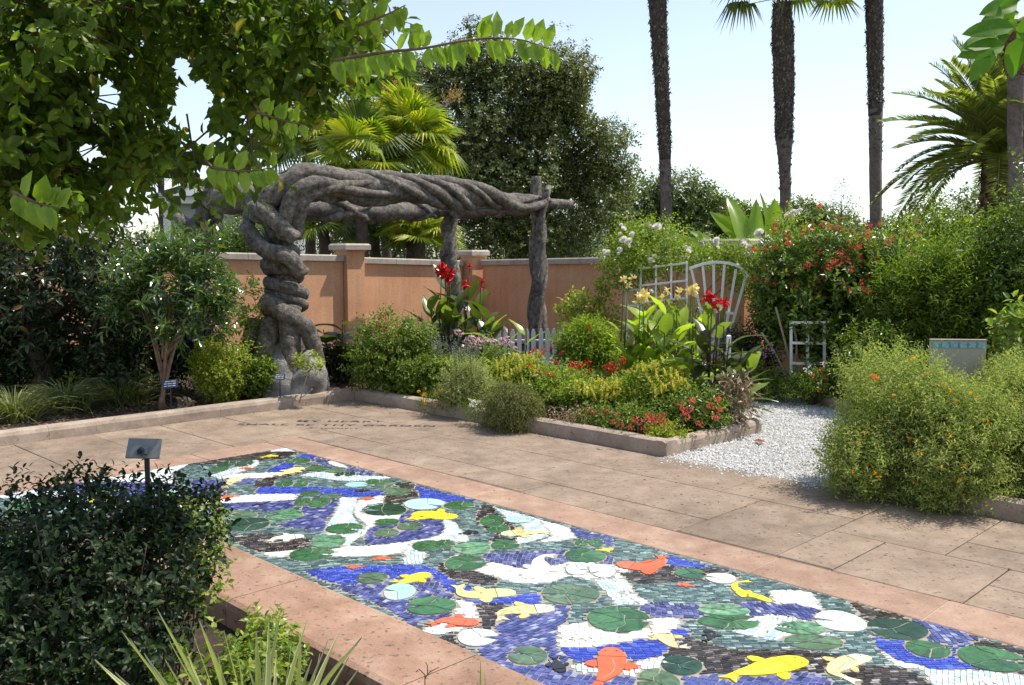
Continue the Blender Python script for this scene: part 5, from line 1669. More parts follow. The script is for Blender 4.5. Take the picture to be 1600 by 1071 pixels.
def tall_palm(label, pix, wid, boot_to, D, crown=None, bmat='palmboot', nboot=2200, elm=-.5, group='tall fan palms with long bare trunks'):
    """pix: trunk centre line from top to bottom in the view; wid: widths there"""
    pts = [at(x, y, D) for x, y in pix]
    base = pts[-1] * (1, 1, 0)
    t = thing('tall_palm', label, 'palm tree', base, group)
    pts.append(base + (0, 0, -.1))
    P = catmull(pts, 8)
    w_ = list(wid) + [wid[-1] * 1.05]
    r = np.interp(np.linspace(0, 1, len(P)), np.linspace(0, 1, len(w_)), w_) * .86 / 2 / F * D
    mb = MB(); mb.tube(P, r, 14, .07, 6)
    zc = zt(800, boot_to, D)
    sel = [i for i in range(len(P)) if P[i][2] > zc]
    k0 = max(1, len(sel))
    mb = MB(); mb.tube(P[k0 - 1:], r[k0 - 1:], 14, .07, 6)
    part('trunk', mb, M['palmtrunk'], t, True)
    mb = MB(); mb.tube(P[:k0 + 1], r[:k0 + 1] * 1.02, 14, .18, 9)
    part('rough_trunk', mb, M[bmat + 'core'], t, True)
    if sel:
        boots(t, P[sel], r[sel], int(nboot * 1.2), .115 if D > 20 else .10, M[bmat])
        lo = [i for i in range(len(P)) if zc - 1.3 < P[i][2] <= zc + .1]
        if len(lo) > 1: boots(t, P[lo], r[lo], nboot // 14, .11 if D > 20 else .08, M[bmat])
    if crown:
        cx_, cy_, n, L = crown
        c = at(cx_, cy_, D)
        for k in range(3):
            pass
        key = (L, L * 1.5, .55)
        if key not in FANS:
            FANS[key] = [{m: None for m in M} for _ in range(3)]
        for i in range(n):
            az = i * 2.39996; el = elm + (1.3 - elm) * (i + .5) / n
            d = np.array((math.cos(az) * math.cos(el), math.sin(az) * math.cos(el), math.sin(el)))
            nn = nrm(np.array((0, 0, 1.0)) * math.cos(el) - np.array((math.cos(az), math.sin(az), 0)) * math.sin(el) + R.normal(size=3) * .2)
            k = i % 3
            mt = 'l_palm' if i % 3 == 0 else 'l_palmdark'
            if FANS[key][k][mt] is None:
                FANS[key][k][mt] = fan_mesh('frond', L=L, pet=L * 1.5, droop=.45 + k * .25, seed=5 + k, nseg=34)
                FANS[key][k][mt].materials.append(M[mt])
            link('frond', FANS[key][k][mt], None, t, frame(c, d, nn, R.uniform(.85, 1.1), 1))
    return t

# ================================================================== far background
tree('distant_tree', 'round topped green tree in the distance behind the leftmost tall palm trunk', 'tree', [bl(1000, 325, 55, 50, 48), bl(1060, 312, 50, 38, 48), bl(1095, 325, 40, 32, 48), bl(1040, 370, 80, 40, 48), bl(975, 350, 40, 45, 48)], 1040, 48, M['l_far'], 2600, 7, .5, .26, .15, trunk_r=.25, lsc=.5)
tree('distant_tree', 'dark low tree in the distance between the first two tall palm trunks', 'tree', [bl(1110, 345, 30, 34, 52), bl(1145, 335, 26, 28, 52), bl(1180, 350, 34, 24, 52), bl(1130, 375, 60, 30, 52)], 1140, 52, M['l_mid'], 1500, 7, .5, .26, .15, trunk_r=.25, lsc=.5)
tree('distant_tree', 'green distant treetop seen right of the middle tall palm trunk', 'tree', [bl(1245, 345, 36, 30, 50), bl(1275, 352, 40, 28, 50), bl(1310, 365, 40, 26, 50), bl(1205, 350, 34, 26, 50)], 1250, 50, M['l_far'], 1400, 7, .5, .26, .15, trunk_r=.25, lsc=.5)
tree('thin_tree', 'small wispy grey green tree standing alone between two tall palm trunks', 'tree', [bl(1315, 310, 14, 24, 40), bl(1308, 330, 18, 16, 40), bl(1325, 335, 22, 20, 40), bl(1315, 360, 34, 18, 40)], 1318, 40, M['l_fargrey'], 260, 5, .5, .13, .05, trunk_r=.07, lsc=.9, limbs=5)
tree('distant_tree', 'distant treetop behind the date palm at the right', 'tree', [bl(1400, 368, 60, 30, 50), bl(1480, 350, 60, 45, 50), bl(1560, 340, 70, 50, 50), bl(1650, 340, 80, 60, 50)], 1480, 50, M['l_far'], 1800, 7, .5, .26, .15, trunk_r=.25, lsc=.5)
for i, (x, y, rx, ry, D, lb) in enumerate(((880, 370, 70, 50, 40, 'grey green bushy tree behind the slim post of the pergola'), (590, 360, 120, 55, 36, 'dark evergreen mass behind the fan palms'), (380, 370, 60, 32, 24, 'bright green leafy shrub beyond the wall between the two thick trunks'), (270, 385, 50, 28, 24, 'green shrub beyond the wall in front of the grey house'))):
    tree('background_tree' if D > 30 else 'background_shrub', lb, 'tree' if D > 30 else 'shrub', [bl(x, y, rx, ry, D), bl(x - rx * .5, y + 10, rx * .5, ry * .8, D), bl(x + rx * .5, y + 6, rx * .5, ry * .85, D), bl(x, y + ry, rx * 1.1, ry * .8, D)], x, D, M[['l_fargrey', 'l_dark', 'l_hedge', 'l_mid'][i]], [1500, 1800, 1500, 700][i], 6, .3, .13 if D > 30 else .09, .07 if D > 30 else .05, trunk_r=.12, lsc=.7, fill=[700, 900, 300, 200][i])
# a hedge line far off closes the horizon
t = thing('distant_hedge', 'low line of distant greenery closing the horizon beyond the wall', 'hedge', (0, 75, 0))
P, Dd = blob_points([(x, 75 + 3 * math.sin(x), 1.5, 5, 3, 2.2 + .8 * math.sin(x * 1.7)) for x in range(-60, 64, 5)], 5200, (.6, 1.0), .3, .4)
foliage('foliage', sprigs(P, Dd, 5, .7, .5, .3, up=.3), M['l_far'], t)

# live oak
oak = [bl(760, 190, 95, 85, 30), bl(850, 165, 85, 70, 30), bl(725, 125, 60, 45, 30), bl(905, 235, 60, 65, 30), bl(820, 275, 110, 75, 30), bl(925, 300, 55, 60, 30), bl(700, 235, 50, 65, 30), bl(740, 85, 55, 34, 30), bl(880, 150, 60, 50, 30), bl(665, 160, 42, 48, 30), bl(835, 105, 60, 32, 30), bl(665, 110, 40, 26, 30), bl(900, 125, 40, 28, 30), bl(965, 265, 28, 22, 30), bl(950, 215, 34, 20, 30), bl(735, 345, 90, 60, 30), bl(850, 360, 80, 60, 30), bl(738, 42, 14, 12, 30)]
tree('live_oak', 'large dark green oak with small glinting leaves behind the slim pergola post', 'tree', oak, 800, 30, M['l_oak'], 13500, 8, .32, .125, .075, trunk_r=.4, limbs=16, lump=.75, lsc=.85, shell=(.5, 1.05), droop=.35, cut=-.28, fill=5000)

# clump of fan palms behind the wall
GP = 'fan palms clumped beyond the wall'
fan_palm('fan_palm', 'bright yellow green fan palm in the middle of the clump above the pergola beam', 640, 225, 20.5, 30, .78, .62, mats=('l_palm',), group=GP)
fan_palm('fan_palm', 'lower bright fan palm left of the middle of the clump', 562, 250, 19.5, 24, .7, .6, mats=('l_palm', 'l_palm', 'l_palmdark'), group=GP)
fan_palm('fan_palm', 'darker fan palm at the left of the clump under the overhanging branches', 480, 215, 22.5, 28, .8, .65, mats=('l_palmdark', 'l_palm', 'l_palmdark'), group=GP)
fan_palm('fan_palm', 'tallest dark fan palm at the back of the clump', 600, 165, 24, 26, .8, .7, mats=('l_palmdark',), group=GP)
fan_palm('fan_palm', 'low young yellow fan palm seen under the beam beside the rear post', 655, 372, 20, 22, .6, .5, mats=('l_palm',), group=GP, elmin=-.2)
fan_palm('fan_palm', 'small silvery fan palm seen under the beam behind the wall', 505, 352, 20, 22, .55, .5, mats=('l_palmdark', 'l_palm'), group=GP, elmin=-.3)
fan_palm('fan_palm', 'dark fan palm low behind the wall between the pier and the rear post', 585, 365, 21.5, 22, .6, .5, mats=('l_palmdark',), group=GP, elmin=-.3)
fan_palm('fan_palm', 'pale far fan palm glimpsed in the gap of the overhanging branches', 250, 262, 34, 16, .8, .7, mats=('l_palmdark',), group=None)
# blossom sprays standing over the palms
t = thing('palm_blossom', 'tan branching blossom sprays rising above the bright fan palm', 'blossom', at(650, 170, 20.5))
Pb = np.array([at(x + R.normal() * 5, y + R.normal() * 5, 20.4) for x, y in ((605, 150), (620, 142), (640, 148), (655, 160), (680, 175), (700, 160), (712, 156), (590, 165), (630, 160)) for _ in range(14)])
foliage('flower_sprays', sprigs(Pb, nrm(np.tile((0.3, 0, .8), (len(Pb), 1)) + .6 * R.normal(size=Pb.shape)), 10, .22, .05, .03, spread=.7), M['f_tan'], t)
mb = MB()
for x, y in ((605, 150), (640, 148), (680, 175), (712, 156)):
    mb.tube(catmull([at(645, 225, 20.5), at((645 + x) / 2, (200 + y) / 2, 20.4), at(x, y, 20.4)], 4), .015, 5)
part('stalks', mb, M['palestem'], t, True)

# tall palms
tall_palm('leftmost tall palm trunk, leaning slightly, above the white climbing rose', [(1021, -190), (1026, -40), (1030, 60), (1035, 150), (1039, 250), (1041, 362)], [36, 34, 28, 24, 21, 20], 250, 24, (1018, -200, 26, .95), nboot=2400)
tall_palm('middle tall palm with a shaggy trunk and fan leaves at the top of the picture', [(1222, 5), (1223, 60), (1225, 140), (1225, 200), (1226, 250), (1227, 335)], [27, 38, 36, 30, 30, 20, 19], 215, 24, (1222, -4, 17, .78), nboot=3200, elm=-.12)
tall_palm('right tall palm trunk with a rough upper part, left of the date palm', [(1363, -170), (1365, -20), (1367, 80), (1368, 160), (1368, 250), (1368, 362)], [36, 30, 27, 24, 22, 21], 180, 24, (1362, -190, 26, .95), nboot=1800)
tall_palm('stout palm trunk with a rusty collar at the right edge', [(1586, 55), (1587, 100), (1588, 130), (1586, 200), (1586, 300)], [34, 36, 28, 27, 25, 25], 118, 17, None, 'palmboot2', 700, group=None)

# date palm
def pinnate(name, L=2.5, n=46, ll=.5, droop=.5, seed=0):
    rg = np.random.default_rng(seed)
    V = []; Fs = []
    pts = []
    for i in range(13):
        t = i / 12
        pts.append(np.array((L * (t - .18 * droop * t ** 3), 0, L * (.10 * t - droop * t ** 2.3))))
    pts = np.array(pts)
    T = nrm(np.gradient(pts, axis=0))
    mb = MB(); mb.tube(pts, np.linspace(.028, .006, 13), 5)
    for sgn in (-1, 1):
        for j in range(n):
            t = .12 + .88 * (j + rg.uniform(0, .6)) / n
            k = min(11, int(t * 12)); f_ = t * 12 - k
            p = pts[k] * (1 - f_) + pts[k + 1] * f_; d = T[k]
            s = np.array((0, sgn, 0)); u = nrm(np.cross(d, s)) * sgn
            l = ll * (1 - .55 * abs(t - .45) ** 1.2 * 1.6) * rg.uniform(.85, 1.1)
            ld = nrm(s * .8 + d * .75 + np.array((0, 0, .28)) + rg.normal(size=3) * .07)
            side = nrm(np.cross(ld, (0, 0, 1)) + (0, 0, .4)) * .026
            m_ = p + ld * l * .5
            e = p + ld * l + np.array((0, 0, -.08 * l))
            mb.add([p, m_ + side, e, m_ - side], [(0, 1, 2), (0, 2, 3)])
    return mb.mesh(name)
DPc = at(1562, 246, 19)
t = thing('date_palm', 'date palm with long arching feathery fronds at the right', 'palm tree', DPc * (1, 1, 0))
pin = [pinnate('frond', 2.35, 84, .44, dr, k) for k, dr in enumerate((.22, .38, .55))]
for p_ in pin: p_.materials.append(M['l_date'])
nfr = 72
for i in range(nfr):
    az = i * 2.39996; s_ = (i + .5) / nfr
    el = -.30 + 1.75 * s_ ** .75
    d = np.array((math.cos(az) * math.cos(el), math.sin(az) * math.cos(el), math.sin(el)))
    nn = nrm(np.array((0, 0, 1.0)) * math.cos(el) - np.array((math.cos(az), math.sin(az), 0)) * math.sin(el))
    link('frond', pin[2 if s_ < .3 else (1 if s_ < .6 else 0)], None, t, frame(DPc + d * .1, d, nn, R.uniform(.8, 1.08), 1))
q = catmull([DPc * (1, 1, 0), DPc * (1, 1, .5), DPc + (0, 0, -.05)], 6)
part('trunk', MB().tube(q, np.linspace(.28, .32, len(q)), 12, .1, 4), M['bark2'], t, True)
boots(t, q[6:], np.full(len(q) - 6, .32), 500, .18, M['palmboot2'])

# banana / bird of paradise leaves behind the wall
t = thing('banana_plant', 'broad upright light green banana like leaves rising behind the garden wall', 'banana plant', at(1165, 400, 17.5) * (1, 1, 0))
bls = [broad_leaf('leaf', .36, d, .16, .012, i) for i, d in enumerate((.06, .18, .3))]
for b_ in bls: b_.materials.append(M['l_banana'])
for (bx, by, tx, ty, w_, tw) in ((1165, 390, 1143, 298, .75, .2), (1172, 385, 1152, 312, .95, .5), (1185, 395, 1176, 310, .8, -.5), (1200, 385, 1193, 303, .8, .9), (1205, 390, 1212, 312, 1.1, .1), (1215, 395, 1238, 322, .8, -.4), (1130, 405, 1088, 350, .9, .6), (1120, 412, 1060, 362, .9, .3), (1100, 420, 1092, 362, .8, -.3), (1160, 390, 1168, 330, 1.0, 1.2), (1180, 400, 1128, 330, .9, .2), (1225, 400, 1222, 340, .9, .6)):
    b = at(bx, by, 17.5 + R.uniform(-.4, .4)); e = at(tx, ty, 17.5 + R.uniform(-.4, .4))
    d = e - b; L_ = np.linalg.norm(d)
    nn = nrm(np.array((math.sin(tw), -math.cos(tw), .25)))
    link('leaf', bls[int(R.integers(3))], None, t, frame(b, d, nn, L_ * 1.02, w_))
    part('leaf_stalk', MB().tube(catmull([b * (1, 1, 0), (b * (1, 1, .5) + (.05, 0, 0)), b + d * .05], 3), .03, 6), M['greenstem'], t, True)

# dark shrubs beyond / along the right wall
bush('dark_shrub', 'tall dark shrub dotted with pale flowers under the date palm', 'shrub', 1490, 14.5, 105, 315, M['l_mid'], n=1300, m=7, slen=.22, L=.09, Wd=.05, fill=900, lsc=1.4)
bush('dark_shrub', 'dense grey green shrub with pale flower spikes at the right edge', 'shrub', 1600, 10.2, 92, 285, M['l_hedge'], n=2200, m=8, slen=.2, L=.075, Wd=.036, fill=900, lsc=1.6)
bush('yellow_green_shrub', 'yellow green shrub showing above the red flowered hedge', 'shrub', 1408, 13.2, 52, 350, M['l_lime'], n=700, m=8, slen=.2, L=.075, Wd=.03, fill=200)

# ================================================================== right hand beds
HEAD = {
    'ix': head_mesh('flower_head', 16, .045, .035, .02), 'small': head_mesh('flower_head', 9, .025, .024, .018),
    'clus': head_mesh('flower_head', 22, .05, .03, .022, .8), 'daisy': head_mesh('flower_head', 8, .008, .022, .012, .25),
    'canna': head_mesh('flower', 9, .03, .085, .045, 1.0), 'tiny': head_mesh('flower_head', 6, .012, .014, .011),
}
HEADM = {}
def head(k, m_):
    if (k, m_) not in HEADM:
        me = HEAD[k].copy(); me.materials.clear(); me.materials.append(M[m_]); HEADM[(k, m_)] = me
    return HEADM[(k, m_)]
# hedge with red flowers
hb_ = [bl(1300, 440, 110, 85, 11.6, 1.0), bl(1235, 432, 55, 42, 11.4, .6), bl(1385, 450, 75, 85, 11.5, .8), bl(1280, 408, 60, 34, 11.7, .7), bl(1340, 402, 60, 34, 11.7, .7), bl(1310, 520, 100, 60, 11.6, .8), bl(1215, 470, 35, 50, 11.5, .5), bl(1400, 540, 70, 60, 11.3, .7)]
t, P, Dd = bush('flowering_hedge', 'large dark green hedge covered in small red flower heads at the right', 'hedge', 1300, 11.6, 120, 352, M['l_hedge'], n=3300, m=8, slen=.16, L=.092, Wd=.046, blobs=hb_, stems=16, fill=1500, lsc=1.5, lump=.35, tpl=LEAF2, stem_mat=None)
sc = -Dd[:, 1] * .8 + Dd[:, 2] * .5 + R.normal(size=len(P)) * .5 + (P[:, 2] > 1.2) * .9
for i in R.choice(np.argsort(-sc)[:520], 150, replace=False):
    place('flower_head', head('ix', 'f_ixora'), None, t, P[i] + nrm(Dd[i] + np.array((0, -.7, .5))) * .21, nrm(Dd[i] + np.array((0, -.5, .7))), random.uniform(.55, 1.0))
mb = MB()
for pts in ([(1240, 590), (1228, 540), (1212, 480)], [(1240, 590), (1245, 540), (1238, 500)], [(1232, 600), (1215, 560), (1190, 520)]):
    mb.tube(catmull([at(x, y, 11.0) for x, y in pts], 5), .014, 6)
part('bare_branch', mb, M['palestem'], t, True)
Pq = np.array([at(R.uniform(1240, 1300), R.uniform(498, 575), 10.7) for _ in range(26)])
foliage('low_sprigs', sprigs(Pq, rnd_dir(26), 7, .14, .08, .04, up=.4), M['l_hedge'], t)
bush('lance_leaved_shrub', 'tall shrub with narrow upright leaves between the hedge and the sign', 'shrub', 1450, 10.4, 85, 392, M['l_mid'], n=1500, m=11, slen=.3, L=.10, Wd=.026, up=1.1, spread=.8, fill=400, lsc=1.6)
bush('broad_leaved_shrub', 'pale leaved shrub reaching in at the right edge above the yellow flowered bush', 'shrub', 1605, 8.6, 48, 462, M['l_pitt'], n=150, m=6, slen=.16, L=.11, Wd=.06, tpl=LEAF6, lsc=2, zb=.5)
bush('low_green_shrub', 'bright green low shrub in front of the hedge beside the sign', 'shrub', 1370, 10.0, 60, 510, M['l_hedge'], n=700, m=7, slen=.13, L=.07, Wd=.035, fill=200)
# climbing white rose
rb = [bl(1010, 385, 55, 34, 13.2, .6), bl(975, 410, 32, 32, 13.2, .5), bl(1060, 404, 36, 14, 13.2, .4), bl(1130, 402, 40, 13, 13.2, .4), bl(1180, 408, 36, 22, 13.0, .5), bl(1238, 358, 12, 24, 13.0, .25), bl(1175, 430, 26, 30, 12.8, .4), bl(1000, 430, 28, 18, 13.2, .4)]
t, P, Dd = bush('climbing_rose', 'rambling climbing rose with white blooms spilling along the wall top and trellises', 'rose', 1060, 13.2, 130, 350, M['l_spring'], n=1700, m=6, slen=.2, L=.06, Wd=.036, blobs=rb, stems=10, lump=.45, lsc=3, stem_mat=M['twig'], up=.4)
P2, D2 = blob_points(rb, 500, (.8, 1.15), .5, 3)
foliage('young_leaves', sprigs(P2, D2, 5, .2, .045, .025, up=.8), M['l_lime'], t)
rose = rose_mesh('rose_bloom', .085); rose.materials.append(M['f_white'])
for x, y, s in ((975, 376, 1.0), (983, 378, .9), (1027, 356, 1.1), (950, 396, .8), (974, 358, .7), (968, 391, .7), (1017, 408, .8), (1017, 456, .6), (1075, 393, .7), (1120, 376, .8), (1121, 387, .5), (1163, 381, .7), (1170, 388, .8), (1187, 366, 1.2), (1193, 371, .9), (1182, 404, .6), (1195, 398, .9), (1202, 400, .7), (1152, 416, .6), (1170, 423, .6), (1205, 428, .8), (1240, 332, .7), (1245, 333, .7), (1234, 336, .5)):
    c_ = at(x, y, 12.55)
    place('rose_bloom', rose, None, t, c_, (R.normal() * .3, -.8, .6), s * .8)
    if s > .6:
        for _ in range(2):
            place('rose_bloom', rose, None, t, c_ + R.normal(size=3) * .055 * s, (R.normal() * .6, -.8, R.uniform(-.2, .8)), s * R.uniform(.35, .6))

# shrubs and flowers of the mixed bed, back to front
bush('light_leaved_shrub', 'yellow green shrub with pointed leaves before the orange wall, right of the slim post', 'shrub', 915, 13.4, 46, 448, M['l_lime'], n=120, m=8, slen=.16, L=.10, Wd=.045, tpl=LEAF6, lsc=3, zb=.0, lump=.6, blobs=[bl(915, 478, 34, 18, 13.4), bl(940, 458, 14, 12, 13.4), bl(895, 490, 22, 14, 13.4), bl(935, 500, 26, 14, 13.4)])
def canna(label, D, stems, mats, fl, fm, **kw):
    return broad_plant('canna', label, 'canna', stems, D, mats, flowers_=fl, fmesh=head('canna', fm), fmat=None, group=None, **kw)
canna('dark leaved canna topped by a dense red flower head, before the corner of the wall', 12.6, [(700, 697, 440), (680, 672, 475), (722, 728, 460), (705, 712, 470), (742, 748, 480), (690, 690, 490), (758, 762, 490)], ['l_bronze', 'l_bronze', 'l_bronzeg'], [(690, 425, 1.1), (700, 428, 1.1), (696, 436, 1.0), (704, 437, .9), (727, 443, .8), (752, 440, .5), (756, 449, .4), (734, 420, .5)], 'f_red', L=.56, nl=9, up=.8, stem_mat='darkstem', w=.42)
canna('bronze canna with low spreading leaves at the left end of the picket fence', 12.2, [(765, 768, 500), (790, 795, 505), (815, 822, 510)], ['l_canna', 'l_bronzeg', 'l_bronze'], [], 'f_red', L=.42, nl=5, up=.55, stem_mat='darkstem', w=.34)
broad_plant('taro', 'dark purple broad leaved plant beside the thick twisted trunk', 'plant', [(530, 535, 500), (520, 505, 515), (545, 560, 520)], 12.0, ['l_bronze'], L=.5, nl=7, up=.2, stem_mat='darkstem', w=.55, dr=(.2, .35, .5), flat=.1, first=.4)
bush('dark_shrub', 'shadowy low shrub under the dark purple leaved plant', 'shrub', 530, 12.2, 34, 545, M['l_dark'], n=300, m=7, slen=.14, L=.07, Wd=.035)
t, P, Dd = bush('pentas_bush', 'round bright green bush dotted with small red flowers by the kerb corner', 'flowering shrub', 612, 11.0, 72, 486, M['l_mid'], n=1300, m=8, slen=.14, L=.055, Wd=.032, fill=350, lsc=2.2)
flowers(t, P, Dd, 26, head('small', 'f_red'), None)
t, P, Dd = bush('pentas_bush', 'green bush right of the round one, with yellow daisies at its foot', 'flowering shrub', 655, 10.6, 42, 560, M['l_mid'], n=600, m=7, slen=.12, L=.05, Wd=.028, fill=150)
t2, P2, Dd2 = bush('yellow_daisy', 'low clump of small yellow daisies along the kerb near the corner', 'flowers', 690, 9.95, 40, 608, M['l_mid'], n=260, m=6, slen=.08, L=.03, Wd=.012, stems=0)
flowers(t2, P2, Dd2, 24, head('daisy', 'f_gold'), None, sc=(.8, 1.2))
# lavender coloured salvia
def spiky(label, px, D, hw, top, n, mat, L, r, name='salvia', cat='flowers', zb=.05, leaf='l_silver', nl=500, lowfrac=.6):
    X = at(px, 400, D)[0]; rx = hw / F * D; z1 = zt(px, top, D)
    t = thing(name, label, cat, (X, D, zb))
    b = np.stack((X + R.uniform(-.5, .5, n) * rx, D + R.uniform(-.5, .5, n) * rx, np.full(n, zb)), -1)
    e = b + np.stack(((b[:, 0] - X) * .9 + R.normal(size=n) * .04, (b[:, 1] - D) * .9 + R.normal(size=n) * .04, (z1 - zb) * R.uniform(.72, 1.0, n)), -1)
    mb = MB()
    for i in range(n): mb.tube(np.array([b[i], (b[i] + e[i]) / 2 + R.normal(size=3) * .01, e[i]]), .004, 4, cap=False)
    part('stems', mb, M['greenstem'], t, True)
    k = 14
    s = np.tile(np.linspace(0, 1, k), n)[:, None]
    Pp = np.repeat(e, k, 0) - np.repeat(nrm(e - b), k, 0) * (s * L)
    VF = leaf_arrays(Pp, nrm(rnd_dir(len(Pp)) + (0, 0, .4)), rnd_dir(len(Pp)), r * 2, r, LEAF2)
    foliage('flower_spikes', VF, M[mat], t)
    blobs = [(X, D, zb + (z1 - zb) * lowfrac * .5, rx * .9, rx * .8, (z1 - zb) * lowfrac * .5)]
    Pq, Dq = blob_points(blobs, nl, (.4, 1), .3, 3)
    foliage('foliage', sprigs(Pq, Dq, 7, .12, .045, .014, up=.6), M[leaf], t)
    return t
spiky('lavender coloured salvia spikes behind the silver leaved plant', 712, 10.9, 42, 520, 46, 'f_lav', .16, .011)
spiky('a few mauve salvia spikes rising right of the round red flowered bush', 655, 11.3, 26, 488, 14, 'f_lav', .2, .010, nl=120)
bush('artemisia', 'feathery silver green plant spilling towards the kerb left of the yellow spikes', 'plant', 728, 9.75, 40, 570, M['l_silver'], n=1000, m=12, slen=.15, L=.036, Wd=.013, up=.8, lump=.35, lsc=4, stems=10, stem_mat=M['greenstem'])
spiky('thin mauve spikes standing out of the silver leaved plant', 728, 9.9, 26, 542, 18, 'f_lav', .14, .008, nl=60)
t, P, Dd = bush('phlox', 'pink flowered phlox before the left end of the picket fence', 'flowers', 752, 11.3, 60, 524, M['l_mid'], n=420, m=7, slen=.12, L=.05, Wd=.022, lsc=3)
for x, y, s in ((715, 520, .9), (722, 524, .7), (735, 530, 1.1), (745, 534, 1.1), (738, 540, .9), (752, 537, 1.0), (760, 533, .9), (770, 534, .9), (785, 534, 1.1), (797, 538, .9), (748, 547, .8), (778, 540, .8), (678, 548, .7), (804, 545, .7), (728, 534, .8), (792, 530, .8)):
    place('flower_head', head('clus', 'f_pink'), None, t, at(x, y, 10.85), (R.normal() * .2, -.5, .8), s)
t, P, Dd = bush('white_alyssum', 'small white flowers low against the kerb left of the trailing grey shrub', 'flowers', 742, 9.25, 26, 618, M['l_mid'], n=160, m=5, slen=.07, L=.025, Wd=.012, stems=0)
flowers(t, P, Dd, 14, head('tiny', 'f_white'), None, sc=(1.0, 1.8), out=.02)
def shrimp(label, px, D, hw, top, n, ns, zb=.04):
    t, P, Dd = bush('shrimp_plant', label, 'flowering shrub', px, D, hw, top + 10, M['l_spring'], n=n, m=7, slen=.11, L=.06, Wd=.03, zb=zb, fill=n // 4, lsc=3, lump=.4)
    P2 = P[np.argsort(-(P[:, 2] + .5 * Dd[:, 2] - .7 * Dd[:, 1] + R.normal(size=len(P)) * .35))[:int(ns * 1.7)]]
    P2 = P2 + (0, -.06, .05)
    k = 16
    s = np.tile(np.linspace(0, 1, k), len(P2))[:, None]
    ax = nrm(np.tile((0, 0, 1.0), (len(P2), 1)) + .25 * R.normal(size=P2.shape))
    Pp = np.repeat(P2, k, 0) + np.repeat(ax, k, 0) * s * .06
    VF = leaf_arrays(Pp, nrm(np.repeat(ax, k, 0) + rnd_dir(len(Pp)) * .7), rnd_dir(len(Pp)), .026, .016, LEAF2)
    foliage('flower_spikes', VF, M['f_shrimp'], t)
    P3 = P[R.choice(len(P), len(P) // 2, replace=False)]
    foliage('young_leaves', sprigs(P3 + (0, 0, .05), rnd_dir(len(P3)), 5, .1, .05, .024, up=1.0), M['l_lime'], t)
    return t
shrimp('yellow spiked bush behind the trailing grey shrub', 808, 10.2, 60, 550, 800, 90)
t, P, Dd = bush('pentas_bush', 'green bush with red flowers at the right end of the picket fence', 'flowering shrub', 922, 11.4, 48, 508, M['l_spring'], n=700, m=9, slen=.2, L=.085, Wd=.024, fill=200, up=.8)
flowers(t, P, Dd, 14, head('small', 'f_red'), None)
t, P, Dd = bush('red_geranium', 'band of deep red blooms across the middle of the bed', 'flowers', 905, 10.4, 82, 572, M['l_mid'], n=600, m=6, slen=.1, L=.05, Wd=.035, fill=100)
for x, y, s in ((835, 547, .7), (845, 556, .8), (893, 570, 1.0), (900, 574, 1.1), (908, 572, 1), (920, 569, .9), (922, 580, .7), (948, 576, 1.2), (956, 570, .9), (965, 576, 1.1), (972, 568, .9), (982, 583, 1.2), (973, 562, .8), (868, 567, .9), (878, 552, .6), (938, 597, .9), (888, 592, .8), (848, 550, .8), (862, 544, .6), (830, 552, .7), (955, 582, 1.0), (885, 594, .6), (941, 592, .8)):
    place('flower_head', head('clus', 'f_red'), None, t, at(x, y, 9.95), (R.normal() * .2, -.6, .8), s * .85)
shrimp('yellow spiked bush in the middle of the bed in front of the red blooms', 935, 9.3, 62, 592, 760, 70)
shrimp('largest yellow spiked bush, left of the dark canna at the gravel end', 1035, 8.95, 64, 564, 1000, 110)
shrimp('low yellow spiked bush behind the wire hoops', 880, 9.6, 40, 600, 300, 16)
canna('pale green canna with yellow blooms in front of the white trellis', 10.4, [(1000, 992, 500), (1020, 1012, 485), (1040, 1040, 478), (1058, 1062, 492), (1078, 1085, 500), (1030, 1026, 500), (1090, 1102, 512), (985, 975, 520), (1010, 1000, 520), (1065, 1050, 510)], ['l_canna', 'l_canna', 'l_bronzeg'], [(1005, 468, 1.0), (1000, 474, .8), (1040, 461, .7), (1056, 463, .7), (1080, 453, .9), (1086, 457, .7), (975, 440, .6), (981, 441, .6), (1083, 452, .8)], 'f_yellow', L=.50, nl=8, up=1.0, w=.40, first=.15)
bush('green_shrub', 'fine leaved shrub filling in behind the pale canna under the trellis', 'shrub', 1040, 12.2, 70, 462, M['l_mid'], n=700, m=7, slen=.16, L=.045, Wd=.024, lump=.5, lsc=3)
canna('bronze leaved canna with two red blooms at the gravel end of the bed', 9.0, [(1105, 1108, 478), (1122, 1124, 492), (1092, 1080, 540), (1150, 1160, 545), (1160, 1178, 560), (1135, 1140, 530), (1112, 1100, 520), (1128, 1150, 590)], ['l_bronze', 'l_bronzeg', 'l_bronze'], [(1107, 464, .75), (1113, 471, .7), (1123, 480, .75), (1131, 478, .75)], 'f_red', L=.46, nl=8, up=.6, stem_mat='darkstem', w=.32, dr=(.2, .4, .6))
bush('dry_leaf_clump', 'withered brown stems at the foot of the bronze canna', 'plant', 1150, 8.7, 30, 600, M['litter'], n=120, m=5, slen=.16, L=.10, Wd=.03, up=1.0, stems=8, stem_mat=M['palestem'])
t, P, Dd = bush('bedding_flowers', 'coral pink flowers at the kerb corner next to the gravel', 'flowers', 1000, 8.55, 72, 632, M['l_mid'], n=560, m=6, slen=.09, L=.045, Wd=.02, fill=120)
for x, y, s in ((958, 660, .8), (970, 665, .8), (985, 668, .8), (1000, 660, 1.0), (1012, 652, 1.1), (1022, 654, 1.1), (1032, 657, 1), (1005, 672, .8), (1036, 650, 1.0), (1015, 662, .9), (1040, 662, .8), (965, 648, .7), (992, 655, .9), (1026, 664, .9)):
    place('flower_head', head('ix', 'f_coral'), None, t, at(x, y, 8.1), (R.normal() * .3, -.5, .8), s * .75)
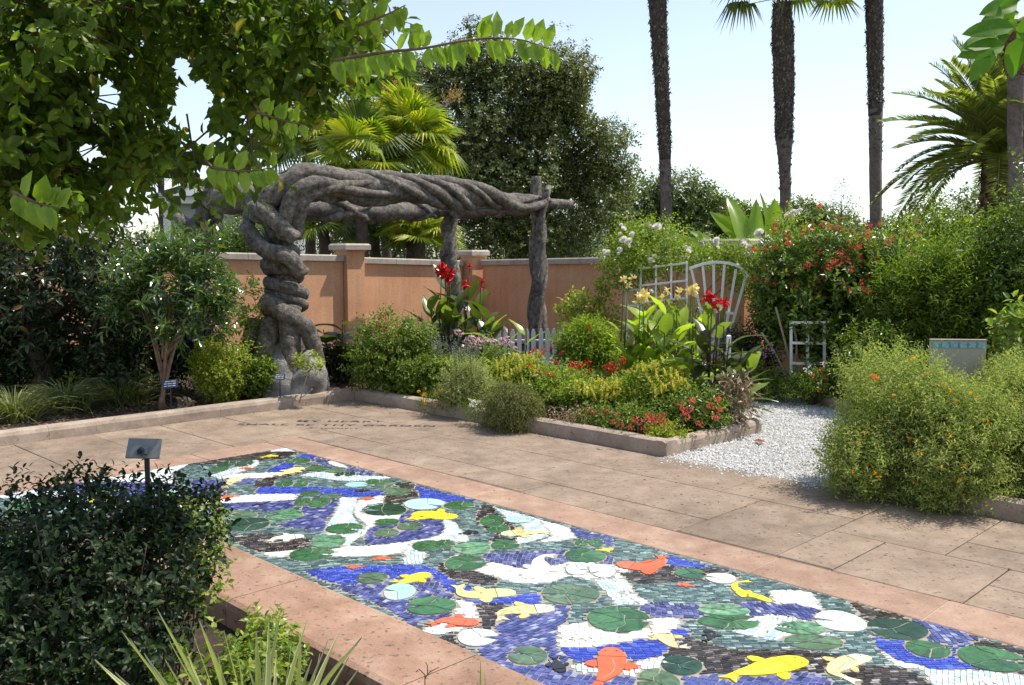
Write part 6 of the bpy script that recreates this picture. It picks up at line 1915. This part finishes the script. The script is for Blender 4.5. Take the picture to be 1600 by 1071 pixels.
t, P, Dd = bush('bedding_flowers', 'coral red flowers among leaves at the foot of the largest yellow spiked bush', 'flowers', 1090, 8.5, 52, 610, M['l_hedge'], n=520, m=6, slen=.1, L=.05, Wd=.024, fill=100)
for x, y, s in ((1068, 645, 1), (1078, 640, 1), (1082, 626, .9), (1110, 635, 1), (1122, 625, .9), (1118, 652, 1), (1092, 664, .9), (1062, 634, .8), (1074, 652, .9), (1125, 640, .8)):
    place('flower_head', head('ix', 'f_coral'), None, t, at(x, y, 8.1), (R.normal() * .3, -.5, .8), s * .85)
bush('violet_flowers', 'tiny clump of violet flowers between the coral flowers', 'flowers', 1053, 8.25, 12, 655, M['f_purple'], n=20, m=4, slen=.04, L=.03, Wd=.02, stems=0)
bush('bedding_plant', 'light green low plant overhanging the kerb corner', 'plant', 1046, 8.1, 34, 664, M['l_lime'], n=200, m=6, slen=.08, L=.055, Wd=.02, stems=4)
bush('trailing_rosemary', 'grey green rosemary trailing over the kerb onto the paving', 'shrub', 802, 9.05, 36, 598, M['l_rosemary'], n=1500, m=12, slen=.15, L=.034, Wd=.010, up=.1, droop=.7, lump=.55, lsc=4, stems=14, stem_mat=M['palestem'], zb=.0, ry=.3, fill=500)
bush('dry_grass_tuft', 'dry brownish low tuft behind the wire hoops', 'plant', 905, 8.85, 56, 640, M['litter'], n=260, m=6, slen=.09, L=.04, Wd=.012, up=.6, stems=0)

bush('green_shrub', 'leafy yellow green filler between the round red flowered bush and the pink phlox', 'shrub', 695, 10.7, 44, 562, M['l_spring'], n=420, m=7, slen=.12, L=.065, Wd=.034, fill=100)
bush('green_shrub', 'bright leafy plant between the trailing grey shrub and the middle yellow spikes', 'shrub', 868, 9.7, 46, 590, M['l_spring'], n=480, m=7, slen=.12, L=.06, Wd=.03, fill=120)
bush('green_shrub', 'bright leafy plant between the two largest yellow spiked bushes', 'shrub', 985, 9.5, 40, 590, M['l_spring'], n=420, m=7, slen=.12, L=.06, Wd=.03, fill=120)
t, P, Dd = bush('bedding_flowers', 'small rose pink flowers low behind the wire hoops in the middle of the kerb', 'flowers', 940, 8.75, 40, 640, M['l_mid'], n=300, m=6, slen=.09, L=.045, Wd=.02, fill=60)
flowers(t, P, Dd, 9, head('small', 'f_coral'), None)
t, P, Dd = bush('red_salvia', 'loose sprinkling of red flowers among the yellow spiked bushes', 'flowers', 870, 10.0, 70, 574, M['l_spring'], n=300, m=6, slen=.11, L=.05, Wd=.028)
flowers(t, P, Dd, 22, head('small', 'f_red'), None, out=.12)
# small flowers by the gravel under the hedge
t, P, Dd = bush('bedding_flowers', 'mixed white, orange and purple small flowers under the hedge behind the gravel', 'flowers', 1275, 10.5, 60, 575, M['l_hedge'], n=560, m=6, slen=.09, L=.045, Wd=.02, fill=80)
for x, y, s, m_ in ((1258, 578, .9, 'f_white'), (1266, 582, .8, 'f_white'), (1270, 588, .8, 'f_orange'), (1282, 577, .9, 'f_orange'), (1291, 570, .8, 'f_purple'), (1285, 568, .7, 'f_white'), (1288, 590, .8, 'f_orange'), (1281, 599, .9, 'f_white'), (1312, 582, .7, 'f_white'), (1320, 590, .6, 'f_white'), (1307, 549, 1.0, 'f_white'), (1280, 610, .8, 'f_orange'), (1265, 573, .7, 'f_white'), (1330, 580, .6, 'f_white')):
    place('flower_head', head('small', m_), None, t, at(x, y, 10.0), (R.normal() * .2, -.7, .6), s)
t, P, Dd = bush('purple_flowers', 'purple orchid like sprays right of the bronze canna', 'flowers', 1190, 10.9, 26, 540, M['l_mid'], n=90, m=6, slen=.12, L=.06, Wd=.025)
for x, y in ((1206, 538), (1199, 547), (1207, 550), (1190, 552), (1182, 556), (1196, 555), (1186, 549), (1175, 560)):
    place('flower_head', head('small', 'f_purple'), None, t, at(x, y, 10.4), (0, -.8, .5), .9)
bush('low_plants', 'low green plants along the curved kerb at the left of the gravel', 'plants', 1205, 10.75, 40, 590, M['l_mid'], n=260, m=6, slen=.1, L=.05, Wd=.022, stems=3)
bush('dark_shrub', 'shadowy shrub filling the bed behind the bronze canna', 'shrub', 1175, 11.8, 46, 500, M['l_dark'], n=700, m=7, slen=.14, L=.05, Wd=.028, fill=200)

# big yellow flowered bush, right foreground
def marigold(label, blobs, D, n, px, group=None):
    t, P, Dd = bush('bush_daisy', label, 'flowering shrub', px, D, 100, 560, M['l_marigold'], n=n, m=12, slen=.19, L=.040, Wd=.013, blobs=blobs, up=.5, lump=.5, lsc=3.2, stems=26, stem_mat=M['greenstem'], spread=.95, fill=n // 3, stem_r=.006)
    i_ = R.choice(len(P), n // 6, replace=False)
    foliage('fine_leaves', sprigs(P[i_] + (0, 0, .05), Dd[i_], 16, .24, .03, .006, up=.8, spread=.8), M['l_silver'], t)
    return t, P, Dd
mb1 = [bl(1410, 655, 90, 55, 6.75, .45), bl(1370, 700, 48, 50, 6.6, .4), bl(1460, 722, 125, 72, 6.5, .5), bl(1400, 602, 55, 38, 6.8, .35), bl(1480, 650, 60, 36, 6.4, .3), bl(1520, 665, 60, 44, 6.3, .35), bl(1345, 730, 50, 45, 6.4, .3), bl(1345, 695, 32, 28, 6.7, .25), bl(1480, 765, 95, 38, 6.2, .3)]
t, P, Dd = marigold('large feathery bush with small golden flowers, spilling over the kerb at the right', mb1, 6.6, 5200, 1420)
sc = -Dd[:, 1] + .6 * Dd[:, 2] + R.normal(size=len(P)) * .6
for i in np.argsort(-sc)[:44]:
    place('flower_head', head('daisy', 'f_gold'), None, t, P[i] + nrm(Dd[i] + np.array((0, -.7, .5))) * .2, (Dd[i][0] * .5, -.7, .6), random.uniform(.6, 1.05))
for x, y in ((1363, 588), (1370, 592), (1512, 678), (1522, 676), (1519, 662)):
    place('flower_head', head('daisy', 'f_orange'), None, t, at(x, y, 6.2), (0, -.7, .7), 1.2)
mb2 = [bl(1590, 650, 60, 62, 6.6, .4), bl(1620, 700, 90, 90, 6.4, .5), bl(1600, 600, 45, 28, 6.9, .3)]
t, P, Dd = marigold('feathery pale green bush right of the sign at the picture edge', mb2, 6.5, 3200, 1590)
flowers(t, P, Dd, 14, head('daisy', 'f_gold'), None, out=.1)

# ================================================================== left bed
blk = [bl(70, 430, 130, 80, 10.6, .9), bl(180, 430, 70, 70, 10.6, .8), bl(30, 370, 90, 50, 10.6, .8), bl(190, 500, 60, 40, 10.6, .6), bl(60, 520, 90, 34, 10.6, .6), bl(-60, 450, 90, 100, 10.6, .9)]
tree('magnolia', 'dark magnolia like tree with rusty tinged glossy leaves in the shady left bed', 'tree', blk, 46, 10.6, M['l_magnolia'], 1500, 7, .2, .12, .05, tpl=LEAF6, trunk_r=.13, limbs=8, lump=.4, lsc=1.6, split=.45, droop=.1)
lb_ = [bl(265, 440, 75, 42, 10.0, .5), bl(215, 480, 45, 34, 10.0, .45), bl(318, 470, 36, 42, 10.0, .4), bl(300, 395, 36, 18, 10.0, .3), bl(205, 430, 30, 30, 10, .35), bl(290, 505, 62, 26, 10, .4)]
t = tree('laurel', 'glossy pale leaved laurel on several thin stems, left of the thick twisted trunk', 'tree', lb_, 244, 10.0, M['l_laurel'], 330, 10, .24, .15, .042, tpl=LEAF6, trunk_r=.036, limbs=9, lump=.6, lsc=2.2, split=.22, up=.8, bark='limb', spread=.75)
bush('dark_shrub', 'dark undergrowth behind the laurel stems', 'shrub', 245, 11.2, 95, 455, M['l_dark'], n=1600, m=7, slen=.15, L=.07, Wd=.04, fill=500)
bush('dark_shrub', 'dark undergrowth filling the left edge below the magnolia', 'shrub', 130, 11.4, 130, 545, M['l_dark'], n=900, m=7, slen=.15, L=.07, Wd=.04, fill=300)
bush('lime_shrub', 'sunlit patch of lime green leaves low behind the striped grass', 'shrub', 165, 10.7, 60, 548, M['l_lime'], n=130, m=6, slen=.14, L=.08, Wd=.04, lump=.5, stems=3)
bush('boxy_shrub', 'rounded yellow green shrub at the left foot of the thick twisted trunk', 'shrub', 340, 10.5, 46, 532, M['l_lime'], n=1500, m=8, slen=.1, L=.036, Wd=.022, fill=300, lump=.15)
for (x, yb, hw, L_, n, lb) in ((10, 672, 55, .62, 190, 'striped arching grass clump at the left edge beside the kerb'), (92, 656, 62, .62, 260, 'striped arching grass clump, second from the left edge'), (178, 645, 60, .62, 260, 'striped arching grass clump nearest the laurel stems')):
    D = dep(yb) + .25
    c = at(x, 400, D) * (1, 1, 0) + (0, 0, .04)
    t = thing('liriope', lb, 'grass clump', c, 'striped grass clumps')
    foliage('blades', merge([blades(c, int(n * 1.5), L_, .013, .12, .9, up=(.6, 1.05)), blades(c + (.16, .05, 0), n // 3, L_ * .9, .011, .1, 1.1), blades(c + (-.16, .08, 0), n // 3, L_ * .9, .011, .1, 1.1)]), M['l_grass'], t)
bush('dark_shrub', 'deep shaded evergreen mass under the magnolia at the far left', 'shrub', 20, 11.0, 90, 470, M['l_dark'], n=1000, m=7, slen=.16, L=.08, Wd=.045, fill=400)  # added undergrowth, its dark leaf colour stands for dense shade
bush('dark_shrub', 'dark leafy shrub between the magnolia and the laurel', 'shrub', 170, 10.5, 52, 500, M['l_magnolia'], n=420, m=7, slen=.16, L=.10, Wd=.045, fill=120)  # also added, shade between the trees put into dark leaves
# climber on the trunk, sprout at its foot
vb = [bl(395, 470, 16, 40, 10.9, .15), bl(370, 490, 22, 20, 11.0, .15), bl(400, 560, 24, 40, 10.75, .2), bl(385, 520, 22, 26, 10.9, .2)]
bush('climbing_vine', 'light green vine climbing the shaded side of the thick twisted trunk', 'vine', 392, 11.0, 30, 440, M['l_lime'], n=190, m=6, slen=.12, L=.06, Wd=.034, blobs=vb, stems=5, lump=.5)
bush('green_shrub', 'mid green shrub between the rounded shrub and the twisted trunk', 'shrub', 398, 10.6, 26, 560, M['l_mid'], n=320, m=7, slen=.12, L=.07, Wd=.035, fill=60)
t = thing('sprout', 'small sprouting plant with bright leaves before the trunk foot', 'plant', at(468, 626, 10.35) * (1, 1, 0))
mb = MB()
mb.tube(catmull([at(468, 630, 10.35), at(474, 605, 10.35), at(483, 580, 10.4)], 4), .008, 5); mb.tube(catmull([at(470, 622, 10.35), at(480, 615, 10.35), at(488, 608, 10.35)], 4), .006, 5)
part('stem', mb, M['palestem'], t, True)
P = np.array([at(x, y, 10.35) for x, y in ((470, 570), (480, 562), (492, 560), (500, 565), (474, 580), (486, 578), (466, 574), (496, 574))])
foliage('foliage', sprigs(np.repeat(P, 3, 0) + R.normal(size=(24, 3)) * .03, rnd_dir(24), 6, .07, .085, .04, LEAF6, up=.8), M['l_lime'], t)
# leaf litter heap
t = thing('leaf_litter', 'small pale heap of dry leaves lying beside the rounded shrub', 'leaf litter', at(291, 628, 9.9) * (1, 1, 0))
P = np.array([at(291 + R.normal() * 5, 627 + R.normal() * 3, 9.9) for _ in range(40)]); P[:, 2] = np.abs(P[:, 2]) * .6 + .04
foliage('dry_leaves', leaf_arrays(P, rnd_dir(40) * (1, 1, .4), rnd_dir(40), .09, .04, LEAF6), M['litter'], t)
bush('vine_spray', 'light green trailing spray on the second twisted trunk beyond the laurel', 'vine', 300, 13.0, 12, 330, M['l_lime'], n=26, m=5, slen=.14, L=.07, Wd=.035, zb=1.4, stems=0)

# ================================================================== foreground planter
sb_ = [bl(120, 862, 150, 88, 3.35, .5), bl(40, 830, 90, 70, 3.5, .4), bl(230, 822, 55, 42, 3.6, .3), bl(170, 930, 140, 90, 3.15, .45), bl(30, 960, 110, 100, 3.0, .45), bl(285, 870, 45, 60, 3.45, .28), bl(300, 790, 36, 18, 3.6, .2), bl(300, 830, 26, 34, 3.5, .15), bl(235, 792, 40, 22, 3.6, .25), bl(60, 1030, 140, 60, 2.9, .4), bl(200, 1000, 90, 60, 3.0, .35), bl(120, 792, 40, 24, 3.5, .2)]
t = thing('planter_shrub', 'dark dense small leaved shrub filling the foreground planter', 'shrub', at(140, 1000, 3.3) * (1, 1, 0) + (0, 0, .03))
P, Dd = blob_points(sb_, 1150, (.5, 1.02), .28, 3.5)
P[:, 2] = np.maximum(P[:, 2], .08)
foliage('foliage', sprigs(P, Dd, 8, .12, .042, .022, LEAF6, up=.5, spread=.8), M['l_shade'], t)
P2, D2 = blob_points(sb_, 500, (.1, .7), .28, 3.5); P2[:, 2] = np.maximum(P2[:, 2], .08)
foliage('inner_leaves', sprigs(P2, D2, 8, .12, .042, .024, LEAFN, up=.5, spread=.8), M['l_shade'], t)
mb = MB(); c0 = ORG[t.name]
for i in R.choice(len(P), 110, replace=False):
    q = P[i]; b = c0 + R.normal(size=3) * (.35, .2, 0)
    b[0] = b[0] * .5 + q[0] * .5; b[1] = b[1] * .6 + q[1] * .4
    mid = b * .45 + q * .55 + R.normal(size=3) * .03
    mb.tube(catmull([b, mid, q + Dd[i] * .05], 4), np.linspace(.007, .002, 9), 5)
part('stems', mb, M['twig'], t, True)
lb2 = [bl(310, 850, 26, 50, 3.5, .12), bl(318, 900, 20, 40, 3.4, .1), bl(270, 830, 30, 30, 3.55, .12)]
P3, D3 = blob_points(lb2, 120, (.3, 1), .3, 5)
foliage('sun_toned_sprigs', sprigs(P3, D3, 7, .09, .036, .018, LEAF6, up=.7), M['l_pitt'], t)  # sunlit edge of the shrub put into a paler leaf colour
t, P, Dd = bush('low_groundcover', 'glossy light green low plants between the dark shrub and the stone coping', 'ground cover', 395, 3.05, 62, 975, M['l_pitt'], n=170, m=8, slen=.06, L=.04, Wd=.024, tpl=LEAF6, zb=.03, stems=8, fill=60, ry=.28)
bush('low_groundcover', 'glossy light green low leaves under the strap leaved grass', 'ground cover', 300, 2.75, 90, 1010, M['l_pitt'], n=130, m=7, slen=.06, L=.04, Wd=.024, tpl=LEAF6, zb=.03, stems=6, ry=.3)
def strap(label, px, D, spec, name='strap_grass'):
    """strap leaves one by one: (tip px, tip py, length factor, width)"""
    c = at(px, 400, D) * (1, 1, 0) + (0, 0, .04)
    t = thing(name, label, 'grass clump', c, None)
    for (bx, tx, ty, w_) in spec:
        b = at(bx, 400, D + R.uniform(-.12, .12)) * (1, 1, 0) + (0, 0, .04)
        e = at(tx, ty, D + R.uniform(-.05, .12))
        if e[2] < .12: e[2] = .12
        mid = b * .5 + e * .5 + (0, 0, .10 * np.linalg.norm(e - b)) + (b - e) * (.12, .0, 0)
        q = catmull([b, mid, e], 6)
        side = nrm(np.cross(q[-1] - q[0], (0, 1, .25)) + .3 * R.normal(size=3))
        side[2] *= .4
        V = []; k = len(q)
        for i, p in enumerate(q):
            s = i / (k - 1)
            ww = 1.2 * w_ * (min(1, .55 + s * 2)) * max(.03, (1 - s ** 3.2)) / 2
            V += [p - side * ww, p - side * ww * .78 + (0, 0, -.003), p + (0, 0, -.006), p + side * ww * .78 + (0, 0, -.003), p + side * ww]
        Fs = []
        for i in range(k - 1):
            Fs += [(i * 5 + j, i * 5 + j + 1, i * 5 + j + 6, i * 5 + j + 5) for j in range(4)]
        mb = MB(); mb.add(V, Fs)
        sl = part('strap_leaf', mb, M['l_blade'], t, True)
        sl.data.materials.append(M['cream_edge'])
        sl.data.polygons.foreach_set('material_index', np.tile((1, 0, 0, 1), k - 1))
    return t
sp = [(330, 245, 950, .028), (300, 190, 985, .024), (270, 148, 1030, .026), (360, 312, 970, .028), (380, 440, 945, .020), (400, 480, 965, .02), (420, 530, 985, .022), (330, 265, 1000, .02), (430, 565, 995, .02), (350, 340, 1020, .018), (300, 225, 1020, .02), (390, 400, 985, .022), (370, 368, 1000, .02), (410, 455, 1005, .02), (400, 432, 1015, .018), (320, 290, 1010, .02), (280, 180, 1050, .02), (340, 300, 985, .018), (440, 500, 1020, .022), (380, 420, 1000, .016), (430, 545, 1025, .018), (415, 487, 1030, .018), (350, 275, 1010, .018), (310, 258, 1030, .018), (395, 420, 965, .018), (425, 512, 1000, .016), (445, 470, 985, .016), (290, 205, 1000, .018), (375, 350, 985, .018), (405, 388, 1040, .016), (435, 560, 1045, .016)]
strap('cream edged strap leaves arching up at the bottom edge, over the stone coping', 360, 2.6, sp)
strap('single cream striped leaf tip standing before the coping at the bottom edge', 752, 2.72, [(750, 751, 1028, .016), (765, 757, 1050, .010)], 'strap_leaf_tuft')
t = thing('dry_twig', 'thin bare forked twig standing against the speckled coping', 'twig', at(662, 1071, 2.75) * (1, 1, 0))
mb = MB()
a = at(664, 1071, 2.75)
mb.tube(np.array([a * (1, 1, 0) + (0, 0, .03), a, at(664, 1055, 2.75), at(655, 1046, 2.75), at(650, 1050, 2.75)]), .0018, 5); mb.tube(np.array([at(664, 1060, 2.75), at(672, 1050, 2.75), at(686, 1043, 2.75)]), .0016, 5); mb.tube(np.array([at(668, 1054, 2.75), at(668, 1040, 2.75), at(665, 1035, 2.75)]), .0014, 5)
part('stem', mb, M['twig'], t, True)

# ================================================================== overhanging trees
ob = [bl(60, 60, 150, 110, 4.3, .9), bl(190, 60, 110, 85, 4.9, .9), bl(330, 20, 150, 55, 5.0, .9), bl(470, 30, 105, 50, 5.0, .8), bl(560, 20, 50, 34, 4.6, .5), bl(110, 200, 120, 70, 4.6, .8), bl(20, 265, 90, 52, 4.2, .7), bl(205, 232, 70, 32, 5, .6),
      bl(400, 115, 58, 55, 5, .6), bl(455, 85, 55, 48, 4.8, .5), bl(525, 70, 34, 34, 4.6, .4), bl(380, 185, 42, 34, 4.8, .4), bl(305, 250, 34, 16, 4.6, .3), bl(110, 300, 80, 26, 4.4, .5), bl(-120, 150, 130, 200, 4.3, .9), bl(388, 245, 28, 12, 4.5, .2), bl(150, -90, 300, 80, 4.6, 1.0)]
tb = np.array((-4.1, 5.2, 0))
t = thing('overhanging_tree', 'leafy tree whose branches hang over the picture from the upper left', 'tree', tb)
P, Dd = blob_points(ob, 1750, (.3, 1.0), .35, 2.4)
P = np.vstack([P, (np.array((-.25, 3.95, 3.5)) + rnd_dir(170) * (.75, .6, .3) * R.uniform(.2, 1, (170, 1))), (np.array((-1.0, 3.5, 3.3)) + rnd_dir(170) * (.8, .7, .3) * R.uniform(.2, 1, (170, 1)))])  # last two clumps: unseen leaves added overhead to shade the planter shrub
Dd = np.vstack([Dd, rnd_dir(340)])
# keep the sky gap the branches leave open
VFs = sprigs(P, nrm(Dd * (1, 1, .4) + np.array((0, 0, -.25))), 9, .22, .090, .053, LEAF6, up=-.15, spread=.85, droop=.25)
V_, Fl_ = VFs
nl_ = len(V_) // 8
Lv = V_.reshape(nl_, 8, 3)
ctr = Lv.mean(1)
# the gap: a funnel of open air left of the middle of the crown
def toimg(p):
    d = p - np.array((0, 0, EYE))
    cz = d[:, 1] * math.cos(PITCH) - d[:, 2] * math.sin(PITCH)
    cy_ = d[:, 1] * math.sin(PITCH) + d[:, 2] * math.cos(PITCH)
    return CX + F * d[:, 0] / cz, CY - F * cy_ / cz, cz
gx, gy, gz = toimg(ctr)
gap = np.zeros(nl_, bool)
for (x, y, rx, ry) in ((300, 165, 38, 52), (285, 105, 20, 26), (170, 150, 22, 26), (330, 220, 26, 16), (140, 238, 24, 20), (462, 168, 18, 14), (255, 290, 26, 14), (620, 70, 30, 24)):
    gap |= ((gx - x) / rx) ** 2 + ((gy - y) / ry) ** 2 < R.uniform(.55, 1.1, nl_)
Lv = Lv[~gap]; gz = gz[~gap]; gx = gx[~gap]; gy = gy[~gap]
vis_ = (gx > -20) & (gy > -20)
order = np.argsort(np.where(vis_, gz, 99))
big = order[:220]; rest = order[220:]
fs6 = [np.array([f for f in LEAF6[1] if len(f) == k]) for k in (3, 4)]
def leaves_of(ids):
    Vv = Lv[ids].reshape(-1, 3)
    base_ = (np.arange(len(ids)) * 8)[:, None, None]
    return Vv, [(base_ + f[None]).reshape(-1, f.shape[1]) for f in fs6]
foliage('crown', leaves_of(rest), M['l_over'], t)
for i in big:
    link('leaf', mk('leaf', Lv[i] - tb, [fs6[0], fs6[1]]), M['l_over'] if R.random() < .8 else M['l_bright'], t)
def limb(pts, rads, nm='limb', k=6):
    q = catmull(pts, k)
    r = np.interp(np.linspace(0, 1, len(q)), np.linspace(0, 1, len(rads)), rads)
    mb = MB(); mb.tube(q, r, 9, .12, 8)
    part(nm, mb, M['limb'], t, True)
limb([tb, tb + (.1, 0, 1.2), tb + (.4, -.1, 2.3), at(-150, -40, 4.7)], [.17, .14, .12, .09], 'trunk')
limb([tb + (.3, 0, 2.0), at(-120, 120, 4.8), at(20, 70, 4.6), at(55, 105, 4.5), at(95, 150, 4.5)], [.08, .05, .038, .033, .022])
limb([at(95, 150, 4.5), at(98, 205, 4.5), at(110, 245, 4.5), at(112, 268, 4.5), at(140, 280, 4.5), at(200, 292, 4.6)], [.024, .022, .020, .02, .016, .008])
limb([at(20, 130, 4.7), at(90, 190, 4.8), at(150, 212, 4.9), at(190, 240, 4.9), at(222, 262, 4.9), at(280, 262, 4.9), at(320, 235, 4.9), at(348, 215, 4.8)], [.03, .022, .02, .02, .019, .014, .010, .005])
limb([at(-150, -40, 4.7), at(60, -30, 4.8), at(250, 10, 5), at(420, 35, 5), at(560, 60, 4.6)], [.07, .05, .035, .022, .010])
limb([at(250, 10, 5), at(330, 80, 5), at(400, 130, 5), at(450, 190, 4.7)], [.025, .018, .012, .006])
limb([at(100, -10, 4.8), at(180, 60, 4.8), at(240, 100, 4.9), at(230, 150, 4.9)], [.03, .02, .012, .006])
# twigs that carry the leaves
mb = MB()
px_, py_, pz_ = toimg(P)
for i in R.choice(len(P), 320, replace=False):
    if ((px_[i] - 295) / 75) ** 2 + ((py_[i] - 150) / 100) ** 2 < 1: continue
    d = nrm(Dd[i] * (1, 1, .4) + np.array((0, 0, -.25)))
    p = P[i]
    mb.tube(np.array([p - d * .22 + (0, 0, .06), p, p + d * .25 - (0, 0, .05)]), (.005, .004, .002), 4, cap=False)
part('twigs', mb, M['twig'], t, True)
# long outreaching sprays with leaves set along them
lf = leaf_arrays(np.zeros((1, 3)), np.array([(1., 0, 0)]), np.array([(0, 0, 1.)]), 1.0, .55, LEAF6)
lfm = {}
for m_ in ('l_bright', 'l_over'):
    me = mk('leaf', lf[0], lf[1]); me.materials.append(M[m_]); lfm[m_] = me
def spray(pts, nlv, L, mats=('l_bright',), down=.75):
    q = catmull(pts, 10)
    mb = MB(); mb.tube(q, np.linspace(.007, .002, len(q)), 5)
    part('twig', mb, M['limb'], t, True)
    for i in range(nlv):
        s = (i + .5) / nlv
        k = s * (len(q) - 1); a = int(k); f_ = k - a
        p = q[a] * (1 - f_) + q[min(a + 1, len(q) - 1)] * f_
        T = nrm(q[min(a + 1, len(q) - 1)] - q[max(a - 1, 0)])
        up_ = 1 if R.random() > down else -1
        d = nrm(T * R.uniform(.1, .6) + np.array((0, R.uniform(-.45, .45), up_ * 1.0)))
        nn = nrm(np.array((R.normal() * .35, -1, .3)))
        link('leaf', lfm[mats[int(R.integers(len(mats)))]], None, t, frame(p, d, nn, L * R.uniform(.75, 1.15) * (1 - .45 * max(0, s - .6)), R.uniform(.9, 1.2)))
spray([at(520, 95, 3.5), at(600, 82, 3.35), at(660, 76, 3.3), at(740, 62, 3.25), at(810, 62, 3.2), at(868, 80, 3.2)], 46, .088)
spray([at(560, 40, 4.0), at(600, 25, 3.9), at(634, 8, 3.9)], 12, .08)
spray([at(400, 175, 4.0), at(440, 188, 3.9), at(478, 196, 3.8)], 14, .085, down=.5)
spray([at(330, 262, 3.9), at(380, 268, 3.8), at(430, 262, 3.8)], 14, .085, down=.6)
spray([at(20, 300, 3.3), at(60, 318, 3.2), at(95, 326, 3.2)], 14, .10, down=.6)
spray([at(320, 250, 4.0), at(345, 275, 3.9), at(362, 300, 3.9)], 10, .09, down=.7)
# branch of broad leaves at the upper right
tr_ = np.array((3.6, 3.9, 0))
t = thing('broad_leaved_tree', 'branch of large glossy leaves hanging in from the upper right corner', 'tree', tr_)
limb([tr_, tr_ + (0, 0, 1.6), tr_ + (-.15, -.2, 2.6), at(1690, -40, 3.6)], [.12, .10, .08, .03], 'trunk')
limb([at(1690, -40, 3.6), at(1640, 0, 3.5), at(1600, 30, 3.45), at(1560, 40, 3.4)], [.03, .014, .01, .005])
mlf = broad_leaf('leaf', .48, .12, .12, .01, 3); mlf.materials.append(leafmat('large_glossy_leaf', (.04, .12, .015), (.07, .18, .025), (.12, .25, .04), .45, .4, .3))
for (bx, by, tx, ty) in ((1590, 5, 1537, 18), (1592, 20, 1540, 28), (1585, 42, 1508, 48), (1560, 60, 1508, 72), (1570, 70, 1502, 84), (1578, 55, 1540, 80), (1552, 78, 1518, 124), (1590, 60, 1580, 118), (1600, 50, 1600, 100), (1610, 20, 1598, 80), (1600, -10, 1560, 12), (1612, 0, 1640, 60), (1580, 10, 1570, 50), (1620, 30, 1612, 95), (1590, 30, 1556, 62), (1630, -20, 1590, -5)):
    D_ = 3.4 + R.uniform(-.12, .12)
    b = at(bx, by, D_); e = at(tx, ty, D_ + R.uniform(-.08, .08)); d = e - b
    link('leaf', mlf, None, t, frame(b, d, nrm(np.array((R.normal() * .3, -1, .5))), np.linalg.norm(d) * 1.08, 1.0))
# a fallen leaf and spent red petals on the gravel
fl = single('fallen_leaf', MB().add([G(1176, 688, .02), G(1188, 692, .03), G(1196, 690, .02), G(1186, 686, .035)], [(0, 1, 2, 3)]), plain('dry_red_leaf', (.30, .09, .06), .7, .3), 'reddish fallen leaf lying on the gravel near the kerb', 'leaf', G(1186, 689))
